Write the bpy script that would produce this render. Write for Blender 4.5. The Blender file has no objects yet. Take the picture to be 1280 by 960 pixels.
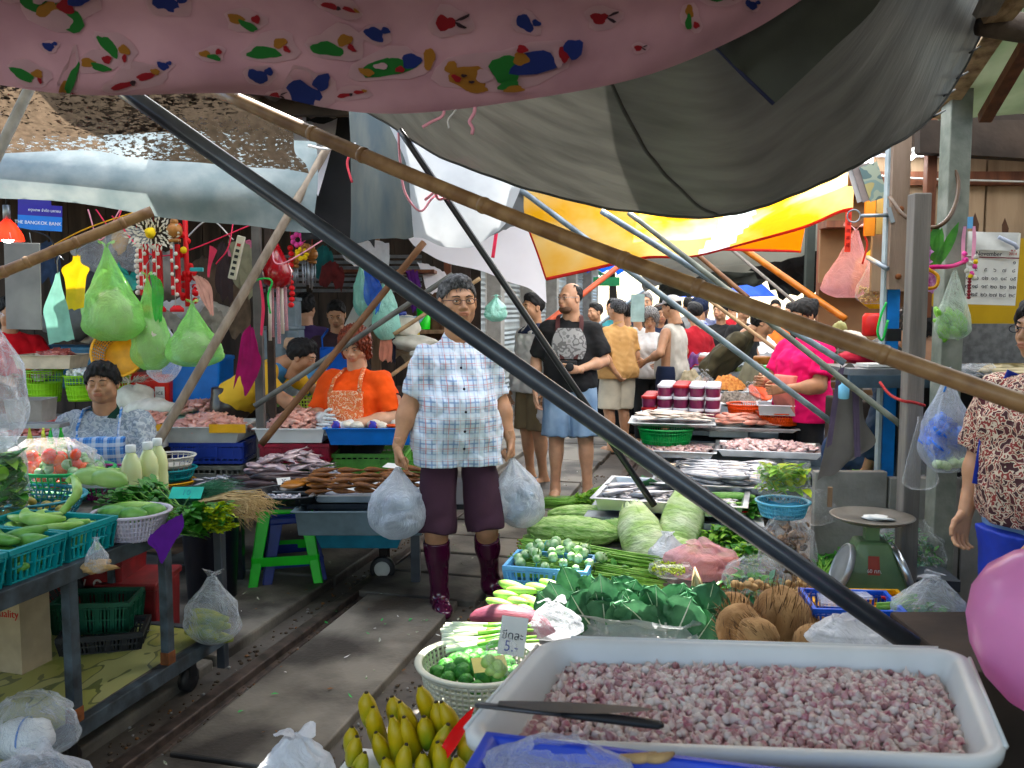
SUNAZ=-20; EXPOSURE=2.45
import bpy, math, random
import numpy as np
from mathutils import Vector as V, Matrix, Euler
R=math.radians; PI=math.pi
rnd=random.Random(11)
def U(a,b): return rnd.uniform(a,b)
sc=bpy.context.scene
COL=sc.collection
# ---------------------------------------------------------------- camera model
F=1100.0; CH=1.55
YAW=math.atan(280/1100); PIT=math.atan(95/1100)
FW=V((-math.sin(YAW)*math.cos(PIT), math.cos(YAW)*math.cos(PIT), -math.sin(PIT)))
RT=V((math.cos(YAW), math.sin(YAW), 0)); UP=RT.cross(FW)
FH=V((-math.sin(YAW), math.cos(YAW), 0))
CAM=V((0,0,CH))
def ray(px,py): return FW+RT*((px-640)/F)-UP*((py-480)/F)
def P(px,py,d): return CAM+ray(px,py)*d
def G(px,py,z):
 r=ray(px,py); return CAM+r*((z-CH)/r.z)
def B(px,d,z):
 rz=(z-CH)/d; py=480+(FW.z-rz)/UP.z*F
 return P(px,py,d)
def M4(loc=(0,0,0),rz=0,rx=0,ry=0,s=(1,1,1)):
 if isinstance(s,(int,float)): s=(s,s,s)
 return Matrix.Translation(V(loc))@Euler((rx,ry,rz),'XYZ').to_matrix().to_4x4()@Matrix.Diagonal((s[0],s[1],s[2],1))
def frame(a,b,roll=0):
 """matrix whose z axis runs from a to b"""
 a=V(a); b=V(b); z=(b-a).normalized()
 t=V((0,0,1)) if abs(z.z)<.95 else V((0,1,0))
 x=t.cross(z).normalized(); y=z.cross(x)
 m=Matrix((x,y,z)).transposed().to_4x4(); m.translation=a
 return m@Matrix.Rotation(roll,4,'Z')
# ---------------------------------------------------------------- mesh builder
class MB:
 def __init__(s): s.v=[]; s.f=[]; s.m=[]; s.mi=0; s.fl=[]; s.flat=False
 def add(s,vs,fs,M=None,flat=None):
  o=len(s.v)
  if M is not None: vs=[tuple(M@V(p)) for p in vs]
  s.v+= [tuple(p) for p in vs]; s.f+=[tuple(i+o for i in f) for f in fs]
  s.m+=[s.mi]*len(fs); s.fl+=[s.flat if flat is None else flat]*len(fs)
  return s
 def box(s,c,d,rz=0,rx=0,ry=0,M=None,tp=1.0,c0=0):
  x,y,z=d[0]/2,d[1]/2,d[2]/2
  L=M4(c,rz,rx,ry)
  vs=[(-x,-y,-z),(x,-y,-z),(x,y,-z),(-x,y,-z),(-x*tp,-y*tp,z),(x*tp,-y*tp,z),(x*tp,y*tp,z),(-x*tp,y*tp,z)]
  return s.add(vs,[(0,3,2,1),(4,5,6,7),(0,1,5,4),(1,2,6,5),(2,3,7,6),(3,0,4,7)],(M@L) if M is not None else L,True)
 def bar(s,a,b,w,h=None,M=None):
  h=h or w; a=V(a); b=V(b)
  L=frame(a,b); n=(b-a).length
  L=L@Matrix.Translation((0,0,n/2))
  return s.box((0,0,0),(w,h,n),M=(M@L) if M is not None else L)
 def tube(s,pts,r,n=8,M=None,cap=True,flat=False,sq=1.0):
  pts=[V(p) for p in pts]; k=len(pts)
  rr=r if isinstance(r,(list,tuple)) else [r]*k
  vs=[];fs=[]; px=None
  for i,p in enumerate(pts):
   t=(pts[min(i+1,k-1)]-pts[max(i-1,0)])
   t=t.normalized() if t.length>1e-9 else V((0,0,1))
   if px is None:
    q=V((0,0,1)) if abs(t.z)<.9 else V((1,0,0)); px=q.cross(t).normalized()
   else:
    px=(px-t*px.dot(t)); px=px.normalized() if px.length>1e-6 else V((1,0,0)).cross(t).normalized()
   py=t.cross(px)
   for j in range(n):
    a=2*PI*j/n; vs.append(p+px*(math.cos(a)*rr[i])+py*(math.sin(a)*rr[i]*sq))
  for i in range(k-1):
   for j in range(n):
    a=i*n+j; b=i*n+(j+1)%n; fs.append((a,b,b+n,a+n))
  if cap: fs.append(tuple(range(n-1,-1,-1))); fs.append(tuple(range((k-1)*n,k*n)))
  return s.add(vs,fs,M,flat)
 def lathe(s,prof,c=(0,0,0),n=20,M=None,sx=1,sy=1,cap=True,flat=False,wob=0,cuts=0):
  vs=[];fs=[];k=len(prof); ph=U(0,6)
  for i,(r,z) in enumerate(prof):
   for j in range(n):
    a=2*PI*j/n; q=1+wob*math.sin(3*a+ph+z*20)+wob*.6*math.sin(5*a-ph*2+z*31)
    vs.append((c[0]+r*q*math.cos(a)*sx,c[1]+r*q*math.sin(a)*sy,c[2]+z))
  for i in range(k-1):
   for j in range(n):
    a=i*n+j; b=i*n+(j+1)%n; fs.append((a,b,b+n,a+n))
  if cap:
   if prof[0][0]>1e-5: fs.append(tuple(range(n-1,-1,-1)))
   if prof[-1][0]>1e-5: fs.append(tuple(range((k-1)*n,k*n)))
  return s.add(vs,fs,M,flat)
 def ell(s,c,r,n=12,m=8,M=None,rz=0,rx=0,ry=0,wob=0):
  if isinstance(r,(int,float)): r=(r,r,r)
  vs=[];fs=[]
  L=M4(c,rz,rx,ry); L=M@L if M is not None else L
  vs.append((0,0,-r[2]))
  ph=U(0,6)
  for i in range(1,m):
   t=-PI/2+PI*i/m
   for j in range(n):
    a=2*PI*j/n; w=1+wob*math.sin(2*a+ph+3*t)+wob*math.sin(3*a-ph+5*t)
    vs.append((r[0]*w*math.cos(t)*math.cos(a),r[1]*w*math.cos(t)*math.sin(a),r[2]*w*math.sin(t)))
  vs.append((0,0,r[2])); e=len(vs)-1
  for j in range(n):
   fs.append((0,1+(j+1)%n,1+j)); fs.append((e,1+(m-2)*n+j,1+(m-2)*n+(j+1)%n))
  for i in range(m-2):
   for j in range(n):
    a=1+i*n+j; b=1+i*n+(j+1)%n; fs.append((a,b,b+n,a+n))
  return s.add(vs,fs,L,False)
 def surf(s,fn,nu,nv,M=None,flat=False):
  vs=[fn(i/nu,j/nv) for i in range(nu+1) for j in range(nv+1)]
  fs=[(i*(nv+1)+j,(i+1)*(nv+1)+j,(i+1)*(nv+1)+j+1,i*(nv+1)+j+1) for i in range(nu) for j in range(nv)]
  return s.add(vs,fs,M,flat)
 def prism(s,poly,z0,z1,M=None,flat=True):
  n=len(poly)
  vs=[(x,y,z0) for x,y in poly]+[(x,y,z1) for x,y in poly]
  fs=[tuple(range(n-1,-1,-1)),tuple(range(n,2*n))]+[(i,(i+1)%n,n+(i+1)%n,n+i) for i in range(n)]
  return s.add(vs,fs,M,flat)
 def leaf(s,p,d,up,L,w,curl=.3,n=4,fold=.15,wav=0):
  d=V(d).normalized(); up=V(up); side=d.cross(up)
  side=side.normalized() if side.length>1e-6 else V((1,0,0)); up=side.cross(d).normalized()
  p=V(p); vs=[];fs=[]; ph=U(0,6)
  for i in range(n+1):
   t=i/n; ww=w*math.sin(PI*min(1,.08+t*.92))**.7*(1 if t<1 else .05)
   c=p+d*(L*t)+up*(-curl*L*t*t)
   k=wav*w*math.sin(ph+t*9)
   vs+=[c-side*ww+up*(fold*ww+k),c,c+side*ww+up*(fold*ww-k)]
  for i in range(n):
   a=i*3; fs+=[(a,a+1,a+4,a+3),(a+1,a+2,a+5,a+4)]
  return s.add(vs,fs,None,False)
 def mesh(s,name,off=None):
  me=bpy.data.meshes.new(name)
  vs=s.v if off is None else [(a-off[0],b-off[1],c-off[2]) for a,b,c in s.v]
  me.from_pydata(vs,[],s.f)
  me.polygons.foreach_set('material_index',s.m)
  me.polygons.foreach_set('use_smooth',[not x for x in s.fl])
  me.update(); return me
def mk(name,mb,mats,parent=None,off=None,bev=0,loc=None,rz=0,label=None,M=None):
 me=mb.mesh(name,off) if isinstance(mb,MB) else mb
 if not isinstance(mats,(list,tuple)): mats=[mats]
 if isinstance(mb,MB):
  for m in mats: me.materials.append(m)
 o=bpy.data.objects.new(name,me); COL.objects.link(o)
 if parent is not None: o.parent=parent
 if off is not None: o.location=off
 if loc is not None: o.location=loc; o.rotation_euler=(0,0,rz)
 if M is not None: o.matrix_local=M
 if bev:
  b=o.modifiers.new('Bevel','BEVEL'); b.width=bev; b.segments=2; b.limit_method='ANGLE'; b.angle_limit=R(40)
 if label: o['label']=label
 return o
def tag(o,label,cat,group=None):
 o['label']=label; o['category']=cat
 if group: o['group']=group
 return o
def struct(name,mb,mats,off=None,bev=0):
 o=mk(name,mb,mats,off=off,bev=bev); o['kind']='structure'; return o
def thing(name,label,cat,loc=(0,0,0),rz=0,group=None,M=None):
 o=bpy.data.objects.new(name,None); COL.objects.link(o); o.empty_display_size=.1
 if M is not None: o.matrix_world=M
 else: o.location=loc; o.rotation_euler=(0,0,rz)
 return tag(o,label,cat,group)
def solo(name,label,cat,mb,mats,loc=None,rz=0,group=None,off=None,bev=0,M=None):
 """thing that is one mesh"""
 return tag(mk(name,mb,mats,off=off,bev=bev,loc=loc,rz=rz,M=M),label,cat,group)
def stuff(name,label,cat,mb,mats,off=None,loc=None,rz=0):
 o=solo(name,label,cat,mb,mats,off=off,loc=loc,rz=rz); o['kind']='stuff'; return o
def tree_of(o): return [o]+[k for c in o.children for k in tree_of(c)]
def dup(o,label=None,loc=None,rz=None,M=None,s=None,parent=None):
 c=o.copy(); COL.objects.link(c); c.parent=parent
 if label: c['label']=label
 if loc is not None: c.location=loc
 if rz is not None: c.rotation_euler=(0,0,rz)
 if s is not None: c.scale=(s,s,s) if isinstance(s,(int,float)) else s
 if M is not None: c.matrix_world=M
 for ch in o.children:
  dup(ch,parent=c)
 return c
# ---------------------------------------------------------------- materials
_mc={}
def vivid(c):
 l=.3*c[0]+.55*c[1]+.15*c[2]; return tuple(max(.0005,min(.92,(l+(x-l)*1.14)))**1.06 for x in c[:3])
def mat(name,col,rough=.6,metal=0,var=.15,scale=12,bump=.0,bscale=60,alpha=1,col2=None,spec=.36,trans=0,coord='Object',stretch=None,coat=0,det=4,sheen=0,bdist=.01,sss=0,thr=None,em=None):
 if name in _mc: return _mc[name]
 m=bpy.data.materials.new(name); m.use_nodes=True; nt=m.node_tree; N=nt.nodes; L=nt.links
 bs=N['Principled BSDF']; out=N['Material Output']
 if not em: col=vivid(col); col2=vivid(col2) if col2 else None
 tc=N.new('ShaderNodeTexCoord'); mp=N.new('ShaderNodeMapping'); L.new(tc.outputs[coord],mp.inputs[0])
 if stretch: mp.inputs['Scale'].default_value=stretch
 if col2 is None:
  c1=[max(0,c*(1-var)) for c in col[:3]]; c2=[min(1,c*(1+var)) for c in col[:3]]
 else: c1,c2=col,col2
 if var>0 or col2:
  nz=N.new('ShaderNodeTexNoise'); nz.inputs['Scale'].default_value=scale; nz.inputs['Detail'].default_value=det; L.new(mp.outputs[0],nz.inputs[0])
  rp=N.new('ShaderNodeValToRGB'); t=thr or (.35,.65)
  rp.color_ramp.elements[0].position=t[0]; rp.color_ramp.elements[1].position=t[1]
  rp.color_ramp.elements[0].color=(*c1[:3],1); rp.color_ramp.elements[1].color=(*c2[:3],1)
  L.new(nz.outputs[0],rp.inputs[0]); L.new(rp.outputs[0],bs.inputs['Base Color'])
  csock=rp.outputs[0]
 else: bs.inputs['Base Color'].default_value=(*col[:3],1); csock=None
 bs.inputs['Roughness'].default_value=rough; bs.inputs['Metallic'].default_value=metal
 bs.inputs['Specular IOR Level'].default_value=spec; bs.inputs['Coat Weight'].default_value=coat
 bs.inputs['Alpha'].default_value=alpha
 if sheen: bs.inputs['Sheen Weight'].default_value=sheen
 if sss: bs.inputs['Subsurface Weight'].default_value=sss; bs.inputs['Subsurface Radius'].default_value=(.02,.008,.004); bs.inputs['Subsurface Scale'].default_value=.5
 if em: bs.inputs['Emission Color'].default_value=(*em[:3],1); bs.inputs['Emission Strength'].default_value=em[3]
 bmp=None
 if bump:
  n2=N.new('ShaderNodeTexNoise'); n2.inputs['Scale'].default_value=bscale; n2.inputs['Detail'].default_value=3; L.new(mp.outputs[0],n2.inputs[0])
  bmp=N.new('ShaderNodeBump'); bmp.inputs['Strength'].default_value=bump; bmp.inputs['Distance'].default_value=bdist
  L.new(n2.outputs[0],bmp.inputs['Height']); L.new(bmp.outputs[0],bs.inputs['Normal'])
 if trans:
  tr=N.new('ShaderNodeBsdfTranslucent'); mx=N.new('ShaderNodeMixShader'); mx.inputs[0].default_value=trans
  if csock: L.new(csock,tr.inputs[0])
  else: tr.inputs[0].default_value=(*col[:3],1)
  if bmp: L.new(bmp.outputs[0],tr.inputs['Normal'])
  L.new(bs.outputs[0],mx.inputs[1]); L.new(tr.outputs[0],mx.inputs[2]); L.new(mx.outputs[0],out.inputs[0])
 _mc[name]=m; return m
def bagmat(name,col=(.85,.87,.9),alpha=.35,rough=.18,bump=.7,bscale=22,var=.08,edge=.45):
 """thin polythene: see-through film with creases and bright glints, denser where seen edge on"""
 if name in _mc: return _mc[name]
 m=mat(name,col,rough=rough,var=var,scale=14,bump=min(1,bump*1.3),bscale=bscale*.55,bdist=.020,spec=.6,trans=.3)
 nt=m.node_tree; N=nt.nodes; L=nt.links
 out=N['Material Output']; src=out.inputs[0].links[0].from_socket
 tr=N.new('ShaderNodeBsdfTransparent'); mx=N.new('ShaderNodeMixShader')
 lw=N.new('ShaderNodeLayerWeight'); lw.inputs[0].default_value=.35
 bn=[n for n in N if n.type=='BUMP'][0]; nz=bn.inputs['Height'].links[0].from_node; nz.inputs['Detail'].default_value=5; nz.inputs['Distortion'].default_value=2.2; nz.inputs['Roughness'].default_value=.6; L.new(bn.outputs[0],lw.inputs['Normal'])
 mm=N.new('ShaderNodeMath'); mm.operation='MULTIPLY_ADD'; mm.inputs[1].default_value=edge; mm.inputs[2].default_value=alpha; mm.use_clamp=True
 L.new(lw.outputs['Facing'],mm.inputs[0]); L.new(mm.outputs[0],mx.inputs[0])
 L.new(tr.outputs[0],mx.inputs[1]); L.new(src,mx.inputs[2]); L.new(mx.outputs[0],out.inputs[0])
 return m
# ---------------------------------------------------------------- smooth patch through control points (cloths, tarps)
def catmull(p0,p1,p2,p3,t):
 return .5*((2*p1)+(p2-p0)*t+(2*p0-5*p1+4*p2-p3)*t*t+(3*p1-p0-3*p2+p3)*t*t*t)
def cr(pts,t):
 n=len(pts)-1; x=min(max(t,0),1)*n; i=min(int(x),n-1); u=x-i
 g=lambda k: pts[min(max(k,0),n)]
 a,b=g(i),g(i+1)
 p0=g(i-1) if i>0 else a*2-b
 p3=g(i+2) if i+2<=n else b*2-a
 return catmull(p0,a,b,p3,u)
def patch_fn(rows,wr=0,wf=(7,3),seed=0,wr2=0):
 rows=[[V(p) for p in r] for r in rows]
 def fn(u,v):
  p=cr([cr(r,v) for r in rows],u)
  if wr:
   a=math.sin(v*wf[0]*6.28+2.1*math.sin(u*5+seed)+seed)+.6*math.sin(v*wf[0]*11.7+u*wf[1]*6+seed*2)
   b=math.sin(u*wf[1]*6.28+1.7*math.sin(v*6+seed*3)+v*4)
   p=p+V((.3,.4,1)).normalized()*(wr*(a*.5+b*.5))
  if wr2: p=p+V((.5,-.3,.8))*wr2*math.sin(v*61+u*23+3*math.sin(u*17+v*9+seed))
  return p
 return fn
def cloth(rows,nu=40,nv=60,thick=.0,**k):
 mb=MB(); fn=patch_fn(rows,**k); mb.surf(fn,nu,nv); return mb
# ---------------------------------------------------------------- implicit bodies
class SDF:
 def __init__(s,lo,hi,vox):
  s.lo=np.array(lo,dtype=np.float32); s.vox=vox
  s.n=np.ceil((np.array(hi)-np.array(lo))/vox).astype(int)+1
  s.f=np.full(tuple(s.n),.5,dtype=np.float32)
  s.ax=[s.lo[i]+vox*np.arange(s.n[i],dtype=np.float32) for i in range(3)]
 def blk(s,lo,hi,pad):
  sl=[];
  for i in range(3):
   a=int(max(0,math.floor((lo[i]-pad-s.lo[i])/s.vox))); b=int(min(s.n[i],math.ceil((hi[i]+pad-s.lo[i])/s.vox)+1))
   if b<=a: return None,None
   sl.append(slice(a,b))
  X=s.ax[0][sl[0]][:,None,None]; Y=s.ax[1][sl[1]][None,:,None]; Z=s.ax[2][sl[2]][None,None,:]
  return tuple(sl),(X,Y,Z)
 def smin(s,sl,d,k):
  a=s.f[sl]; h=np.clip(.5+.5*(d-a)/k,0,1); s.f[sl]=d*(1-h)+a*h-k*h*(1-h)
 def cap(s,a,b,ra,rb,k=.02,flat=None,asym=None):
  a=np.array(a,float); b=np.array(b,float); r=max(ra,rb)
  sl,c=s.blk(np.minimum(a,b)-r,np.maximum(a,b)+r,k+.05)
  if sl is None: return
  ab=b-a; L2=float(ab@ab)+1e-9
  px,py,pz=c[0]-a[0],c[1]-a[1],c[2]-a[2]
  t=np.clip((px*ab[0]+py*ab[1]+pz*ab[2])/L2,0,1)
  dx,dy,dz=px-t*ab[0],py-t*ab[1],pz-t*ab[2]
  if asym is not None: dx,dy,dz=dx/asym[0],dy/asym[1],dz/asym[2]
  d=np.sqrt(dx*dx+dy*dy+dz*dz)-(ra+(rb-ra)*t)
  if flat is not None:
   L=math.sqrt(L2); e=((px*ab[0]+py*ab[1]+pz*ab[2])/L)-L*flat
   d=np.maximum(d,e)
  s.smin(sl,d.astype(np.float32),k)
 def ell(s,c0,r,k=.02,sub=False,rot=None):
  c0=np.array(c0,float); r=np.array(r,float); m=r.max()
  sl,c=s.blk(c0-m,c0+m,k+.05)
  if sl is None: return
  x,y,z=c[0]-c0[0],c[1]-c0[1],c[2]-c0[2]
  if rot is not None:
   Rm=np.array(rot)
   x,y,z=(Rm[0,0]*x+Rm[1,0]*y+Rm[2,0]*z),(Rm[0,1]*x+Rm[1,1]*y+Rm[2,1]*z),(Rm[0,2]*x+Rm[1,2]*y+Rm[2,2]*z)
  k0=np.sqrt((x/r[0])**2+(y/r[1])**2+(z/r[2])**2)
  k1=np.sqrt((x/r[0]**2)**2+(y/r[1]**2)**2+(z/r[2]**2)**2)+1e-9
  d=(k0*(k0-1)/k1).astype(np.float32)
  if sub:
   a=s.f[sl]; d=-d; h=np.clip(.5-.5*(d-a)/k,0,1); s.f[sl]=d*(1-h)+a*h+k*h*(1-h)
  else: s.smin(sl,d,k)
 def plane(s,n,o,k=.004):
  """keep the side where n.(p-o) < 0"""
  d=(n[0]*(s.ax[0]-o[0]))[:,None,None]+(n[1]*(s.ax[1]-o[1]))[None,:,None]+(n[2]*(s.ax[2]-o[2]))[None,None,:]
  s.f=np.maximum(s.f,d.astype(np.float32))
 def noise(s,A,fr,seed=0,st=(1,1,1)):
  rg=np.random.RandomState(seed)
  X=s.ax[0][:,None,None]; Y=s.ax[1][None,:,None]; Z=s.ax[2][None,None,:]
  t=0
  for i in range(4):
   w=rg.normal(size=3)*fr*np.array(st); ph=rg.uniform(0,6)
   t=t+np.sin(w[0]*X+w[1]*Y+w[2]*Z+ph+1.5*np.sin(w[1]*X*.7-w[2]*Y*.6+w[0]*Z*.5))/4
  s.f=(s.f+A*t).astype(np.float32)
 def net(s):
  f=s.f; sg=f<0; n=f.shape
  f[0]=f[-1]=.1; f[:,0]=f[:,-1]=.1; f[:,:,0]=f[:,:,-1]=.1; sg=f<0
  cs=[(0,0,0),(1,0,0),(0,1,0),(1,1,0),(0,0,1),(1,0,1),(0,1,1),(1,1,1)]
  def cc(a,c): return a[c[0]:n[0]-1+c[0],c[1]:n[1]-1+c[1],c[2]:n[2]-1+c[2]]
  tot=sum(cc(sg,c).astype(np.int8) for c in cs)
  act=(tot>0)&(tot<8); ids=np.argwhere(act)
  if len(ids)==0: return [],[]
  idx=np.full(act.shape,-1,dtype=np.int64); idx[act]=np.arange(len(ids))
  vals=[f[ids[:,0]+c[0],ids[:,1]+c[1],ids[:,2]+c[2]] for c in cs]
  acc=np.zeros((len(ids),3)); cnt=np.zeros(len(ids))
  for a in range(8):
   for b in range(a+1,8):
    if sum(abs(cs[a][i]-cs[b][i]) for i in range(3))!=1: continue
    m=(vals[a]<0)!=(vals[b]<0)
    t=np.where(m,vals[a]/(vals[a]-vals[b]+1e-12),0)
    pa=np.array(cs[a],float); pb=np.array(cs[b],float)
    acc[m]+=(pa+(pb-pa)*t[:,None])[m]; cnt[m]+=1
  vs=s.lo+s.vox*(ids+acc/cnt[:,None])
  fs=[]
  for ax in range(3):
   o1,o2=[(1,2),(2,0),(0,1)][ax]
   lo=[0,0,0]; hi=list(n); lo[o1]=1; lo[o2]=1; hi[ax]-=1; hi[o1]-=1; hi[o2]-=1
   A=sg[lo[0]:hi[0],lo[1]:hi[1],lo[2]:hi[2]]
   h2=[lo[i]+(1 if i==ax else 0) for i in range(3)]; h3=[hi[i]+(1 if i==ax else 0) for i in range(3)]
   Bq=sg[h2[0]:h3[0],h2[1]:h3[1],h2[2]:h3[2]]
   e=np.argwhere(A!=Bq)
   if len(e)==0: continue
   sgn=A[e[:,0],e[:,1],e[:,2]]; e=e+np.array(lo)
   def q(d1,d2):
    k=e.copy(); k[:,o1]-=d1; k[:,o2]-=d2; return idx[k[:,0],k[:,1],k[:,2]]
   qq=np.stack([q(1,1),q(0,1),q(0,0),q(1,0)],1)
   qq[~sgn]=qq[~sgn][:,::-1]
   fs.append(qq)
  fs=np.concatenate(fs); fs=fs[(fs>=0).all(1)]
  return vs,fs.tolist()
def addnet(mb,sdf,M=None,mfn=None):
 vs,fs=sdf.net()
 if len(vs)==0: return
 o=len(mb.v)
 if mfn is not None:
  c=vs[np.array(fs)].mean(1); ms=[mfn(*p) for p in c]
 else: ms=[mb.mi]*len(fs)
 if M is not None:
  A=np.array(M); vs=vs@A[:3,:3].T+A[:3,3]
 mb.v+=[tuple(p) for p in vs.tolist()]; mb.f+=[tuple(i+o for i in f) for f in fs]; mb.m+=ms; mb.fl+=[False]*len(fs)
# ---------------------------------------------------------------- people
SKIN={'mid':(.47,.27,.17),'tan':(.42,.235,.145),'fair':(.56,.34,.23)}
def skin_mats(k):
 c=SKIN[k]
 return [mat('skin_'+k,c,rough=.5,var=.10,scale=18,bump=.08,bscale=140,bdist=.002,sss=.12,spec=.4),
   mat('lip_'+k,(c[0]*.86,c[1]*.66,c[2]*.70),rough=.45,var=.05),
   mat('eye_white',(.62,.60,.56),rough=.25,var=0),mat('iris',(.02,.012,.008),rough=.15,var=0),
   mat('brow_hair',(.02,.016,.013),rough=.8,var=0)]
_heads={}
def head_mb(kind):
 """head about its own centre, face towards +y; kinds: man, woman, wide"""
 if kind in _heads: return _heads[kind]
 shut=kind.endswith('_shut'); w=1.12 if kind[:4]=='wide' else (.96 if kind=='woman' else 1.0)
 s=SDF((-.12,-.14,-.19),(.12,.14,.14),.0042)
 s.ell((0,-.018,.032),(.076*w,.094,.084),.01)
 s.ell((0,.022,-.032),(.060*w,.066,.078),.035)
 s.ell((0,.058,-.090),(.028*w,.022,.020),.028)
 for q in (-1,1):
  s.ell((q*.050*w,.005,-.060),(.018*w,.035,.035),.03)
  s.ell((q*.036*w,.056,-.030),(.024*w,.022,.024),.025)
 s.cap((-.034*w,.074,.022),(.034*w,.074,.022),.012,.012,.018)
 for q in (-1,1): s.ell((q*.031,.098,.001),(.021,.017,.012),.012,sub=True)
 for q in (-1,1):
  s.ell((q*.031,.0765,.001),(.0155,.0125,.0125),.004)
  if shut: s.ell((q*.031,.0795,.002),(.0165,.0115,.0115),.004)
  s.ell((q*.031,.0800,.009),(.017,.0115,.005),.005); s.ell((q*.031,.079,-.008),(.016,.010,.004),.006)
 s.cap((0,.082,.008),(0,.104,-.028),.0075,.0115,.012)
 for q in (-1,1): s.ell((q*.013,.095,-.032),(.0095,.010,.008),.008)
 s.ell((0,.086,-.058),(.027*w,.012,.020),.02)
 s.ell((0,.0985,-.0535),(.021*w,.0065,.0048),.004); s.ell((0,.0965,-.066),(.018*w,.0075,.006),.004)
 s.cap((-.021*w,.1035,-.0595),(.021*w,.1035,-.0595),.0028,.0028,.003)
 s.ell((0,.108,-.0598),(.020,.006,.0016),.003,sub=True)
 for q in (-1,1):
  s.ell((q*.078*w,-.006,-.008),(.010,.021,.032),.008); s.ell((q*.087*w,.001,-.006),(.006,.012,.019),.005,sub=True)
 s.cap((0,-.022,-.06),(0,-.035,-.18),.056*(1.12 if kind[:4]=='wide' else 1),.060,.03)
 mb=MB()
 def mf(x,y,z): return 1 if (abs(x)<.0205*w and -.0705<z<-.0495 and y>.091) else 0
 addnet(mb,s,mfn=mf)
 for q in (-1,1):
  if not shut: mb.mi=2; mb.ell((q*.0315,.0845,.0012),(.0118,.0062,.0042),10,6)
  if not shut: mb.mi=3; mb.ell((q*.031,.0882,.0014),(.0050,.0032,.0044),8,6)
  mb.mi=4; mb.tube([(q*.0145,.0935,.0205),(q*.028,.093,.0262),(q*.046*w,.080,.0225)],[.0026,.0034,.0018],6)
  zl=-.012 if shut else 0; mb.tube([(q*.0185,.0895,.0045+zl*.8),(q*.031,.0925,.0072+zl),(q*.0455,.083,.0042+zl*.8)],[.0010,.0014,.0010],5)
 _heads[kind]=mb; return mb
_hands={}
def hand_mb(pose,left):
 k=(pose,left)
 if k in _hands: return _hands[k]
 curl={'relax':(18,28,22),'grip':(66,78,50),'flat':(4,8,6),'half':(38,45,30)}[pose]
 s=SDF((-.075,-.05,-.11),(.085,.23,.05),.0033)
 s.cap((0,-.035,0),(0,.02,0),.027,.026,.02,asym=(1,1,.78))
 for x in (-.028,-.010,.010,.027): s.cap((x*.55,.012,0),(x,.082,0),.0165,.0125,.012)
 for i,(x,L) in enumerate(((.031,.92),(.0105,1.0),(-.0105,.95),(-.0305,.78))):
  p=np.array((x,.086,0.)); a=0; fan=x*1.5
  for j,(ln,r0,r1) in enumerate(((.042,.0094,.0086),(.027,.0086,.0080),(.022,.0080,.0064))):
   a+=R(curl[j]*(1+.08*i)); d=np.array((math.sin(fan)*.5,math.cos(a),-math.sin(a)))*ln*L
   s.cap(p,p+d,r0,r1,.004); p=p+d
 tc=.5 if pose in('grip','half') else 0
 p0=(.022,.022,-.006); p1=(.052,.055,-.016-.014*tc); p2=(.064-.02*tc,.088,-.026-.022*tc); p3=(.066-.034*tc,.113-.01*tc,-.034-.026*tc)
 s.cap(p0,p1,.0155,.0125,.012); s.cap(p1,p2,.0115,.0105,.004); s.cap(p2,p3,.0103,.0080,.004)
 mb=MB(); addnet(mb,s)
 if not left:
  mb.v=[(-x,y,z) for x,y,z in mb.v]; mb.f=[tuple(reversed(f)) for f in mb.f]
 _hands[k]=mb; return mb
def put(dst,src,M,mi=None):
 o=len(dst.v); A=np.array(M); v=np.array(src.v)@A[:3,:3].T+A[:3,3]
 dst.v+=[tuple(p) for p in v.tolist()]; dst.f+=[tuple(i+o for i in f) for f in src.f]
 dst.m+=list(src.m) if mi is None else [mi]*len(src.f); dst.fl+=src.fl
def basis(y,z,loc,s=1):
 y=V(y).normalized(); z=V(z); x=y.cross(z).normalized(); z=x.cross(y)
 m=Matrix((x,y,z)).transposed().to_4x4()@Matrix.Diagonal((s,s,s,1)); m.translation=V(loc); return m
DEF=dict(pel=(0,0,.93),che=(0,.0,1.225),nek=(0,-.012,1.425),hd=(0,.022,1.592),shR=(.166,-.005,1.328),shL=(-.166,-.005,1.328),
 elR=(.235,-.03,1.09),elL=(-.235,-.03,1.09),wrR=(.255,.05,.85),wrL=(-.255,.05,.85),
 hipR=(.09,0,.90),hipL=(-.09,0,.90),knR=(.10,.02,.49),knL=(-.10,.02,.49),anR=(.105,-.03,.085),anL=(-.105,-.03,.085))
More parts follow.
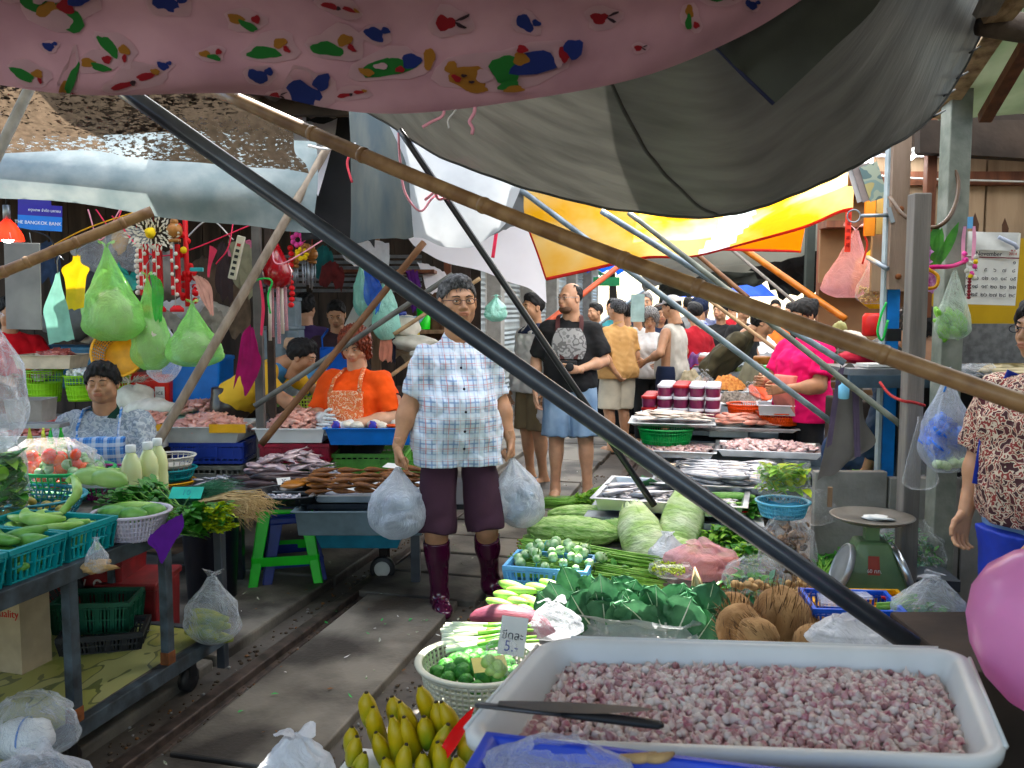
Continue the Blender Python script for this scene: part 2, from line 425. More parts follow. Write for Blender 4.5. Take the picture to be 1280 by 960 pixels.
class Person:
 def __init__(s,label,px,d,H,face=0,pose=None,lean=0,side=0,w=1.0,belly=0,bust=0,skin='mid',head='man',hy=0,hp=0,hr=0,vox=.011,z0=0,loc=None,
                 hands=('relax','relax'),hdir=(None,None),palm=(None,None),group=None,legs=True,hs=1.0,name='person',armw=1.0):
  k=H/1.70; s.k=k; s.w=w; s.belly=belly; s.bust=bust; s.vox=vox/k; s.legs=legs; s.armw=armw
  loc=V(loc) if loc is not None else B(px,d,z0+.95); loc.z=z0
  a=R(face); n=-FH; r=RT
  f=(n*math.cos(a)-r*math.sin(a))      # face>0 looks to picture left
  s.root=thing(name,label,'person',loc,math.atan2(-f.x,f.y),group); s.root.scale=(k,k,k)
  s.MW=M4(loc,math.atan2(-f.x,f.y),s=k)
  J={q:V(p) for q,p in DEF.items()}
  for q in ('shR','shL'): J[q].x*=w
  for q in ('elR','elL','wrR','wrL'): J[q].x*=(1+(w-1)*1.2)
  if lean or side:
   Q=Matrix.Rotation(-lean,3,'X')@Matrix.Rotation(side,3,'Y')
   for q in ('che','nek','hd','shR','shL','elR','elL','wrR','wrL'): J[q]=J['pel']+Q@(J[q]-J['pel'])
  for q,p in (pose or {}).items(): J[q]=V(p)
  s.J=J
  s.HM=M4(J['hd'],hy,hp,hr,hs)
  pts=[J[q] for q in J if q[:3]!='toe']
  s.lo=[min(p[i] for p in pts)-.26 for i in range(3)]; s.hi=[max(p[i] for p in pts)+.26 for i in range(3)]
  s.lo[2]=max(s.lo[2],-.05)
  sd=SDF(s.lo,s.hi,s.vox); s.torso(sd,-.016);
  for q in 'RL': s.arm(sd,q,0,2)
  if legs:
   for q in 'RL': s.leg(sd,q,0,2);
   s.feet(sd)
  hdv=(J['hd']-J['nek'])
  sd.cap(J['nek']-hdv*.25,J['nek']+hdv*.55,.062*w,.054*min(w,1.12),.03)
  mb=MB(); addnet(mb,sd)
  put(mb,head_mb(head),s.HM)
  for i,q in enumerate('RL'):
   el,wr=J['el'+q],J['wr'+q]; dr=V(hdir[i]) if hdir[i] else (wr-el)
   pn=V(palm[i]) if palm[i] else V((-1 if q=='R' else 1,.1,0))
   put(mb,hand_mb(hands[i],q=='L'),basis(dr,-pn,wr,.98*(1+.06*(w-1))))
  s.body=mk('body',mb,skin_mats(skin),s.root)
 def torso(s,sd,off,flare=0,k=.06,top=True,cut=None):
  J=s.J; w=s.w; p=J['pel']; c=J['che']; ax=(J['shR']-J['shL']).normalized(); hx=(J['hipR']-J['hipL']).normalized()
  fw=ax.cross((c-p).normalized())*-1
  if fw.dot(V((0,1,0)))<0 and abs(fw.y)>.5: fw=-fw
  for t in (-1,0,1):
   sd.cap(p+hx*(.078*t*w),c+ax*(.082*t*w)+(J['nek']-c)*.06,.098*w**.5+off+flare,.098*w**.6+off,k)
  if s.belly: sd.ell(p.lerp(c,.38)+fw*(.045+.03*s.belly),(.12*w+.03*s.belly+off,.085+.05*s.belly+off,.16+off),.08)
  if s.bust:
   for t in (-1,1): sd.ell(c+ax*(.075*t*w)+fw*(.085*w)+(J['nek']-c)*.02,(.07*s.bust+off,.06*s.bust+off,.07*s.bust+off),.05)
  if top:
   for q in 'RL':
    sd.cap(J['nek']-V((0,0,.030)),J['sh'+q]-V((0,0,.004)),.040+off*.6,.044+off*.8,.05)
    sd.cap(c+(J['nek']-c)*.4,J['sh'+q].lerp(c,.25),.070+off,.050+off,.05)
 def arm(s,sd,q,off,fr,k=.03):
  J=s.J; sh,el,wr=J['sh'+q],J['el'+q],J['wr'+q]; a=s.armw
  sd.cap(sh,el,.052*a+off,(.041*a+off*1.15),k,flat=fr if fr<1 else None)
  if fr>1: sd.cap(el,wr,.042*a+off,.027*(a*.5+.5)+off,k*.8,flat=(fr-1) if fr<2 else None)
  if fr>=2 and off==0: sd.ell(el.lerp(wr,.28),(.043*a,.043*a,.05),.04)
 def leg(s,sd,q,off,fr,k=.03,flare=0,r=1.0):
  J=s.J; h,n,a=J['hip'+q],J['kn'+q],J['an'+q]; w=s.w**.5
  sd.cap(h,n,.088*w*r+off,.057*w*r+off+flare,k,flat=fr if fr<=1 else None)
  if fr>1:
   sd.cap(n,a,.055*w+off+flare,.037*w+off+flare*1.7,k,flat=(fr-1) if fr<2 else None)
   if off<.012: sd.ell(n.lerp(a,.28)+V((0,-.018,0)),(.047*w+off,.050*w+off,.10),.05)
 def feet(s,sd,off=0,q2='RL'):
  J=s.J
  for q in q2:
   a=J['an'+q]; t=(V(J['toe'+q]) if 'toe'+q in J else V((.012 if q=='R' else -.012,1,0))).normalized(); g=max(a.z-.085,0)
   dz=-.045; sd.cap(a+V((0,-.03,dz)),a+t*.11+V((0,0,dz-.004)),.036+off,.036+off,.03,asym=(1,1,.9))
   sd.cap(a+t*.10+V((0,0,dz-.006)),a+t*.165+V((0,0,dz-.012)),.036+off,.024+off,.03,asym=(1.1,1,.8))
   sd.cap(a,a+V((0,0,dz)),.034+off,.036+off,.03)
 def sdf(s,lo=None,hi=None,vox=None):
  l=list(s.lo); h=list(s.hi)
  if lo is not None: l[2]=max(l[2],lo)
  if hi is not None: h[2]=min(h[2],hi)
  return SDF(l,h,vox or s.vox)
 def part(s,name,sd,m,mfn=None,label=None):
  mb=MB(); addnet(mb,sd,mfn=mfn); return mk(name,mb,m,s.root,label=label)
 def shirt(s,m,hem=.88,sleeve=.62,off=.02,flare=.01,wr=.010,seed=1,name='shirt',collar=None,vneck=0,armoff=None,fr=26,open_=0):
  sd=s.sdf(); J=s.J; s.torso(sd,off,flare)
  if hem<.86:
   for q in 'RL': sd.cap(J['hip'+q],J['hip'+q].lerp(J['kn'+q],.6),.10*s.w**.5+off+flare,.085*s.w**.5+off+flare,.08)
  if sleeve:
   for q in 'RL': s.arm(sd,q,(armoff or off),sleeve)
  sd.noise(wr,fr,seed,(1,1,.6))
  if wr>.006: sd.noise(wr*.55,fr*2.3,seed+9,(.9,.9,1.3))
  ax=(J['che']-J['pel']).normalized(); o=J['pel']+ax*((hem-.93)) ; s.plane_keep(sd,-ax,o,sleeve)
  if not sleeve:
   for q,g in(('R',1),('L',-1)):
    sx=(J['shR']-J['shL']).normalized()*g; sd.plane(tuple(sx),tuple(J['sh'+q]-sx*.025))
  hd=(J['hd']-J['nek']).normalized(); sd.ell(J['nek']+hd*.05+V((0,.012,0)),(.062*s.w**.5,.070+vneck*.3,.055+vneck),.012,sub=True)
  o=s.part(name,sd,m)
  if collar:
   mb=MB(); cw=s.w**.5
   for q in (-1,1):
    pts=[J['nek']+V((0,-.060,.03)),J['nek']+V((q*.050*cw,-.035,.028)),J['nek']+V((q*.066*cw,.012,.008)),J['nek']+V((q*.040*cw,.062,-.028)),J['nek']+V((q*.020,.083,-.065))]
    def fn(u,v,pts=pts,q=q):
     p=cr(pts,v); return p+V((q*.022*(1-u)*.9,.010*(1-u),.014-.050*(1-u)*(.5+.5*v)))
    mb.surf(fn,3,14)
   mk('collar',mb,collar,o)
  return o
 def plane_keep(s,sd,n,o,sleeve):
  """cut the torso at the hem but not the arms hanging beside it"""
  J=s.J; X=sd.ax[0][:,None,None]; Y=sd.ax[1][None,:,None]; Z=sd.ax[2][None,None,:]
  d=n[0]*(X-o[0])+n[1]*(Y-o[1])+n[2]*(Z-o[2])
  sd.f=np.maximum(sd.f,d.astype(np.float32)) if sleeve<=1 else np.where((np.abs(X-o[0])<.20*s.w)|(d<0),np.maximum(sd.f,d),sd.f).astype(np.float32)
 def legs_(s,m,to=.95,off=.022,top=.98,flare=.02,wr=.008,seed=4,name='shorts',r=1.0,fr=22):
  sd=s.sdf(hi=top+.1); J=s.J
  for t in (-1,0,1): sd.cap(J['pel']+V((.078*t*s.w,0,-.04)),J['pel']+V((.078*t*s.w,0,.12)),.098*s.w**.5+off,.096*s.w**.5+off*.6,.05)
  for q in 'RL': s.leg(sd,q,off,to,flare=flare,k=.02,r=r)
  sd.noise(wr,fr,seed,(1,1,.5)); sd.plane((0,0,1),(0,0,top))
  return s.part(name,sd,m)
 def shell(s,name,m,off=.035,zr=(.6,1.3),xr=(-.16,.16),yr=(0,1),wr=.006,seed=2,legs=0,fr=18,parent=None):
  """a panel of cloth lying on the body: apron, bib, vest"""
  sd=s.sdf(); s.torso(sd,off,.01)
  if legs:
   for q in 'RL': s.leg(sd,q,off,legs,k=.10)
   a,b=s.J['hipR'].lerp(s.J['hipL'],.5),s.J['knR'].lerp(s.J['knL'],.5)
   sd.cap(a,b,.12+off,.10+off,.08)
  sd.noise(wr,fr,seed,(1,1,.5))
  for n,o in (((0,0,1),(0,0,zr[1])),((0,0,-1),(0,0,zr[0])),((1,0,0),(xr[1],0,0)),((-1,0,0),(xr[0],0,0)),((0,-1,0),(0,yr[0],0))): sd.plane(n,o)
  return s.part(name,sd,m)
 def boots(s,m,top=.40,off=.016,name='boot'):
  for q in 'RL':
   sd=s.sdf(hi=.62); J=s.J; s.leg(sd,q,off,2,k=.03); s.feet(sd,off*.8,q); a=J['an'+q]
   n,aa=J['kn'+q],J['an'+q]; ax=(n-aa).normalized(); o=aa+ax*(top-.085); sd.plane(tuple(ax),tuple(o))
   sx=1 if q=='R' else -1; mid=(J['anR'].x+J['anL'].x)/2;
   sd.plane((-sx,0,0),(J['an'+q].x-sx*.14,0,0))
   sd.noise(.003,20,5,(1,1,1.8)); s.part(name,sd,m)
 def sandals(s,m,name='sandal'):
  for q in 'RL':
   mb=MB(); a=s.J['an'+q]; mb.lathe([(.05,0),(.055,.012),(.05,.022)],(a.x,a.y+.055,max(0,a.z-.088)),16,sx=.95,sy=2.5); mk(name,mb,m,s.root)
 def hair(s,kind,m,seed=3,label=None,head='man'):
  w=1.12 if head[:4]=='wide' else (.96 if head=='woman' else 1.0)
  sd=SDF((-.15,-.17,-.24),(.15,.15,.17),.0055)
  t={'short':.009,'full':.018,'bob':.024,'curly':.032,'long':.022,'bun':.012,'bald':.003}[kind]
  sd.ell((0,-.020,.034),(.076*w+t,.094+t,.084+t),.01)
  if kind in('short','full'): sd.ell((0,.03,.10),(.055,.05,.028+t*.4),.03)
  if kind in('bob','long','curly'):
   zz={'bob':-.07,'long':-.12,'curly':-.09}[kind]
   for q in (-1,1): sd.cap((q*.072*w,-.02,.02),(q*.076*w,-.025,zz),.028+t*.3,.026,.03)
   sd.cap((0,-.08,.02),(0,-.085,zz),.06,.055,.05)
   if kind=='curly': sd.ell((0,.05,.085),(.07,.04,.03),.02)
   sd.ell((0,.105,-.035),(.062*w,.085,.098),.015,sub=True)
  elif kind=='bun':
   sd.plane((0,.72,-.69),(0,.088,.062)); sd.ell((0,-.12,.06),(.04,.035,.04),.02)
  elif kind=='bald':
   sd.plane((0,.62,-.1),(0,-.01,0)); sd.plane((0,-.3,.95),(0,-.05,.09)); sd.plane((0,0,-1),(0,0,-.07))
  else:
   sd.plane((0,.70,-.71),(0,.080,.074) if kind=='short' else (0,.088,.064)); sd.plane((0,0,-1),(0,0,-.080))
   if kind!='full':
    sd.ell((.09,.03,-.03),(.03,.05,.045),.01,sub=True); sd.ell((-.09,.03,-.03),(.03,.05,.045),.01,sub=True)
  a={'curly':.012,'bob':.006,'long':.005,'full':.008}.get(kind,.0045)
  sd.noise(a,150 if kind=='curly' else 90,seed,(1,1,.6))
  mb=MB(); addnet(mb,sd); vs=mb.v[:]; rg=random.Random(seed)
  for _ in range(700 if s.vox<.0115 else 160):
   p=V(rg.choice(vs)); n=(p-V((0,-.02,.02))).normalized(); t=p-V((0,-.05,.14)); t=(t-n*t.dot(n))
   if t.length<1e-4: continue
   t=t.normalized()+n*rg.uniform(.0,.30)+V((rg.uniform(-.4,.4),rg.uniform(-.4,.4),rg.uniform(-.2,.2))); mb.leaf(p-n*.003,t,n,rg.uniform(.014,.032),rg.uniform(.0008,.0022),n=2,curl=.3)
  return mk('hair',mb,m,s.root,M=s.HM,label=label)
 def glasses(s,m):
  mb=MB()
  for q in (-1,1):
   pts=[(q*.033+.021*math.cos(a),.103,.000+.0135*math.sin(a)) for a in [i*PI/8 for i in range(17)]]
   mb.tube(pts,.0016,5,cap=False); mb.tube([(q*.054,.102,.006),(q*.078,.07,.006),(q*.084,-.005,.004)],.0017,5)
  mb.tube([(-.012,.104,.003),(0,.108,.005),(.012,.104,.003)],.0015,5)
  return mk('glasses',mb,m,s.root,M=s.HM)
 def front(s,o):
  from mathutils.bvhtree import BVHTree
  t=BVHTree.FromPolygons([v.co for v in o.data.vertices],[p.vertices for p in o.data.polygons])
  def f(x,z,out=.003):
   h=t.ray_cast(V((x,1,z)),V((0,-1,0)))[0]; return (h if h else V((x,.15,z)))+V((0,out,0))
  return f
 def pt(s,p): return s.MW@V(p)
# ---------------------------------------------------------------- shared materials
def plaid(name,base,a,b,fx=22,dark=.9,sc=1.0):
 if name in _mc: return _mc[name]
 m=mat(name,base,rough=.8,var=.04,bump=.25,bscale=300,bdist=.001,trans=.06); nt=m.node_tree; N=nt.nodes; L=nt.links
 bs=N['Principled BSDF']; src=bs.inputs['Base Color'].links[0].from_socket
 tc=N.new('ShaderNodeTexCoord'); sp=N.new('ShaderNodeSeparateXYZ'); L.new(tc.outputs['Object'],sp.inputs[0])
 def stripe(sock,freq,ph,width):
  m1=N.new('ShaderNodeMath'); m1.operation='MULTIPLY_ADD'; m1.inputs[1].default_value=freq; m1.inputs[2].default_value=ph; L.new(sock,m1.inputs[0])
  m2=N.new('ShaderNodeMath'); m2.operation='FRACT'; L.new(m1.outputs[0],m2.inputs[0])
  m3=N.new('ShaderNodeMath'); m3.operation='LESS_THAN'; m3.inputs[1].default_value=width; L.new(m2.outputs[0],m3.inputs[0]); return m3.outputs[0]
 cur=src
 for (sock,fr,ph,wd,col,fac) in ((sp.outputs[0],fx,.1,.16,a,.75),(sp.outputs[2],fx,.3,.16,a,.75),(sp.outputs[0],fx,.55,.09,b,.75),(sp.outputs[2],fx,.72,.09,b,.7),
                              (sp.outputs[0],fx*.5,.0,.30,(.72,.80,.90),.55),(sp.outputs[2],fx*.5,.4,.30,(.72,.80,.90),.55),(sp.outputs[0],fx,.36,.05,a,.5),(sp.outputs[2],fx,.90,.05,b,.5)):
  st=stripe(sock,fr,ph,wd); mu=N.new('ShaderNodeMath'); mu.operation='MULTIPLY'; mu.inputs[1].default_value=fac; L.new(st,mu.inputs[0])
  mx=N.new('ShaderNodeMix'); mx.data_type='RGBA'; L.new(mu.outputs[0],mx.inputs['Factor']); L.new(cur,mx.inputs[6]); mx.inputs[7].default_value=(*col,1); cur=mx.outputs[2]
 L.new(cur,bs.inputs['Base Color']); return m
def blotch(name,cols,scale=30,rough=.8,thr=(.4,.5,.6),base='noise',**k):
 """several flat colours in patches"""
 if name in _mc: return _mc[name]
 m=mat(name,cols[0],rough=rough,var=.1,**k); nt=m.node_tree; N=nt.nodes; L=nt.links
 rp=[n for n in N if n.type=='VALTORGB'][0]; nz=[n for n in N if n.type=='TEX_NOISE'][0]
 nz.inputs['Scale'].default_value=scale; nz.inputs['Detail'].default_value=1.5
 cr_=rp.color_ramp; cr_.interpolation='CONSTANT'
 while len(cr_.elements)<len(cols): cr_.elements.new(.5)
 for i,c in enumerate(cols):
  cr_.elements[i].position=([0]+list(thr))[i]; cr_.elements[i].color=(*c,1)
 return m
STEEL=mat('painted_steel',(.055,.062,.075),rough=.38,metal=.3,var=.25,scale=9,bump=.15,bscale=40,bdist=.002,coat=.3)
STEEL_GREY=mat('galvanised_steel',(.30,.33,.36),rough=.4,metal=.7,var=.3,scale=7,bump=.1,bscale=50,bdist=.002)
RUSTY=mat('rusty_blue_steel',(.085,.11,.13),rough=.6,metal=.2,col2=(.035,.04,.045),scale=14,bump=.3,bscale=70,bdist=.002)
RUST=mat('rust',(.20,.075,.03),rough=.85,var=.4,scale=22,bump=.4,bscale=80,bdist=.003)
INOX=mat('steel_tray',(.62,.64,.66),rough=.28,metal=.9,var=.15,scale=5,bump=.1,bscale=30,bdist=.002)
ALU=mat('worn_aluminium',(.45,.47,.48),rough=.42,metal=.6,var=.2,scale=8,bump=.1,bscale=40,bdist=.002)
BAMBOO=mat('bamboo',(.19,.10,.045),rough=.5,col2=(.33,.205,.105),scale=5,stretch=(3,3,3),bump=.15,bscale=40,bdist=.002,coat=.15)
WOOD=mat('weathered_wood',(.16,.10,.065),rough=.85,col2=(.26,.17,.11),scale=3,stretch=(6,6,.7),bump=.5,bscale=25,bdist=.004)
WOODRED=mat('red_brown_wood',(.14,.055,.03),rough=.75,var=.3,scale=4,stretch=(5,5,.8),bump=.3,bscale=30,bdist=.003)
WOODGREY=mat('grey_wood',(.14,.13,.12),rough=.9,col2=(.24,.22,.20),scale=3,stretch=(7,7,.6),bump=.5,bscale=25,bdist=.004)
DARKWOOD=mat('dark_wood',(.035,.024,.018),rough=.9,var=.4,scale=4,bump=.3,bscale=20)
CONC=mat('concrete',(.21,.20,.185),rough=.9,col2=(.31,.30,.28),scale=6,det=8,bump=.5,bscale=45,bdist=.005)
CONCG=mat('mossy_concrete',(.16,.18,.15),rough=.9,col2=(.30,.31,.27),scale=9,det=8,bump=.5,bscale=60,bdist=.004)
PLW=mat('white_plastic',(.72,.73,.72),rough=.35,var=.05,scale=6,bump=.05,bscale=20,sss=.0)
PLGREY=mat('grey_white_plastic',(.50,.50,.47),rough=.5,var=.12,scale=8)
PLBLUE=mat('blue_plastic',(.02,.16,.50),rough=.4,var=.12,scale=8)
PLDBLUE=mat('dark_blue_plastic',(.012,.035,.22),rough=.42,var=.2,scale=8)
PLSKY=mat('sky_blue_plastic',(.16,.40,.68),rough=.4,var=.1,scale=8)
PLTEAL=mat('teal_plastic',(.018,.27,.29),rough=.4,var=.18,scale=9)
PLGREEN=mat('green_plastic',(.02,.42,.09),rough=.4,var=.12,scale=8)
PLBGREEN=mat('bright_green_plastic',(.03,.60,.05),rough=.38,var=.12,scale=7,bump=.06,bscale=30)
PLDGREEN=mat('dark_green_plastic',(.01,.09,.05),rough=.5,var=.2,scale=8)
PLLIME=mat('lime_plastic',(.32,.62,.10),rough=.45,var=.1,scale=8)
PLRED=mat('red_plastic',(.42,.02,.02),rough=.42,var=.2,scale=8)
PLORANGE=mat('orange_plastic',(.62,.10,.02),rough=.42,var=.15,scale=8)
PLYEL=mat('yellow_plastic',(.65,.36,.01),rough=.42,var=.12,scale=8)
PLBLACK=mat('black_plastic',(.014,.014,.016),rough=.5,var=.2,scale=8)
PLPURP=mat('purple_plastic',(.26,.03,.16),rough=.45,var=.15,scale=8)
PAPER=mat('paper',(.75,.75,.72),rough=.85,var=.05,trans=.1)
INK=mat('dark_ink',(.02,.02,.035),rough=.8,var=0)
INKR=mat('red_ink',(.45,.04,.03),rough=.8,var=0)
CLEAR=bagmat('clear_polythene',alpha=.05,edge=.42)
CLEAR2=bagmat('milky_polythene',(.80,.84,.90),alpha=.17,edge=.45)
WBAG=bagmat('white_polythene',(.80,.82,.86),alpha=.78,edge=.2,bump=.9)
GBAG=bagmat('green_polythene',(.38,.80,.24),alpha=.46,edge=.45,rough=.2,bscale=30)
GBAG2=bagmat('deep_green_polythene',(.05,.45,.06),alpha=.88,edge=.2,rough=.25)
PBAG=bagmat('pink_polythene',(.85,.50,.55),alpha=.42,edge=.4)
BBAG=bagmat('blue_polythene',(.02,.13,.62),alpha=.85,edge=.2)
MBAG=bagmat('mint_polythene',(.45,.80,.70),alpha=.75,edge=.2)
HAIRB=mat('black_hair',(.009,.008,.008),rough=.7,spec=.3,var=.4,scale=60,bump=.5,bscale=180,bdist=.004,stretch=(1,.4,1))
HAIRG=mat('grey_hair',(.20,.19,.18),rough=.6,var=.4,scale=60,bump=.5,bscale=180,bdist=.004)
HAIRD=mat('greying_hair',(.014,.014,.015),rough=.75,spec=.3,col2=(.11,.11,.112),scale=70,bump=.5,bscale=180,bdist=.004)
HAIRR=mat('dyed_brown_hair',(.16,.035,.015),rough=.5,var=.5,scale=40,bump=.6,bscale=150,bdist=.005)
# ---------------------------------------------------------------- ground and track
GROUND=mat('wet_dirty_concrete',(.045,.038,.032),rough=.62,col2=(.125,.11,.095),scale=2.2,det=9,bump=.5,bscale=16,bdist=.008,coord='Object')
mb=MB(); mb.surf(lambda u,v:(-60+120*u,-20+120*v,0),2,2,flat=True); struct('ground',mb,GROUND)
EARTH=mat('brown_trodden_earth',(.10,.06,.035),rough=.75,col2=(.20,.13,.08),scale=2.5,det=8,bump=.6,bscale=14,bdist=.01)
mb=MB(); mb.surf(lambda u,v:(-8.0+5.15*u+.08*math.sin(v*40)*(u>.5),4.7+9*v,.006+.012*math.sin(u*9+v*7)**2),30,40); struct('earth_floor',mb,EARTH)
SLAB=mat('track_concrete',(.045,.038,.032),rough=.6,col2=(.21,.19,.16),thr=(.40,.60),scale=2.2,det=10,bump=.6,bscale=55,bdist=.004)
# kerbed walkway left of the rail
mb=MB(); y=-1.0
while y<16:
 L=U(1.1,1.7); w0=U(-.01,.02)
 mb.box((-2.74+w0,y+L/2,.0),(1.15,L-.025,.10+U(-.012,.012)),rz=U(-.006,.006)); y+=L
struct('walkway',mb,SLAB,bev=.012)
mb=MB(); y=-1.0
for k in range(34):
 L=1.75 if y<3.9 else (.42 if y<6.3 else 1.1)
 mb.box((-1.60+U(-.012,.012),y+L/2,.012),(.50 if y<3.9 else .66,L-.03,.055+U(-.008,.008)),rz=U(-.01,.01),rx=U(-.004,.004)); y+=L
mb.box((-1.13,4.05,.01),(.16,.9,.05),rz=.04)
struct('path',mb,SLAB,bev=.008)
mb=MB()
for x in (-1.965,-.965):
 mb.box((x,18,.012),(.062,42,.05)); mb.box((x,18,-.005),(.12,42,.02))
struct('rail',mb,mat('rail_steel',(.055,.045,.04),rough=.5,metal=.6,col2=(.13,.10,.085),scale=20,bump=.3,bscale=80,bdist=.002),bev=.006)
mb=MB(); rg=random.Random(5)
for i in range(1900):
 y=rg.uniform(-.2,1)**2*7+1.0 if i%2 else rg.uniform(1,8)
 x=rg.choice([rg.gauss(-2.07,.03),rg.gauss(-1.89,.025),rg.uniform(-1.34,-1.02),rg.uniform(-1.34,-1.0)])
 r=rg.uniform(.003,.011); mb.mi=0 if rg.random()<.8 else (1 if rg.random()<.6 else 2)
 mb.ell((x,y,r*.4+(.004 if x>-1.4 else .0)),(r,r*rg.uniform(.6,1.3),r*.6),5,4,rz=rg.uniform(0,3),wob=.15)
stuff('gravel','small grey stones and litter lying beside the rail','gravel',mb,[mat('brown_ballast',(.09,.065,.045),rough=.9,var=.4,scale=30),mat('pale_stone',(.26,.25,.24),rough=.8),mat('leaf_litter',(.20,.10,.045),rough=.9)])
# wet blue grey drain cover
mb=MB()
for i in range(14): mb.box((-2.55,2.62+i*.045,.058),(.62,.022,.012))
mb.box((-2.55,2.92,.052),(.66,.68,.008)); struct('drain_cover',mb,SLAB)
# ---------------------------------------------------------------- awnings over the track
def tarp(name,label,rows,m,nu=36,nv=60,group=None,**k):
 return solo(name,label,'tarpaulin',cloth(rows,nu,nv,**k),m,group=group)
PINK=mat('pink_flannel',(.40,.225,.265),rough=.9,col2=(.52,.31,.35),scale=5,bump=.12,bscale=220,bdist=.002,trans=.12)
cols=[-330,-60,110,300,430,560,700,830,930,1010,1130]; bot=[86,94,112,120,136,132,112,84,46,-10,-95]
rowsP=[[P(640+(x-640)*.62,-520,1.15) for x in cols],[P(640+(x-640)*.85,-170,1.5) for x in cols],
      [P(x,b-110,1.88) for x,b in zip(cols,bot)],[P(x,b-34,2.02) for x,b in zip(cols,bot)],[P(x,b,2.1) for x,b in zip(cols,bot)]]
fnP=patch_fn(rowsP,wr=.018,wf=(2.2,1.4),seed=2)
mb=MB(); mb.surf(fnP,50,110)
pk=thing('printed_cloth','pink flannel sheet printed with small coloured figures, stretched overhead','cloth',P(560,60,2.0))
def underpart(name,mbx,m,par): return mk(name,mbx,m,par,M=Matrix.Translation(-par.location))
PKMB=mb
def proj(p):
 q=V(p)-CAM; d=q.dot(FW); return 640+F*q.dot(RT)/d,480-F*q.dot(UP)/d
GP=[(u/60,v/160,*proj(fnP(u/60,v/160))) for u in range(0,61) for v in range(161)]
def motif(mb,px,py,items,s=1.0,ang=0):
 u,v,_,_=min(GP,key=lambda g:(g[2]-px)**2+(g[3]-py)**2)
 e=.004; a=fnP(u,v); x0,y0=proj(a); xu,yu=proj(fnP(u+e,v)); xv,yv=proj(fnP(u,v+e))
 A=Matrix((((xu-x0)/e,(xv-x0)/e),((yu-y0)/e,(yv-y0)/e)))
 if abs(A.determinant())<1e-3: return
 Ai=A.inverted(); ca,sa=math.cos(ang),math.sin(ang)
 def at(dx,dy,h):
  dx,dy=dx*ca-dy*sa,dx*sa+dy*ca
  t=Ai@V((dx*s,dy*s)); p=fnP(u+t[0],v+t[1]); return p+(CAM-p).normalized()*h
 for k,(mi,cx,cy,rx,ry,ro) in enumerate(items):
  n=16; mb.mi=mi; h=.003+.0012*k; vs=[at(cx,cy,h)]
  for j in range(n):
   a=2*PI*j/n; q=1+.13*math.sin(3*a+k+px)+.08*math.sin(5*a+py)
   x,y=rx*q*math.cos(a),ry*q*math.sin(a); vs.append(at(cx+x*math.cos(ro)-y*math.sin(ro),cy+x*math.sin(ro)+y*math.cos(ro),h))
  mb.add(vs,[(0,1+j,1+(j+1)%n) for j in range(n)])
PR=[mat('print_'+n,c,rough=.9,var=.06,trans=.25) for n,c in (('pale',(.55,.36,.40)),('green',(.03,.17,.04)),('blue',(.02,.035,.18)),('orange',(.36,.17,.045)),('red',(.30,.02,.03)),('dark',(.04,.02,.03)))]
mb=PKMB; Wt,Gn,Bl,Or,Rd,Dk=range(1,7)
kinds=[[(Wt,0,0,34,20,.2),(Gn,-12,2,20,8,.3),(Or,10,-4,9,6,0),(Rd,16,6,6,3,1)],
 [(Wt,0,0,20,14,0),(Bl,-3,0,13,8,.4),(Bl,10,-6,6,4,0)],
 [(Wt,0,0,26,15,-.1),(Or,-12,0,10,6,.1),(Gn,4,6,13,5,.3),(Rd,12,-4,6,5,0)],
 [(Wt,0,0,18,12,0),(Rd,-4,0,8,6,0),(Dk,8,2,5,1.5,.5),(Dk,10,-4,6,1.2,-.4)],
 [(Wt,0,0,36,13,-.1),(Rd,-12,3,14,4,-.2),(Rd,14,-3,10,3,0),(Dk,0,1,3,3,0),(Or,24,-5,5,2,.3)]]
for px,py,k,s,a in ((215,5,1,1.5,.3),(310,28,2,1,.2),(150,62,0,.9,.5),(120,78,2,1,0),(345,62,0,1,-.3),(420,60,0,1.1,-.2),(268,66,2,.7,0),(35,93,0,.8,.2),(210,84,1,.6,0),(170,104,4,1.2,-.15),
 (330,96,1,1,0),(385,118,1,1.7,0),(350,120,3,.8,0),(470,44,1,1,.1),(560,30,3,1.6,0),(660,30,1,1,.4),(750,22,3,1.3,0),(863,25,2,.8,1.3),(440,118,4,.7,0),(80,118,2,.5,0),(-60,40,0,1.2,0),(-40,70,1,1,.8),(420,8,4,.9,.4),(60,60,1,.6,0),
 (520,-30,0,1.2,0),(300,-30,1,1.4,0),(700,-40,2,1.3,.3),(900,-10,0,.9,0),(20,-10,3,1.2,0),(130,-60,0,1.6,0),(800,60,3,.6,0),(940,8,1,.6,0)):
 motif(mb,px,py,kinds[k],s,a)
motif(mb,72,8,[(Wt,0,0,50,34,.1),(Gn,-16,-4,30,18,.2),(Gn,14,20,22,14,.3),(Or,-8,8,16,11,0),(Rd,14,2,11,9,.6),(Bl,28,-8,14,10,0),(Wt,-20,-6,9,5,0)])
motif(mb,490,84,[(Wt,0,0,54,20,-.12),(Gn,-2,2,36,11,-.15),(Bl,26,-6,12,9,0),(Or,48,-8,7,13,.1),(Or,-30,8,10,5,.3),(Wt,-12,0,9,4,0),(Rd,12,4,6,4,0)])
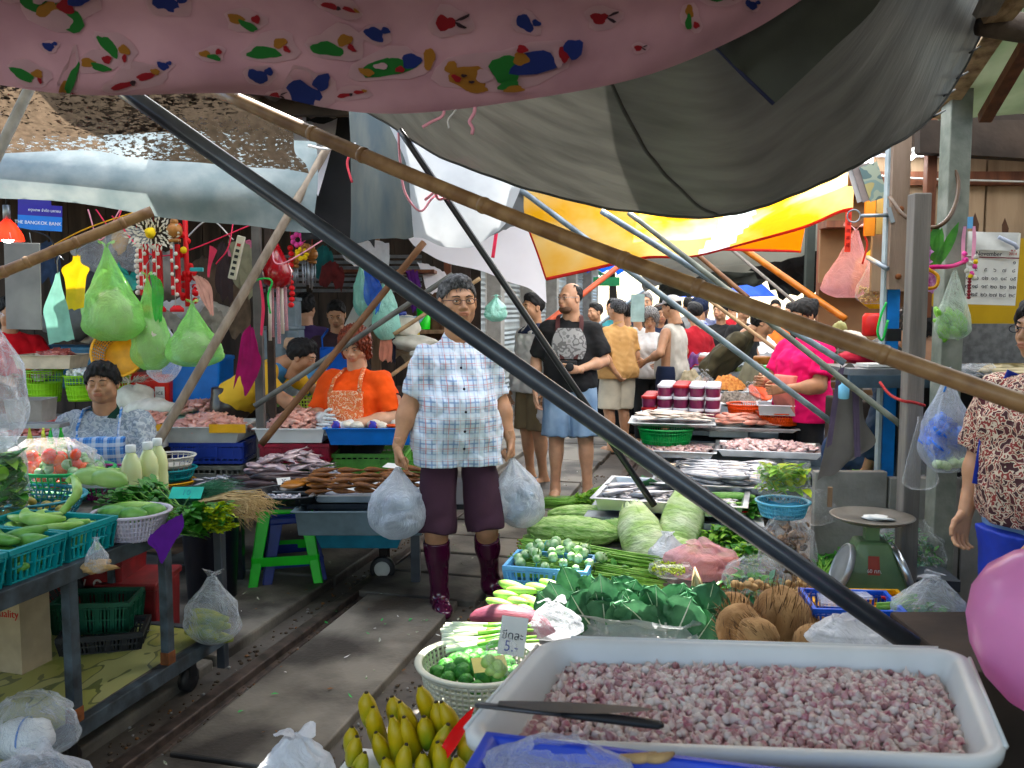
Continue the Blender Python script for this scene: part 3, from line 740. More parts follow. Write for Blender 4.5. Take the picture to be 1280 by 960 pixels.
motif(mb,632,88,[(Wt,0,2,92,30,-.16),(Or,-46,14,24,17,.1),(Or,-68,2,9,8,0),(Or,-34,28,12,9,0),(Wt,-26,10,11,9,0),(Dk,-52,10,4,2,0),(Dk,-42,18,4,2,0),(Rd,-62,14,7,4,.5),(Gn,2,2,20,20,.6),(Bl,38,-6,32,15,-.16),(Or,20,-12,10,8,0),(Wt,68,-14,7,14,-.2),(Rd,76,-18,8,10,0),(Bl,88,-24,13,12,.2),(Gn,6,26,14,10,0),(Or,12,32,13,7,0),(Rd,22,-24,7,5,0)])
underpart('sheet',mb,[PINK]+PR,pk)
GREYT=mat('grey_tarpaulin',(.082,.080,.071),rough=.45,col2=(.128,.124,.110),scale=3,bump=.25,bscale=9,stretch=(1,6,1),bdist=.01,trans=.10)
bx=[(400,108,4.0),(470,146,3.9),(550,196,3.7),(650,234,3.5),(760,261,3.35),(880,273,3.2),(960,257,3.1),(1040,223,3.1),(1100,190,3.1),(1160,150,3.2),(1205,88,3.3),(1245,4,3.3),(1290,-90,3.2)]
n=len(bx); rows=[]
for t in (1,.72,.45,.2,.06,0):
 r=[]
 for i,(x,y,d) in enumerate(bx):
  x0=380+ (i/(n-1))*(1250-380); y0=-330; d0=1.9
  sag=.16*math.sin(PI*min(1,t*1.1))*math.sin(PI*i/(n-1))
  p=P(x*(1-t)+x0*t,y*(1-t)+y0*t,d*(1-t)+d0*t); p.z-=sag; r.append(p)
 rows.append(r)
gt=thing('awning','big grey tarpaulin sagging overhead between pink sheet and tin roof','tarpaulin',P(880,120,2.8))
fnG=patch_fn(rows,wr=.007,wf=(1.6,3.2),seed=5,wr2=.002)
def fnG2(u,v):
 p=fnG(u,v); c=max(0,(v-.55)/.45); s_=u*14+v*9
 return p+V((0,0,1))*(.020*c*math.sin(s_)+.012*c*math.sin(2.3*s_+1)+.004*max(0,u-.6)*math.sin(v*150+u*30))
mb=MB(); mb.surf(fnG2,80,150); underpart('sheet',mb,GREYT,gt)
mb=MB(); SE=mat('dark_seam',(.06,.06,.055),rough=.8)
mb.tube([fnG2(u,.30+.14*u)-V((0,0,.006)) for u in [.35+i*.0162 for i in range(40)]],.007,5,sq=.3)
mb.tube([fnG2(1,v) for v in [i/90 for i in range(91)]],.006,5)
underpart('seam',mb,SE,gt)
DKT=mat('dark_olive_tarpaulin',(.035,.038,.03),rough=.7,var=.2,scale=6,bump=.2,bscale=30,trans=.05)
rows=[[P(840,-140,2.0),P(980,-150,1.95),P(1150,-160,1.95)],[P(872,0,2.18),P(975,-20,2.1),P(1110,-15,2.05)],[P(890,52,2.24),P(930,60,2.2),P(1040,62,2.15)],[P(893,57,2.25),P(928,93,2.24),P(967,130,2.22)]]
dk=thing('folded_tarpaulin','dark olive corner of folded tarpaulin hanging under the grey awning','tarpaulin',P(960,40,2.4))
mb=MB(); mb.surf(patch_fn(rows,wr=.004,wf=(2,2),seed=1),16,24); underpart('sheet',mb,DKT,dk)
mb=MB(); mb.tube([P(893,57,2.25),P(928,93,2.24),P(967,130,2.22)],.005,6); underpart('hem',mb,mat('navy_hem',(.015,.018,.05),rough=.8),dk)
YT=mat('yellow_tarpaulin',(.80,.43,.07),rough=.5,col2=(.82,.60,.28),scale=2.2,bump=.25,bscale=10,trans=.62,thr=(.40,.62))
OT=mat('orange_tarpaulin',(.95,.22,.01),rough=.5,var=.05,bump=.2,bscale=10,trans=.6)
YP=mat('pale_sky_tarpaulin',(.70,.80,.84),rough=.5,var=.08,trans=.55)
HEM=mat('red_hem',(.60,.05,.05),rough=.8,trans=.2)
yt=thing('yellow_awning','yellow tarpaulin with pale stripe and red hem over the far track','tarpaulin',P(850,290,5.4))
rt=[P(625,180,5.0),P(740,200,4.9),P(880,232,4.8),P(980,212,4.8),P(1066,170,4.9)]
rm=[P(655,262,5.2),P(770,272,5.2),P(885,284,5.2),P(990,250,5.2),P(1067,212,5.2)]
rb=[P(683,348,5.5),P(795,326,5.6),P(880,313,5.6),P(1000,284,5.5),P(1066,262,5.4)]
fnY=patch_fn([rt,rm,rb],wr=.03,wf=(1.6,1.2),seed=4)
mb=MB(); mb.surf(fnY,30,70)
for i,f in enumerate(mb.f):
 v=(i%70)/70; u=(i//70)/30
 mb.m[i]=1 if .47+.10*(1-u)<v<.56+.12*(1-u) else 0
underpart('sheet',mb,[YT,YP],yt)
mb=MB(); mb.tube([fnY(1,i/60) for i in range(61)],.012,6); mb.tube([fnY(i/20,0) for i in range(21)],.006,6); underpart('hem',mb,HEM,yt)
og=thing('orange_awning','orange tarpaulin flap hanging behind the yellow awning edge','tarpaulin',P(940,295,5.9))
mb=MB(); mb.surf(patch_fn([[P(868,285,5.8),P(940,265,5.8),P(1012,250,5.7)],[P(868,311,5.9),P(930,312,5.9),P(1001,314,5.9)]],wr=.012,wf=(2,1),seed=3),10,24); underpart('sheet',mb,OT,og)
mb=MB(); mb.tube([P(868,311,5.9),P(930,312.5,5.9),P(1001,314,5.9)],.010,6); underpart('hem',mb,HEM,og)
HIGH=mat('added_white_sheet',(.84,.84,.82),rough=.8,var=.05,scale=2,trans=.75)
WT=mat('white_sheet',(.80,.78,.82),rough=.8,var=.03,scale=4,bump=.15,bscale=8,trans=.55)
tarp('white_awning','white sheet hanging low behind the walking man under the yellow awning',
  [[P(455,195,6.4),P(540,215,6.3),P(620,225,6.2),P(665,235,6.1)],[P(500,270,6.5),P(560,285,6.4),P(630,290,6.3),P(676,295,6.2)],[P(521,314,6.6),P(572,332,6.5),P(640,350,6.4),P(684,377,6.3)]],WT,wr=.03,wf=(1.3,1),seed=1)
ST=mat('silver_tarpaulin',(.36,.38,.40),rough=.35,metal=.15,col2=(.50,.52,.54),scale=3,bump=.3,bscale=7,trans=.35)
tarp('silver_awning','silver grey tarpaulin draped over black pole above the walking man',
  [[P(470,138,4.7),P(560,150,4.7),P(640,170,4.8),P(665,185,4.8)],[P(512,215,4.7),P(560,245,4.65),P(615,240,4.7),P(652,232,4.8)],[P(516,301,4.75),P(566,312,4.65),P(612,297,4.7),P(632,279,4.75)]],ST,wr=.035,wf=(1.5,1),seed=7)
tarp('grey_flap','dark grey flap of tarpaulin beside the silver tarpaulin',
  [[P(634,180,4.9),P(650,195,4.9)],[P(612,240,4.9),P(654,240,4.9)],[P(600,302,4.9),P(656,277,4.9)]],mat('dark_grey_tarp',(.16,.17,.18),rough=.5,trans=.2),nu=12,nv=12,wr=.01)
SL=mat('slate_tarpaulin',(.055,.075,.085),rough=.55,col2=(.11,.12,.11),scale=4,stretch=(3,3,.6),bump=.25,bscale=8,trans=.12)
tarp('slate_curtain','dark slate plastic curtain with brown streaks beside the silver tarpaulin',
  [[P(436,120,4.9),P(470,135,4.9),P(505,160,4.9)],[P(438,220,4.9),P(475,225,4.85),P(512,225,4.9)],[P(438,303,4.9),P(480,300,4.85),P(517,297,4.9)]],SL,wr=.012,wf=(1.4,.8),seed=2)
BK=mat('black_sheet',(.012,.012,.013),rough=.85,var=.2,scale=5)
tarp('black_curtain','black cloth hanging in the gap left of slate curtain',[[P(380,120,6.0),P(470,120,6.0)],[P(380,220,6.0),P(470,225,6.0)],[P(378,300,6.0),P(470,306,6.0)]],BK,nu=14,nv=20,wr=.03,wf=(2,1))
# shade net
NET=mat('shade_net',(.12,.09,.065),rough=.9,var=.25,scale=30,trans=.3); nt=NET.node_tree; N=nt.nodes; L=nt.links
out=N['Material Output']; src=out.inputs[0].links[0].from_socket
tc=N.new('ShaderNodeTexCoord'); mp=N.new('ShaderNodeMapping'); mp.inputs['Scale'].default_value=(9,9,26); L.new(tc.outputs['Object'],mp.inputs[0])
n1=N.new('ShaderNodeTexNoise'); n1.inputs['Scale'].default_value=3.2; n1.inputs['Detail'].default_value=5; n1.inputs['Roughness'].default_value=.75; L.new(mp.outputs[0],n1.inputs[0])
n3=N.new('ShaderNodeTexNoise'); n3.inputs['Scale'].default_value=1.6; L.new(tc.outputs['Object'],n3.inputs[0])
ad=N.new('ShaderNodeMath'); ad.operation='MULTIPLY_ADD'; ad.inputs[1].default_value=.42; L.new(n3.outputs[0],ad.inputs[0]); L.new(n1.outputs[0],ad.inputs[2])
gt_=N.new('ShaderNodeMath'); gt_.operation='GREATER_THAN'; gt_.inputs[1].default_value=.735; L.new(ad.outputs[0],gt_.inputs[0])
tr=N.new('ShaderNodeBsdfTransparent'); mx=N.new('ShaderNodeMixShader'); L.new(gt_.outputs[0],mx.inputs[0]); L.new(src,mx.inputs[1]); L.new(tr.outputs[0],mx.inputs[2]); L.new(mx.outputs[0],out.inputs[0])
tarp('shade_net','torn brown shade net with bright holes above the left stalls',
  [[P(-120,40,3.7),P(80,70,3.8),P(240,96,3.9),P(320,118,4.0),P(362,155,4.1)],[P(-120,110,4.0),P(80,130,4.1),P(230,140,4.2),P(320,160,4.3),P(370,182,4.3)],[P(-120,188,4.4),P(80,193,4.5),P(180,194,4.5),P(280,208,4.5),P(384,222,4.5)]],NET,wr=.025,wf=(1.6,1.5),seed=3)
LB=mat('pale_blue_tarpaulin',(.20,.25,.26),rough=.7,col2=(.32,.36,.36),scale=6,det=8,bump=.25,bscale=14,trans=.22)
tarp('pale_blue_awning','pale blue grey tarpaulin strip along the front of the left stalls',
  [[P(-160,165,4.9),P(60,170,4.9),P(230,165,4.9),P(330,170,4.9),P(396,175,4.9)],[P(-160,205,4.8),P(60,215,4.75),P(230,230,4.7),P(330,232,4.75),P(396,235,4.8)],[P(-160,244,4.8),P(60,251,4.8),P(210,272,4.75),P(320,284,4.8),P(392,289,4.8)]],LB,wr=.012,wf=(1.2,.8),seed=9)
tarp('white_gap_sheet','white plastic sheet showing above the torn shade net',[[P(225,60,6.2),P(400,60,6.2)],[P(225,165,6.0),P(420,150,6.0)],[P(240,235,5.6),P(400,240,5.7)]],WT,nu=10,nv=16,wr=.04)
# far awnings
FG=mat('far_grey_tarpaulin',(.17,.17,.15),rough=.7,col2=(.24,.235,.20),scale=1.5,bump=.2,bscale=4,trans=.25)
tarp('far_grey_awning','grey green tarpaulin hanging over the far end of the fish table',[[P(800,300,8.6),P(920,270,8.2),P(1060,235,7.4)],[P(802,335,8.8),P(930,318,8.3),P(1075,300,7.5)],[P(808,361,9.0),P(900,345,8.6),P(1060,322,7.8)]],FG,nu=20,nv=40,wr=.06,wf=(1.5,1))
tarp('far_dark_awning','dark awning low over the crowd at the far end',[[P(820,335,11),P(960,320,10.5),P(1080,300,9)],[P(826,378,11.5),P(960,355,10.8),P(1080,352,9.5)]],DKT,nu=14,nv=30,wr=.08)
tarp('far_blue_awning','blue tarpaulin under the yellow awning over the shopfronts',[[P(740,310,9),P(890,300,9)],[P(735,338,9.2),P(860,348,9.4)]],mat('blue_tarpaulin',(.03,.12,.60),rough=.5,trans=.5),nu=8,nv=20,wr=.05)
tarp('far_black_awning','black shade cloth under the grey green tarpaulin near the right stalls',[[P(935,338,8.2),P(1120,290,7)],[P(980,372,8.6),P(1120,345,7.2)]],BK,nu=8,nv=20,wr=.05)
for lb,x0,x1,y0,y1,z,m_ in (('added unseen white sheet shading and softening light on the far track',-3.4,2.6,6.2,19,3.3,HIGH),('added unseen grey sheet blocking light above the pink sheet and camera',-3.2,3.2,-1.5,3.1,3.05,FG),('added unseen narrow white sheet above the left stalls edge',-3.3,-1.9,2.2,6.1,3.35,HIGH),('added unseen thin white sheet diffusing sun over the vegetable platform',-.7,3.4,3.15,6.15,3.5,HIGH)):  # unseen sheets added overhead to block the sun and soften the daylight
 tarp('added_awning',lb,[[(x0,y0,z),((x0+x1)/2,y0,z-.2),(x1,y0,z)],[(x0,(y0+y1)/2,z-.1),((x0+x1)/2,(y0+y1)/2,z-.25),(x1,(y0+y1)/2,z-.1)],[(x0,y1,z),((x0+x1)/2,y1,z-.2),(x1,y1,z)]],m_,nu=16,nv=16,wr=.05)
# ---------------------------------------------------------------- poles and ropes
def pole(name,label,a,b,r,m,group='poles propping up the awnings',nodes=0,n=14,r2=None,sag=0):
 a,b=V(a),V(b); L=(b-a).length; t=thing(name,label,'pole',a,group=group)
 k=20; fr=frame((0,0,0),b-a); r2=r2 or r
 pts=[fr@V((0,0,L*i/k))+V((0,0,-sag*math.sin(PI*i/k))) for i in range(k+1)]
 mb=MB(); mb.tube(pts,[r+(r2-r)*i/k for i in range(k+1)],n)
 if nodes:
  for i in range(1,nodes):
   z=L*(i+.25*math.sin(i*2.1))/nodes; c=fr@V((0,0,z))+V((0,0,-sag*math.sin(PI*z/L))); d=(b-a).normalized()
   rr=r+(r2-r)*z/L
   mb.tube([c-d*.012,c-d*.004,c+d*.004,c+d*.012],[rr*1.01,rr*1.10,rr*1.12,rr*1.0],n)
 mk('shaft',mb,m,t)
 return t
pole('steel_pole','thick black steel pole slanting across the whole view to the shallot tray',P(140,102,2.5),P(1142,808,2.22),.0235,STEEL,r2=.0265,n=20)
pole('bamboo_pole','long bamboo pole slanting above the track and ending at right edge',P(270,113,3.1),P(1330,522,1.9),.024,BAMBOO,nodes=7,sag=.035,r2=.0215)
pole('steel_pole','thin black steel pole tied with pink string above the walking man',P(500,162,3.8),P(818,632,3.9),.0155,mat('black_steel',(.015,.016,.018),rough=.35,metal=.3,coat=.3))
pole('wooden_pole','worn grey brown pole leaning behind the milk bottles',P(412,180,4.9),P(192,562,4.3),.024,mat('worn_pole',(.16,.12,.085),rough=.5,col2=(.27,.22,.17),scale=6,stretch=(4,4,1),bump=.2,bscale=40,bdist=.002))
pole('bamboo_pole','short dark bamboo pole at far left holding the hanging aprons',P(-60,366,3.7),P(190,264,4.0),.0245,BAMBOO,nodes=5)
pole('white_pole','white weathered pole at the upper left corner',P(42,100,3.2),P(-30,248,3.0),.0185,mat('whitewashed',(.50,.47,.42),rough=.8,var=.2,scale=20))
pole('rusty_pole','rusty brown pole crossing in front of the woman in orange',P(530,303,5.2),P(326,556,4.9),.020,mat('brown_pole',(.10,.045,.02),rough=.6,col2=(.20,.10,.045),scale=6,bump=.2,bscale=50,bdist=.002))
pole('grey_pole','slim grey pole crossing over the rusty pole',P(566,343,5.4),P(318,508,5.2),.017,mat('grey_pole',(.12,.12,.11),rough=.6,var=.3,scale=10))
pole('bamboo_pole','thin pale stick left of the walking man at head height',P(600,348,6.0),P(492,418,5.9),.014,mat('pale_stick',(.35,.25,.15),rough=.7,var=.2))
pole('bamboo_pole','thin pale stick behind the chair at man elbow',P(530,440,6.2),P(488,470,6.1),.014,mat('pale_stick',(.35,.25,.15)))
PIPE=mat('blue_grey_pipe',(.20,.24,.27),rough=.4,metal=.4,var=.3,scale=12,coat=.2)
pole('steel_pipe','blue grey pipe reaching down to the woman in pink',P(636,226,4.9),P(1045,532,4.6),.0165,PIPE)
pole('steel_pipe','grey pipe running to the red rope on grey post',P(786,266,4.5),P(1131,535,3.78),.0135,mat('olive_pipe',(.17,.18,.15),rough=.5,metal=.3,var=.3))
pole('steel_pipe','bright grey pipe ending at the hanging grey cloth',P(752,264,4.7),P(1056,454,4.3),.0165,PIPE)
pole('bamboo_pole','orange bamboo pole above the woman in pink',P(925,308,7.2),P(1057,399,6.6),.026,mat('orange_bamboo',(.42,.15,.03),rough=.4,var=.2))
pole('wooden_pole','brown pole end below the orange awning',P(862,310,7.6),P(935,372,7.2),.020,mat('brown_pole',(.1,.05,.02)))
pole('wooden_pole','thin grey stick beside the orange bamboo',P(910,308,7.8),P(998,382,7.3),.014,WOODGREY)
pole('wooden_pole','pale stick slanting over the dried shrimps',P(858,354,7.0),P(985,448,6.6),.014,mat('pale_stick',(.35,.25,.15)))
pole('wooden_pole','dark red stick beside the woman in pink',P(1036,412,6.4),P(1088,452,6.2),.016,mat('red_stick',(.16,.06,.04),rough=.7))
pole('red_pipe','orange red pipe behind the bald man',P(782,326,8.4),P(672,412,8.0),.026,mat('red_paint',(.55,.13,.07),rough=.5,var=.15))
pole('steel_pipe','thin blue pipe in front of the shopfronts',P(806,362,10),P(735,416,9.8),.018,PIPE)
def rope(label,pts,r,m,name='rope',cat='rope',n=6,group=None):
 mb=MB(); pts=[V(p) for p in pts]; q=[cr(pts,i/24) for i in range(25)]; mb.tube([p-pts[0] for p in q],r,n); return solo(name,label,cat,mb,m,loc=pts[0],group=group)
PKR=mat('pink_string',(.75,.35,.42),rough=.8,var=.1); RR=mat('red_ribbon',(.85,.08,.16),rough=.5,trans=.3)
rope('pink string frayed under the pink sheet, left one',[P(556,133,2.1),P(553,145,2.1),P(540,152,2.1),P(528,159,2.1)],.0035,PKR)
rope('white string end under the pink sheet',[P(575,131,2.1),P(566,142,2.1),P(560,150,2.1),P(561,160,2.1)],.0020,mat('white_string',(.7,.68,.66),rough=.9))
rope('knotted pink string hanging under the pink sheet',[P(594,126,2.1),P(593,140,2.1),P(587,152,2.1),P(591,160,2.1),P(590,168,2.1)],.0042,PKR)
rope('pink cord looping from the awning edge to thin black pole',[P(498,166,3.75),P(500,200,3.75),P(506,240,3.7),P(525,264,3.7),P(540,248,3.75),P(556,236,3.78)],.005,PKR)
rope('pink cord wound round the thin black pole',[P(531,250,3.72),P(550,236,3.73),P(562,243,3.73),P(549,249,3.75),P(545,238,3.73),P(560,235,3.74)],.007,PKR)
rope('red ribbon hanging above the walking man',[P(627,245,5.3),P(622,280,5.3),P(616,322,5.3)],.011,RR,'ribbon','ribbon')
rope('red twine knotted where the worn pole meets the net',[P(405,178,4.85),P(425,182,4.85),P(437,190,4.85),P(434,205,4.85),P(440,228,4.85)],.007,mat('red_twine',(.55,.08,.10),rough=.8))
rope('white cord tied at the top of worn pole',[P(385,182,4.8),P(410,186,4.8),P(445,180,4.8)],.008,mat('white_string',(.7,.68,.66)))
WASTE=mat('litter_mix',(.45,.42,.38),rough=.8,col2=(.10,.16,.07),scale=90)
mb=MB(); rg=random.Random(8)
for i in range(420):
 x=rg.uniform(-2.9,-1.0); y=rg.uniform(1.5,8); z=.062 if x<-2.17 else (.045 if -1.83<x<-1.37 else .012); mb.mi=rg.choice((0,0,1,2,3)); s_=rg.uniform(.004,.016)
 mb.leaf((x,y,z),(rg.uniform(-1,1),rg.uniform(-1,1),.1),(0,0,1),s_*2,s_*.5,n=2,curl=rg.uniform(-.5,.5))
stuff('litter','scraps of leaves and paper scattered on the track','litter',mb,[WASTE,PAPER,mat('leaf_litter',(0,0,0)),PLGREEN])
# ---------------------------------------------------------------- containers, bags, food
def crate(name,label,loc,rz,w,l,h,m,group=None,ns=14,taper=.92,cat='crate',solid=False,M=None):
 t=thing(name,label,cat,loc,rz,group,M=M)
 a,b=w/2,l/2; th=.006
 mb=MB()
 for (c,d) in (((0,-b,h-.008),(w+.016,.014,.016)),((0,b,h-.008),(w+.016,.014,.016)),((-a,0,h-.008),(.014,l-.014,.016)),((a,0,h-.008),(.014,l-.014,.016))): mb.box(c,d)
 mk('rim',mb,m,t)
 mb=MB()
 def wall(p,q,n):
  p0=V((p[0]*taper,p[1]*taper,.004)); q0=V((q[0]*taper,q[1]*taper,.004)); p1=V((p[0],p[1],h-.016)); q1=V((q[0],q[1],h-.016))
  for i in range(n+1):
   k=i/n; x0=p0.lerp(q0,k); x1=p1.lerp(q1,k); mb.bar(x0,x1,.007 if i%4 else .018,.005)
  for z in (.02,.5,.93):
   mb.bar(p0.lerp(p1,z),q0.lerp(q1,z),.012 if z!=.5 else .007,.0052)
  if solid:
   mb.add([p0,q0,q1,p1],[(0,1,2,3)])
 ny=max(4,int(ns*l/w))
 wall((-a,-b),(a,-b),ns); wall((a,-b),(a,b),ny); wall((a,b),(-a,b),ns); wall((-a,b),(-a,-b),ny)
 mb.box((0,0,.003),(w*taper,l*taper,.006))
 mk('slatted_wall',mb,m,t); return t
def rbasket(name,label,loc,r,h,m,rb=.78,sy=1,rz=0,group=None,nrib=40,nring=5,cat='basket',ribw=.0035,M=None,solid=.0,lip=.010):
 t=thing(name,label,cat,loc,rz,group,M=M)
 mb=MB(); mb.lathe([(r-.004,h-lip),(r+lip,h-lip*.9),(r+lip*1.3,h-lip*.3),(r+lip,h),(r-.002,h),(r-.006,h-.006)],n=40,sy=sy,cap=False); mk('rim',mb,m,t)
 mb=MB(); f=lambda z: r*(rb+(1-rb)*(z/h)**.7)
 for i in range(nrib):
  a=2*PI*i/nrib; pts=[(f(z)*math.cos(a),f(z)*math.sin(a)*sy,z) for z in (0.002,h*.33,h*.66,h-.005)]
  mb.tube(pts,ribw,4,flat=True)
 for j in range(nring):
  z=h*(j+.5)/nring; q=f(z); mb.lathe([(q-.002,z-.003),(q+.003,z-.003),(q+.003,z+.003),(q-.002,z+.003)],n=36,sy=sy,cap=False)
 mb.lathe([(0,.004),(r*rb*.98,.004),(r*rb+.002,.0),(r*rb+.002,.012)],n=30,sy=sy,cap=False)
 if solid: mb.lathe([(f(0)-.003,0),(f(h*.3)-.003,h*.3),(f(h*.6)-.003,h*.6)],n=30,sy=sy,cap=False)
 mk('openwork_wall',mb,m,t); return t
def tray(name,label,loc,rz,w,l,h,m,group=None,wall=.012,lip=.02,taper=.9,cat='tray',M=None,bev=.004):
 """solid walled tray: one outer and one inner skin"""
 mb=MB(); a,b=w/2,l/2
 L=[(a*taper,b*taper,0),(a,b,h-.006),(a+lip,b+lip,h-.006),(a+lip,b+lip,h),(a-wall*.2,b-wall*.2,h),((a-wall)*taper,(b-wall)*taper,.012)]
 vs=[];
 for x,y,z in L: vs+=[(-x,-y,z),(x,-y,z),(x,y,z),(-x,y,z)]
 fs=[(3,2,1,0)]
 for i in range(len(L)-1):
  for j in range(4):
   p=i*4+j; q=i*4+(j+1)%4; fs.append((p,q,q+4,p+4))
 e=(len(L)-1)*4; fs.append((e,e+1,e+2,e+3)); mb.add(vs,fs,flat=True)
 o=mk(name,mb,m,loc=loc,rz=rz,bev=bev,M=M); return tag(o,label,cat,group)
def bag_mb(w,h,fill=.52,neck=.16,ears=1,sy=.8,seed=None,open_=0,n=44,lean=0,pleat=.10):
 rg=random.Random(seed if seed is not None else rnd.random()); ph=[rg.uniform(0,6) for _ in range(8)]
 mb=MB(); k=26; vs=[]; fs=[]
 for i in range(k+1):
  z=i/k
  if z<fill*.5: r=math.sin(min(1,(z+.03)/(fill*.5))*PI/2)**.6
  elif z<fill: r=1-.12*((z-fill*.5)/(fill*.5))
  else:
   q=(z-fill)/(1-fill); r=.88*(1-q)**1.15+neck*q
   if open_: r=.88+(open_-.88)*q
  for j in range(n):
   a=2*PI*j/n
   pl=pleat*(z**1.5)*(math.sin(7*a+ph[0]+z*2)+.7*math.sin(11*a+ph[1]-z*3))+.045*math.sin(2*a+ph[2]+z*5)+.035*math.sin(4*a+ph[3]-z*7)+.022*math.sin(9*a+ph[4]+z*11)
   rd=-.075*(1-abs(math.sin(2.5*a+ph[6]+2.2*math.sin(z*7+a+ph[0]))))**3-.06*(1-abs(math.sin(4*a-ph[7]+9*z+1.5*math.sin(3*a))))**4
   rr=r*(1+pl+rd*(.4+z))*w/2
   vs.append((rr*math.cos(a)+lean*z*z*h,rr*math.sin(a)*sy,z*h+ (.02*h*math.sin(3*a+ph[5])*z if open_ else 0)))
 for i in range(k):
  for j in range(n):
   a=i*n+j; b=i*n+(j+1)%n; fs.append((a,b,b+n,a+n))
 fs.append(tuple(range(n-1,-1,-1))); mb.add(vs,fs,flat=False)
 if ears:
  for q in (-1,1):
   ang=ph[6]+(0 if q>0 else PI*.9)
   rows=[]
   for i in range(5):
    t=i/4; c=V((lean*h+math.cos(ang)*w*.22*t*ears,math.sin(ang)*w*.10*t*ears,h+h*.16*t*ears*(1-.35*t)))
    ww=w*neck*(.45+.55*math.sin(PI*t*.8))
    rows.append([c+V((-math.sin(ang)*ww*.5*s,math.cos(ang)*ww*.5*s,0))+V((0,0,.01*math.sin(5*s+i))) for s in (-1,0,1)])
   mb.surf(patch_fn(rows,wr=.002,wf=(3,2)),8,6)
 return mb
def bag(label,loc,w,h,m,inner=None,rz=0,name='plastic_bag',group=None,cat='bag',**k):
 return solo(name,label,cat,bag_mb(w,h,**k),m,loc=loc,rz=rz,group=group)
def handles(mb,w,h,r=.010,lean=0):
 for q in (-1,1):
  mb.tube([(q*w*.10+lean*h,0,h*.93),(q*w*.16+lean*h,0,h*1.10),(q*w*.05+lean*h,.0,h*1.19),(-q*w*.02+lean*h,0,h*1.10)],[r*1.8,r,r*.8,r],6,sq=.5)
def scatter(proto,n,fn,label,group,name=None,scl=(.85,1.15),tilt=True):
 """n copies of proto set down by fn(i) -> Matrix or location"""
 out=[]
 for i in range(n):
  p=fn(i)
  if not isinstance(p,Matrix):
   p=Matrix.Translation(V(p))@Euler((U(0,6) if tilt else 0,U(0,6) if tilt else 0,U(0,6))).to_matrix().to_4x4()
  M=p@Matrix.Diagonal((*([U(*scl)]*3),1))
  o=proto if i==0 else dup(proto)
  if i==0: o['label']=label; o['group']=group
  o.matrix_world=M; out.append(o)
 return out
def cucumber_mb(L=.16,r=.022,bend=.1,ridge=.0,n=12):
 pts=[];rr=[]
 for i in range(11):
  t=i/10; pts.append((L*(t-.5),bend*L*(4*(t-.5)**2),0)); rr.append(max(.0015,r*math.sin(PI*min(max(t,.03),.97))**.42))
 mb=MB(); mb.tube(pts,rr,n)
 return mb
CUKE=mat('cucumber_skin',(.05,.20,.03),rough=.42,col2=(.22,.42,.12),scale=16,bump=.15,bscale=120,bdist=.002)
CUKEL=mat('pale_cucumber_skin',(.22,.42,.08),rough=.42,col2=(.45,.62,.24),scale=12,bump=.1,bscale=90,bdist=.002)
EGGP=mat('green_eggplant_skin',(.16,.34,.12),rough=.3,col2=(.62,.72,.52),scale=22,stretch=(1,1,2),coat=.3)
CALYX=mat('green_stalk',(.10,.22,.04),rough=.6,var=.3)
LEAF=mat('green_leaf',(.035,.15,.025),rough=.45,col2=(.09,.30,.05),scale=14,bump=.35,bscale=50,bdist=.004,trans=.2)
LEAFD=mat('blue_green_leaf',(.025,.12,.06),rough=.42,col2=(.06,.24,.13),scale=9,bump=.35,bscale=40,bdist=.004,trans=.15)
LEAFL=mat('light_leaf',(.20,.42,.06),rough=.5,col2=(.38,.60,.14),scale=12,bump=.3,bscale=50,bdist=.004,trans=.3)
LEAFY=mat('yellow_green_leaf',(.35,.45,.04),rough=.5,col2=(.55,.62,.08),scale=20,trans=.3)
STEM=mat('green_stem',(.16,.36,.06),rough=.4,col2=(.30,.52,.14),scale=10,stretch=(1,1,3))
STEMW=mat('white_stem',(.62,.70,.50),rough=.4,col2=(.80,.82,.74),scale=10)
STRAW=mat('dry_roots',(.42,.30,.15),rough=.85,col2=(.58,.45,.26),scale=30)
def eggplant(r=.022):
 t=thing('green_eggplant','x','eggplant')
 mb=MB(); mb.ell((0,0,r),(r,r,r*.95),12,8); mk('fruit',mb,EGGP,t)
 mb=MB()
 for i in range(5):
  a=i*1.257; mb.leaf((0,0,2*r*.98),(math.cos(a),math.sin(a),-.25),(0,0,1),r*.95,r*.30,curl=.7)
 mb.tube([(0,0,2*r*.95),(.2*r,0,2.5*r),(.7*r,0,3.0*r)],[r*.12,r*.10,r*.13],5); mk('calyx',mb,CALYX,t)
 return t
def bunch_mb(L,w,n,leafw=.02,leafl=.05,lift=.03,stem=.0018,spread=1.0,leaves=5,base=0.0,curl=.3):
 """stems laid side by side with leaves at the far end (+x)"""
 mb=MB()
 for i in range(n):
  y0=U(-w*.25,w*.25); y1=U(-w*.5,w*.5)*spread; z0=U(0,lift*.6)+stem; z1=U(0,lift)+stem; l=L*U(.8,1)
  pts=[(-L/2,y0,z0),(-L/6,y0*.8+y1*.2,z0+.004),(L/6,y0*.4+y1*.6,z1),(-L/2+l,y1,z1+.005)]
  mb.mi=0; mb.tube(pts,[stem*1.2,stem,stem,stem*.6],5)
  mb.mi=1
  for k in range(leaves):
   t=U(.45,1) if base==0 else U(base,1); p=cr([V(q) for q in pts],t)
   mb.leaf(p,(U(.1,1),U(-1,1),U(-.1,.7)),(0,0,1),leafl*U(.6,1.2),leafw*U(.6,1.1),curl=curl*U(.3,1.5),n=3,fold=.2)
 return mb
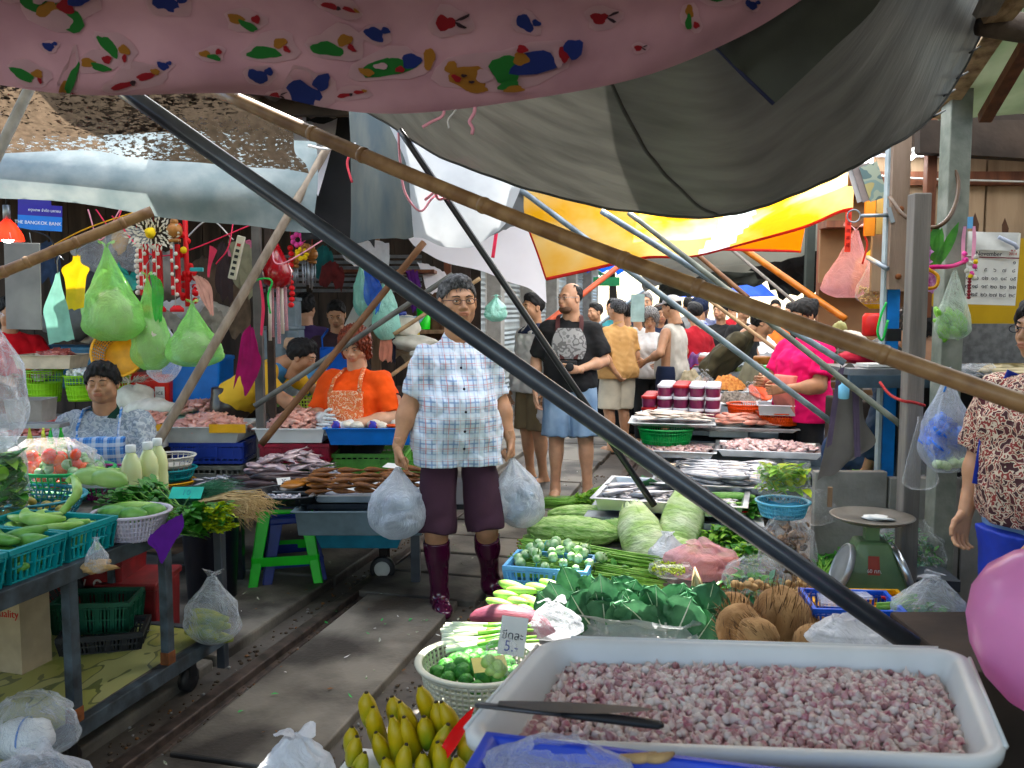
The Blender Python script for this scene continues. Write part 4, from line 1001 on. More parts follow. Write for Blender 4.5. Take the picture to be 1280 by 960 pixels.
def foliage_mb(w,l,h,n,leafl=.05,leafw=.018,curl=.4,seed=0,wav=0,dome=True):
 mb=MB(); rg=random.Random(seed)
 for i in range(n):
  a=rg.uniform(0,2*PI); q=math.sqrt(rg.random()); x=q*w/2*math.cos(a); y=q*l/2*math.sin(a)
  z=rg.uniform(.3,1)*h*(math.sqrt(max(.05,1-q*q)) if dome else 1)
  mb.mi=0 if rg.random()<.6 else 1
  mb.leaf((x,y,z),(rg.uniform(-1,1),rg.uniform(-1,1),rg.uniform(-.1,.9)),(0,0,1),leafl*rg.uniform(.5,1.2),leafw*rg.uniform(.6,1.2),curl=curl*rg.uniform(0,2),n=4,fold=.3,wav=wav)
 return mb
def fish_mb(L=.25,h=.05,t=.026,n=12,fork=1):
 k=12; vs=[];fs=[]; mb=MB()
 prof=[.05,.55,.85,1,.98,.9,.78,.62,.46,.32,.20,.14,.13]
 pts=[(L*(i/k*.86-.5),0,0) for i in range(k+1)]
 for i in range(k+1):
  for j in range(n):
   a=2*PI*j/n; vs.append((pts[i][0],h/2*prof[i]*math.cos(a),t/2*prof[i]**.8*math.sin(a)+t/2))
 for i in range(k):
  for j in range(n): a=i*n+j; b=i*n+(j+1)%n; fs.append((a,b,b+n,a+n))
 fs.append(tuple(range(n-1,-1,-1))); fs.append(tuple(range(k*n,k*n+n))); mb.add(vs,fs,flat=False)
 x=L*.35; z=t/2
 mb.add([(x,-h*.06,z+.002),(x,h*.06,z+.002),(L*.5,h*.42,z),(L*.44,0,z),(L*.5,-h*.42,z),(x,-h*.06,z-.002),(x,h*.06,z-.002)],[(0,1,2,3),(0,3,4),(5,3,2,6),(5,4,3)])
 mb.add([(-.12*L,h*.48,z),(.12*L,h*.40,z),(-.02*L,h*.72,z),(-.12*L,h*.45,z-.002)],[(0,1,2),(3,2,1)])
 mb.mi=1; mb.ell((-L*.43,h*.10,t*.78),(.005,.005,.003),6,4)
 return mb
FISHS=mat('silver_fish_skin',(.22,.24,.27),rough=.22,metal=.45,col2=(.60,.58,.60),scale=9,stretch=(1,3,1),bump=.1,bscale=150,bdist=.001)
FISHP=mat('pink_silver_fish_skin',(.45,.32,.33),rough=.28,metal=.25,col2=(.68,.58,.58),scale=10,stretch=(1,3,1))
FISHD=mat('dark_fish_skin',(.02,.014,.018),rough=.3,col2=(.10,.06,.06),scale=10,stretch=(1,3,1),coat=.3)
FISHW=mat('pale_split_fish',(.55,.46,.40),rough=.5,col2=(.74,.66,.58),scale=20,bump=.2,bscale=80,bdist=.003)
FISHG=mat('grilled_fish_skin',(.10,.035,.012),rough=.45,col2=(.26,.11,.035),scale=28,bump=.5,bscale=80,bdist=.004)
SQUID=mat('wet_pink_flesh',(.60,.38,.38),rough=.2,col2=(.82,.66,.64),scale=18,coat=.5)
MEAT=mat('raw_chicken',(.60,.28,.22),rough=.3,col2=(.78,.50,.42),scale=14,coat=.4,bump=.2,bscale=60,bdist=.004)
MEATR=mat('raw_red_meat',(.30,.05,.04),rough=.3,col2=(.62,.28,.24),scale=14,coat=.4)
def lump_mb(r=.03,sx=1.5,sy=1,sz=.6,wob=.25):
 mb=MB(); mb.ell((0,0,0),(r*sx,r*sy,r*sz),10,7,wob=wob); return mb
def piece(name,label,cat,mb,m,group): return solo(name,label,cat,mb,m,group=group)
def heap(proto,n,loc,w,l,h,rz,label,group,flat=.35,scl=(.8,1.2),base=.008,ryaw=None):
 """mounded heap over a w x l footprint"""
 c=V(loc)
 def fn(i):
  t=(i+.5)/n; a=i*2.39996+rz; q=math.sqrt(t)
  x=q*w/2*math.cos(a); y=q*l/2*math.sin(a); z=base+h*(1-q*q)*U(.75,1)
  p=c+Matrix.Rotation(rz,3,'Z')@V((x,y,z))
  return Matrix.Translation(p)@Euler((U(-flat,flat),U(-flat,flat),(rz+U(-ryaw,ryaw)) if ryaw is not None else U(0,6.3))).to_matrix().to_4x4()
 return scatter(proto,n,fn,label,group,scl=scl)
def mound(name,label,cat,loc,w,l,h,m,rz=0,rough=.006,kind='stuff',nu=26,f=60):
 mb=MB(); ph=U(0,9)
 def fn(u,v):
  a=u*2*PI; q=v; x=q*w/2*math.cos(a); y=q*l/2*math.sin(a)
  return (x*(1+.05*math.sin(3*a+ph)),y*(1+.06*math.sin(4*a-ph)),h*(1-q**2.2)+rough*math.sin(f*x+ph)*math.sin(f*y*1.2-ph)+rough*.6*math.sin(2.3*f*x-y*f))
 mb.surf(fn,nu*2,nu//2); o=solo(name,label,cat,mb,m,loc=loc,rz=rz)
 if kind: o['kind']=kind
 return o
def textmesh(s,size,name='lettering',extr=.0008,align='CENTER'):
 cu=bpy.data.curves.new(name,'FONT'); cu.body=s; cu.size=size; cu.extrude=extr; cu.align_x=align; cu.align_y='CENTER'; cu.resolution_u=3
 ob=bpy.data.objects.new('tmp',cu); COL.objects.link(ob)
 dg=bpy.context.evaluated_depsgraph_get(); me=bpy.data.meshes.new_from_object(ob.evaluated_get(dg));
 bpy.data.objects.remove(ob); me.name=name; return me
def lettering(s,size,m,M,parent,name='lettering',extr=.0008):
 me=textmesh(s,size,name,extr); me.materials.clear(); me.materials.append(m)
 o=bpy.data.objects.new(name,me); COL.objects.link(o); o.parent=parent; o.matrix_local=M; return o
def facing(loc,tilt=0,yaw=0):
 """matrix for a board whose face (+z) looks at the lens side, x to picture right"""
 x=RT; z=(-FH).normalized(); y=z.cross(x)
 m=Matrix((x,y,z)).transposed().to_4x4(); m=m@Matrix.Rotation(yaw,4,'Y')@Matrix.Rotation(tilt,4,'X'); m.translation=V(loc); return m
def scrawl(mb,cx,cy,w,h,seed=0,t=.0015,z=.0012):
 rg=random.Random(seed); pts=[(cx+(i/9-.5)*w,cy+h*.5*math.sin(i*1.9+seed)*rg.uniform(.5,1),z) for i in range(10)]
 mb.tube(pts,t,4,sq=.3)
def price_card(label,loc,w,h,m,txt,rz=0,tilt=-.9,roll=0,ink=None,group=None,size=None):
 """card lying or leaning; tilt 0 = lies flat"""
 t=thing('price_card',label,'price card',M=Matrix.Translation(V(loc))@Euler((tilt,roll,rz)).to_matrix().to_4x4(),group=group)
 mb=MB(); mb.box((0,0,0),(w,h,.0016)); mk('card',mb,m,t)
 if txt: lettering(txt,size or h*.62,ink or INK,M4((0,0,.0012)),t,'writing')
 return t
# ---------------------------------------------------------------- left stalls: shed
def box_thing(name,label,cat,c,d,m,rz=YAW,bev=.004,group=None):
 mb=MB(); mb.box((0,0,0),d); return solo(name,label,cat,mb,m,loc=c,rz=rz,bev=bev,group=group)
INNER=mat('dark_boards',(.028,.022,.019),rough=.9,col2=(.075,.055,.045),scale=2,stretch=(5,5,.5),bump=.3,bscale=15)  # boards coloured dark to give the dark interior at the back
w=thing('shed_wall','dark board wall at the back of the left stalls','wall',B(180,9.4,0),YAW)
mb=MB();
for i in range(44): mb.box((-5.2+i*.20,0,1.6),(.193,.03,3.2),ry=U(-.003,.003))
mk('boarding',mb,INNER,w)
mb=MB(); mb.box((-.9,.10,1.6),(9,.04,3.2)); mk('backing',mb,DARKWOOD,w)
rf=thing('shed_roof','low dark corrugated roof over the left stalls','roof',B(150,7.2,2.75),YAW)
CORR=mat('rusty_corrugated_iron',(.06,.05,.045),rough=.7,metal=.3,col2=(.16,.12,.10),scale=3)
mb=MB(); mb.surf(lambda u,v:(-4.2+8.1*u,-2.0+4.4*v,.14*v*0+.02*math.sin(u*360)-.10*v+.12),200,2); mk('sheet',mb,CORR,rf)
for y in (-1.6,-.3,1.1):
 mb=MB(); mb.box((-.2,y,.02-.03*y),(7.6,.07,.10)); mk('purlin',mb,DARKWOOD,rf)
def post(name,label,px,d,w,h,m,z0=0,group=None,tilt=0,dd=None):
 mb=MB(); mb.box((0,0,h/2),(w,dd or w,h),rx=0,ry=tilt); return solo(name,label,'post',mb,m,loc=(lambda q:V((q.x,q.y,z0)))(B(px,d,1.3)),rz=YAW,bev=.004,group=group)
post('steel_post','dark grey steel post behind the magenta towel',324,5.55,.052,2.35,mat('dark_post',(.07,.065,.06),rough=.6,col2=(.13,.12,.11),scale=6))
post('wooden_post','brown timber post just right of the dark steel post',339,5.75,.045,2.3,mat('brown_timber',(.045,.03,.022),rough=.8,var=.3))
post('wooden_post','weathered timber post with wire and hanging bags behind the woman in orange',470,7.4,.075,2.5,WOOD)
post('wooden_post','thin dark post at the back behind the purple shirt',388,8.2,.05,2.4,DARKWOOD)
post('wooden_post','timber post behind the walking man by the shelves',560,8.8,.07,2.6,WOODRED)
# shelf of goods behind
def shelf(label,px0,px1,d,z,m,depth=.35,th=.03):
 a=B(px0,d,z); b=B(px1,d,z); L=(b-a).length; mb=MB(); mb.box((0,0,-th/2),(L,depth,th)); return solo('shelf',label,'shelf',mb,m,loc=(a+b)/2,rz=YAW,bev=.003)
shelf('high red brown shelf plank behind the woman in orange',395,545,7.9,1.55+(385-338)*7.9/1100,WOODRED)
shelf('lower shelf plank holding green cup and bowl',505,580,7.6,1.55-(412-385)*7.6/1100,WOOD)
shelf('low white shelf board behind the perforated chair',515,575,7.2,1.55-(438-385)*7.2/1100,PLGREY)
mb=MB()
for i in range(7): mb.box((0,0,i*.055),(1.6,.01,.03),rx=.5)
solo('louvre_panel','grey louvred panel behind man in blue apron','panel',mb,STEEL_GREY,loc=B(425,8.6,1.72),rz=YAW)
# far clutter at back of stalls
def clothpiece(label,quad,d,m,name='cloth',cat='cloth',wr=.015,wf=(2.5,1),nu=12,nv=14,grp=None,seed=1,rows=None):
 """hanging cloth given by px rows"""
 rows=rows or [quad[:2],quad[2:]]
 rr=[[P(x,y,d) for x,y in r] for r in rows]
 o=rr[0][0]; mb=MB(); mb.surf(patch_fn([[p-o for p in r] for r in rr],wr=wr,wf=wf,seed=seed),nu,nv)
 return solo(name,label,cat,mb,m,loc=o,group=grp)
clothpiece('white sheet of plastic hanging high behind the slate curtain',None,7.0,WBAG,rows=[[(425,296),(455,298),(487,302)],[(430,325),(455,335),(486,340)]],name='plastic_sheet',cat='sheet')
clothpiece('purple cloth strips hanging from high shelf',None,7.6,mat('purple_cloth',(.10,.02,.18),rough=.8,trans=.1),rows=[[(507,338),(523,338)],[(512,365),(525,365)],[(514,388),(525,392)]],wr=.02,wf=(3,1))
clothpiece('bright white plastic sheet behind the pole left of walking man',None,8.0,WT,rows=[[(520,326),(556,338)],[(530,350),(560,352)],[(535,366),(557,368)]],name='plastic_sheet',cat='sheet')
clothpiece('peach striped cloth hanging on the timber post',None,7.2,mat('peach_cloth',(.65,.28,.20),rough=.85,trans=.15),rows=[[(478,405),(488,406)],[(475,430),(490,430)],[(474,450),(490,452)]])
clothpiece('dark striped cloth strip beside the peach cloth',None,7.25,mat('navy_cloth',(.02,.025,.05),rough=.9),rows=[[(487,405),(492,410)],[(490,430),(494,430)],[(490,452),(495,453)]])
for lb,x,y0,y1,w,m in (('blue and white bag hanging on the timber post',452,332,395,.26,MBAG),('mint green bag hanging right of the timber post',483,352,425,.26,MBAG),('pale mint bag hung behind the walking man right shoulder',620,372,402,.30,MBAG)):
 h=(y1-y0)*7.2/1100; bag(lb,P(x,y1,7.2),w,h,m,rz=U(0,3),sy=.5,fill=.6,name='hanging_bag',group=None)
clothpiece('blue plastic bag crumpled over the mint one',None,7.05,BBAG,rows=[[(455,335),(468,338)],[(455,360),(477,362)],[(462,388),(474,390)]],name='hanging_bag',cat='bag',wr=.03)
clothpiece('yellow bag draped below the lower shelf',None,7.4,mat('yellow_cloth',(.75,.60,.02),rough=.6,trans=.2),rows=[[(508,412),(525,414)],[(510,425),(524,428)],[(512,436),(523,438)]])
t=thing('cup','bright green plastic cup on the lower shelf','cup',B(530,7.5,1.37)); mb=MB(); mb.lathe([(.05,0),(.062,.17),(.058,.17),(.046,.01),(0,.01)],n=18,cap=False); mk('body',mb,PLBGREEN,t); mb=MB(); mb.lathe([(.06,.168),(.066,.172),(.06,.178)],n=18,cap=False); mk('lip',mb,PLBGREEN,t)
mb=MB(); mb.lathe([(.06,0),(.15,.10),(.155,.10),(.07,-.004)],n=22,cap=False); solo('bowl','clear bluish bowl beside the green cup','bowl',mb,bagmat('blue_clear',(.5,.7,.9),alpha=.4),loc=B(512,7.5,1.38))
mb=MB(); mb.lathe([(.05,0),(.08,.10),(.075,.12)],n=16); solo('bowl','small dark blue tub left of clear bowl','bowl',mb,PLDBLUE,loc=B(497,7.5,1.40))
SACK=mat('woven_white_sack',(.52,.49,.42),rough=.9,col2=(.66,.63,.56),scale=12,bump=.3,bscale=90,bdist=.003)
def sack(label,loc,r,m=SACK,rz=0,name='sack',group=None):
 mb=MB(); mb.ell((0,0,r[2]*.85),r,22,14,wob=.07); return solo(name,label,'sack',mb,m,loc=loc,rz=rz,group=group)
sack('beige rolled sack behind the woman in orange hair',B(517,7.3,1.20),(.20,.12,.07))
sack('white cushion like bundle above beige rolled sack',B(505,7.4,1.30),(.15,.12,.10))
# clothes basket, grey perforated
rbasket('basket','grey perforated basket behind man in blue apron',B(455,7.7,1.15),.13,.22,mat('grey_teal_plastic',(.20,.28,.27),rough=.5),rb=.9,solid=.6)
# pile of papers
mb=MB()
for i in range(5): mb.box((i*.03,0,.02*i),(.16,.01,.20),ry=.5+.1*i,rx=.2)
solo('paper_stack','white papers stuck up beside man in blue apron','papers',mb,PAPER,loc=B(447,7.3,1.45),rz=YAW)
# stacked grey boxes with cup and jar
gb=mat('blue_grey_box',(.15,.19,.22),rough=.5,var=.2)
for lb,x,y,w,h in (('lower left blue grey box beside the steel post',349,452,.20,.26),('lower right blue grey box under glass jar',367,452,.13,.26),('upper blue grey box under the coffee cup',358,413,.19,.24)):
 t=thing('storage_box',lb,'box',P(x,y,6.8),YAW); mb=MB(); mb.box((0,0,h/2),(w,.2,h-.03)); mk('body',mb,gb,t,bev=.006); mb=MB(); mb.box((0,0,h),(w+.012,.21,.025)); mk('lid',mb,gb,t,bev=.005)
t=thing('coffee_cup','white coffee cup on saucer on top of grey box','cup',P(358,404,6.75));
mb=MB(); mb.lathe([(.022,0),(.045,.05),(.05,.075),(.046,.073),(.02,.006),(0,.006)],n=20,cap=False); mk('bowl',mb,PLW,t)
mb=MB(); mb.tube([(.047,0,.06),(.075,0,.06),(.08,0,.035),(.045,0,.02)],.006,6); mk('handle',mb,PLW,t)
mb=MB(); mb.lathe([(.03,-.012),(.075,-.002),(.072,.0),(.0,-.008)],(-.02,0,0),n=20,cap=False); mk('saucer',mb,PLW,t)
mb=MB(); mb.lathe([(.035,0),(.05,.03),(.045,.07),(.03,.09)],n=16); solo('glass_jar','small round glass jar with brown powder on the box ledge','jar',mb,bagmat('glass_brown',(.7,.5,.35),alpha=.55),loc=P(363,437,6.6))
# signs, lamps, board
BLS=mat('sign_blue',(.02,.20,.62),rough=.4,var=.05); NVS=mat('sign_navy',(.03,.02,.28),rough=.4,var=.05); WSG=mat('sign_white',(.8,.85,.9),rough=.5,var=0)
t=thing('blue_sign','blue sign with white lettering hanging under the shed roof','sign',M=facing(P(50,272,5.6))@Matrix.Rotation(-.06,4,'Z'))
mb=MB(); mb.box((0,-.035,0),(.28,.09,.006)); mk('lower_panel',mb,BLS,t); mb=MB(); mb.box((0,.045,0),(.28,.07,.006)); mk('upper_panel',mb,NVS,t)
lettering('THE BANGKOK BANK',.030,WSG,M4((-.01,-.035,.004)),t); lettering('กรุงเทพ จำกัด มหาชน',.024,WSG,M4((.03,.045,.004)),t)
t=thing('blue_sign','second blue sign half hidden above the beam','sign',M=facing(P(43,250,5.9))@Matrix.Rotation(.04,4,'Z'))
mb=MB(); mb.box((0,0,0),(.22,.09,.006)); mk('panel',mb,NVS,t); mb=MB(); mb.box((0,.05,.001),(.22,.02,.006)); mk('stripe',mb,BLS,t)
RLAMP=mat('red_lampshade',(.75,.06,.04),rough=.4,var=.05,trans=.4)
def lampshade(label,px,py,d,r):
 t=thing('hanging_lamp',label,'lamp',P(px,py,d)); mb=MB(); mb.lathe([(r,0),(r*.95,.03),(r*.55,.09),(r*.2,.12),(r*.18,.15)],n=26,cap=False); mk('lamp_shade',mb,RLAMP,t)
 mb=MB(); mb.tube([(0,0,.12),(0,0,.2)],.02,10); mk('socket',mb,STEEL_GREY,t)
 mb=MB(); mb.tube([(0,0,.2),(.02,0,.5),(-.04,0,.9)],.005,6); mk('cord',mb,PLBLACK,t)
 mb=MB(); mb.ell((0,0,.02),.035,12,8); mk('bulb',mb,mat('lit_bulb',(1,1,1),em=(1,.97,.9,9),var=0),t); return t
lampshade('red hanging lamp shade with lit bulb at far left',10,301,5.0,.085)
t=thing('board','stained grey board hanging from bamboo pole at far left','board',M=facing(P(29,358,4.5))@Matrix.Rotation(-.02,4,'Z'))
mb=MB(); mb.box((0,0,0),(.18,.44,.012)); mk('panel',mb,mat('stained_board',(.22,.22,.22),rough=.8,col2=(.32,.32,.31),scale=5,det=8),t,bev=.002)
for q in (-1,1):
 mb=MB(); mb.tube([(q*.05,.21,.0),(q*.05,.27,.02)],.002,5); mk('wire',mb,STEEL_GREY,t)
# hanging garlands and chimes
SHELL=mat('shell_white',(.72,.68,.60),rough=.5,var=.1); CHR=mat('garland_red',(.60,.02,.03),rough=.6,var=.15); CHY=mat('flower_yellow',(.85,.62,.02),rough=.7); GOURD=mat('dried_gourd',(.42,.20,.07),rough=.4,var=.2,scale=20); PNK=mat('flower_pink',(.80,.12,.40),rough=.7)
def chime(label,px,py,d,s,kind,name='wind_chime',cat='wind chime'):
 t=thing(name,label,cat,P(px,py,d),YAW,'ornaments hanging over the left stalls')
 if kind=='shell':
  mb=MB()
  for i in range(120):
   a=i*2.4; q=.17*s*math.sqrt(i/120); mb.leaf((q*math.cos(a),-.02+U(-.01,.01),q*math.sin(a)*.6),(math.cos(a)+U(-.6,.6),-.5,math.sin(a)+U(-.6,.6)),(0,-1,0),.032*s,.007*s,n=2)
  mk('shell_fan',mb,SHELL,t)
  mb=MB(); mb.ell((0,-.05,.0),.035*s,12,8,wob=.1); mk('yellow_flower',mb,CHY,t)
  for x,n in ((-.07,8),(.02,8),(.14,8)):
   mb=MB(); mb.box((x*s,0,-.24*s),(.06*s,.02,.34*s)); mk('red_drop',mb,CHR,t)
   mb=MB()
   for i in range(n): mb.ell((x*s+(.012 if i%2 else -.012),-.022,-.09*s-.045*i*s),(.014*s,.01,.014*s),7,5)
   mb.tube([(x*s,-.02,-.05*s),(x*s,-.02,-.50*s)],.003*s,4); mk('bead_string',mb,SHELL,t)
   mb=MB(); mb.lathe([(.045*s,-.02),(.045*s,.0),(.02*s,.02)],(x*s,0,-.50*s),14); mk('disc',mb,CHR,t)
 elif kind=='gourd':
  mb=MB(); mb.ell((0,0,0),(.085*s,.085*s,.085*s),16,12); mb.ell((0,0,.09*s),(.045*s,.045*s,.05*s),12,8); mk('gourd',mb,GOURD,t)
  for i in range(4):
   a=i*1.57; mb=MB(); mb.tube([(.04*s*math.cos(a),.04*s*math.sin(a),-.12*s),(.04*s*math.cos(a),.04*s*math.sin(a),-.42*s-.03*i*s)],.010*s,8); mk('tube',mb,STEEL_GREY,t)
  mb=MB(); mb.lathe([(.065*s,-.01),(.065*s,.01)],(0,0,-.11*s),16); mk('disc',mb,GOURD,t)
 elif kind=='red':
  mb=MB()
  for i in range(24): mb.ell((U(-.06,.06)*s,U(-.03,.03)*s,U(-.5,.08)*s),(.022*s,.02*s,.024*s),7,5)
  mb.tube([(0,0,.1*s),(0,0,-.52*s)],.018*s,6); mk('garland',mb,CHR,t); mb=MB(); mb.ell((0,-.05*s,-.12*s),.025*s,8,6); mk('yellow_flower',mb,CHY,t)
 elif kind=='lantern':
  mb=MB(); mb.lathe([(.01,.16*s),(.05*s,.08*s),(.10*s,-.02*s),(.085*s,-.10*s),(.03*s,-.13*s)],n=18); mk('body',mb,mat('dark_red_gloss',(.30,.015,.02),rough=.25,coat=.5),t)
  for i in range(5):
   a=i*1.26; mb=MB(); mb.tube([(.05*s*math.cos(a),.05*s*math.sin(a),-.12*s),(.055*s*math.cos(a),.05*s*math.sin(a),-.40*s-.02*i*s)],.011*s,6); mk('drop',mb,SHELL if i%2 else PBAG,t)
 elif kind=='flower':
  for j,(m_,z,r) in enumerate(((PNK,.05,.05),(CHY,-.06,.045),(GOURD,-.02,.03))):
   mb=MB()
   for i in range(7): a=i*.9; mb.ell((r*.8*s*math.cos(a)+(j-1)*.03*s,-.02,z*s+r*.8*s*math.sin(a)),.022*s,7,5)
   mk('flower',mb,m_,t)
  for i in range(3): mb=MB(); mb.tube([(.02*i*s,0,-.12*s),(.02*i*s,0,-.30*s)],.007*s,6); mk('tube',mb,STEEL_GREY,t)
 elif kind=='string':
  mb=MB()
  for i in range(11): mb.ell((.006*math.sin(i),0,-.04*i*s),(.022*s,.02*s,.02*s),7,5)
  mk('bead_string',mb,SHELL if px<200 else CHR,t)
 mb=MB(); mb.tube([(0,0,.08*s),(.005,0,.22*s)],.002,4); mk('cord',mb,INKR,t); return t
chime('large shell fan chime with yellow flower and red beaded drops',192,292,5.3,.9,'shell')
chime('round brown gourd chime with silver tubes beside shell fan',218,288,5.3,.55,'gourd')
chime('bright red garland right of the round gourd',232,292,5.35,.85,'red')
chime('grey shell string left of large shell fan',171,300,5.4,.8,'string')
chime('dark red lantern chime with pink drops right of the timber post',346,335,5.6,1.0,'lantern')
chime('small pink and yellow flower chime near coffee cup',378,308,6.2,.9,'flower')
chime('pale gourd chime with tubes right of flower chime',390,318,6.3,.5,'gourd')
chime('short red bead string between lantern and flowers',363,310,6.2,1.0,'string')
chime('brown gourd on red cord left of flower chime',369,325,6.25,.4,'gourd')
t=thing('power_strip','white multi socket power strip hanging near the roof','power strip',M=facing(P(296,322,5.2))@Matrix.Rotation(-.25,4,'Z'))
mb=MB(); mb.box((0,0,0),(.045,.26,.03)); mk('body',mb,mat('cream_plastic',(.62,.58,.48),rough=.5),t,bev=.005)
for i in range(6): mb=MB(); mb.box((0,-.10+.035*i,.016),(.022,.018,.004)); mk('socket',mb,PLBLACK if i<5 else PLRED,t)
# wires and strings
for i,(a,b,c,m_) in enumerate((((60,310),(110,285),(178,262),PLYEL),((110,262),(125,300),(150,262),PKR),((120,262),(140,285),(155,255),RR),((230,300),(262,275),(292,300),mat('white_string',(.7,.68,.66))),((270,330),(285,310),(292,275),RR),((340,300),(350,330),(420,290),PKR),((140,270),(200,320),(330,275),RR),((0,280),(60,296),(70,330),PLBLACK))):
 rope('thin cord number running under the shed roof'.replace('number ',('yellow','pink','red','white','bright red','pale pink','long red','black')[i]+' '),[P(*a,5.5),P(*b,5.45),P(*c,5.5)],.0045,m_,'cord','cord')
clothpiece('teal plastic bag crumpled on the line behind hanging bags',None,5.9,mat('teal_bag',(.0,.26,.22),rough=.35,trans=.2,bump=.5,bscale=20),rows=[[(146,330),(150,328)],[(140,345),(165,350)],[(146,360),(178,358)]],name='plastic_bag',cat='bag',wr=.03,nu=14)
clothpiece('small teal bag right of the larger teal one',None,6.0,mat('teal_bag',(0,.26,.22)),rows=[[(165,338),(178,340)],[(160,350),(182,352)]],name='plastic_bag',cat='bag',wr=.03)
clothpiece('dark brown jacket hanging beside power strip',None,5.9,mat('dark_brown_cloth',(.03,.018,.018),rough=.9),rows=[[(272,306),(283,300)],[(270,340),(288,340)],[(274,372),(294,378)]],wr=.03,name='jacket',cat='jacket')
clothpiece('faded olive cloth hanging behind the power strip',None,6.1,mat('olive_cloth',(.22,.21,.14),rough=.9,trans=.1),rows=[[(284,300),(318,305)],[(290,335),(315,335)],[(300,365),(318,372)]],wr=.03)
clothpiece('pink cloth strip by the steel post top',None,6.2,mat('pink_cloth',(.50,.16,.24),rough=.9),rows=[[(282,310),(318,296)],[(284,322),(318,312)]],wr=.02)
clothpiece('red plastic strip tied to steel post',None,5.45,RR,rows=[[(324,350),(327,350)],[(327,385),(331,385)],[(325,418),(328,420)]],name='ribbon',cat='ribbon',wr=.004)
clothpiece('bright red plastic strip hanging by the peach gloves',None,5.0,RR,rows=[[(262,306),(272,312)],[(260,330),(264,332)],[(259,346),(262,347)]],name='ribbon',cat='ribbon',wr=.004)
for k,(x,y,w,h,lb,m_) in enumerate(((208,345,.30,.34,'grey bundle of cloth on the rear rack',WOODGREY),(160,312,.34,.30,'clear bag stuffed with foil hanging at the roof',CLEAR2),(112,318,.26,.24,'clear wrapped bundle beside yellow apron hook',CLEAR2),(150,300,.12,.20,'ochre pouch hanging under the bamboo end',PLYEL),(232,372,.32,.3,'white plastic sack on the rear rack',WBAG),(255,352,.25,.35,'brown sack behind the third green bag',mat('brown_sack',(.10,.07,.05),rough=.95,var=.3)),(95,400,.5,.3,'grey covered heap behind the yellow apron',mat('grey_cover',(.12,.13,.13),rough=.8,var=.2)),(150,400,.4,.28,'dark bundle under the first green bag',mat('dark_bundle',(.05,.05,.055),rough=.8,var=.3)))):
 mb=MB(); mb.ell((0,0,0),(w/2,w/2.5,h/2),18,12,wob=.10); solo('bundle',lb,'bundle',mb,m_,loc=P(x,y,6.3+.1*k),rz=YAW)
# hanging green bags
def hang_bag(label,px,ytop,ybot,wpx,d,m,sy=.6,lean=0,seed=1,inner=None,fill=.40,group='green shopping bags hanging on the left stall'):
 h=(ybot-ytop)*d/1100; w=wpx*d/1100
 t=thing('shopping_bag',label,'bag',P(px,ybot,d),YAW,group)
 mb=bag_mb(w*1.05,h,fill=fill,neck=.05,ears=.6,sy=sy,seed=seed,lean=lean,pleat=.12); mk('film',mb,m,t)
 mb=MB(); mb.ell((0,0,h*.30),(w*.33,w*.24,h*.24),16,10,wob=.12); mk('contents',mb,inner or SACK,t)
 hk=h+.02; mb=MB(); mb.tube([(lean*h,0,h*.97),(lean*h,0,hk+.05),(lean*h+.02,0,hk+.075),(lean*h+.035,0,hk+.05)],.0025,5); mk('hook',mb,STEEL_GREY,t); return t
hang_bag('large bulging pale green bag, leftmost of the hanging green bags',142,310,426,76,4.6,GBAG,lean=-.04,seed=3)
hang_bag('green bag with darker folded top left of the red drops',190,348,462,50,4.7,GBAG,lean=-.02,seed=5)
hang_bag('wide green bag with blue printed packet, rightmost near leaning pole',244,380,458,68,4.6,GBAG,lean=-.02,seed=8)
clothpiece('dark green plastic flap folded over the second green bag',None,4.55,GBAG2,rows=[[(187,342),(199,346)],[(190,365),(204,362)],[(192,400),(203,402)]],name='plastic_bag',cat='bag',wr=.01)
clothpiece('peach rubber glove clipped above the rightmost green bag',None,4.5,mat('peach_rubber',(.62,.34,.28),rough=.5,trans=.2),rows=[[(240,344),(256,346)],[(246,358),(264,360)],[(262,392),(268,394)]],name='glove',cat='glove',wr=.01)
mb=MB(); mb.box((0,0,0),(.065,.025,.02)); solo('peg','small teal peg holding peach glove','peg',mb,PLTEAL,loc=P(246,337,4.5),rz=YAW,bev=.003)
bag('white bulging bag behind the second green bag',P(205,478,5.0),.20,.32,CLEAR2,rz=1,sy=.8,fill=.7,ears=0,neck=.3)
def apron(label,pts,d,m,seed):
 rows=[[P(x,y,d) for x,y in r] for r in pts]; o=rows[0][0]
 t=thing('apron',label,'apron',o); mb=MB(); mb.surf(patch_fn([[p-o for p in r] for r in rows],wr=.008,wf=(1.6,1),seed=seed),24,16); mk('cloth',mb,m,t)
 c=(rows[0][0]+rows[0][-1])/2-o; mb=MB(); mb.tube([c,c+V((0,0,.06)),c+V((.015,.0,.085)),c+V((.03,.01,.065))],.0025,5); mk('hook',mb,STEEL_GREY,t)
apron('mint green plastic apron folded on a hook',[[(70,342),(74,341)],[(67,352),(77,351)],[(60,370),(81,368)],[(54,388),(85,386)],[(57,405),(88,402)],[(62,430),(93,425)]],4.3,mat('mint_apron',(.28,.55,.46),rough=.35,trans=.3,bump=.3,bscale=12),2)
apron('bright yellow plastic apron hanging on a hook',[[(91,320),(100,320)],[(89,328),(102,328)],[(77,336),(112,335)],[(81,347),(108,346)],[(83,365),(106,364)],[(82,388),(104,386)]],4.4,mat('yellow_apron',(.75,.50,.01),rough=.4,trans=.35,bump=.25,bscale=12),4)
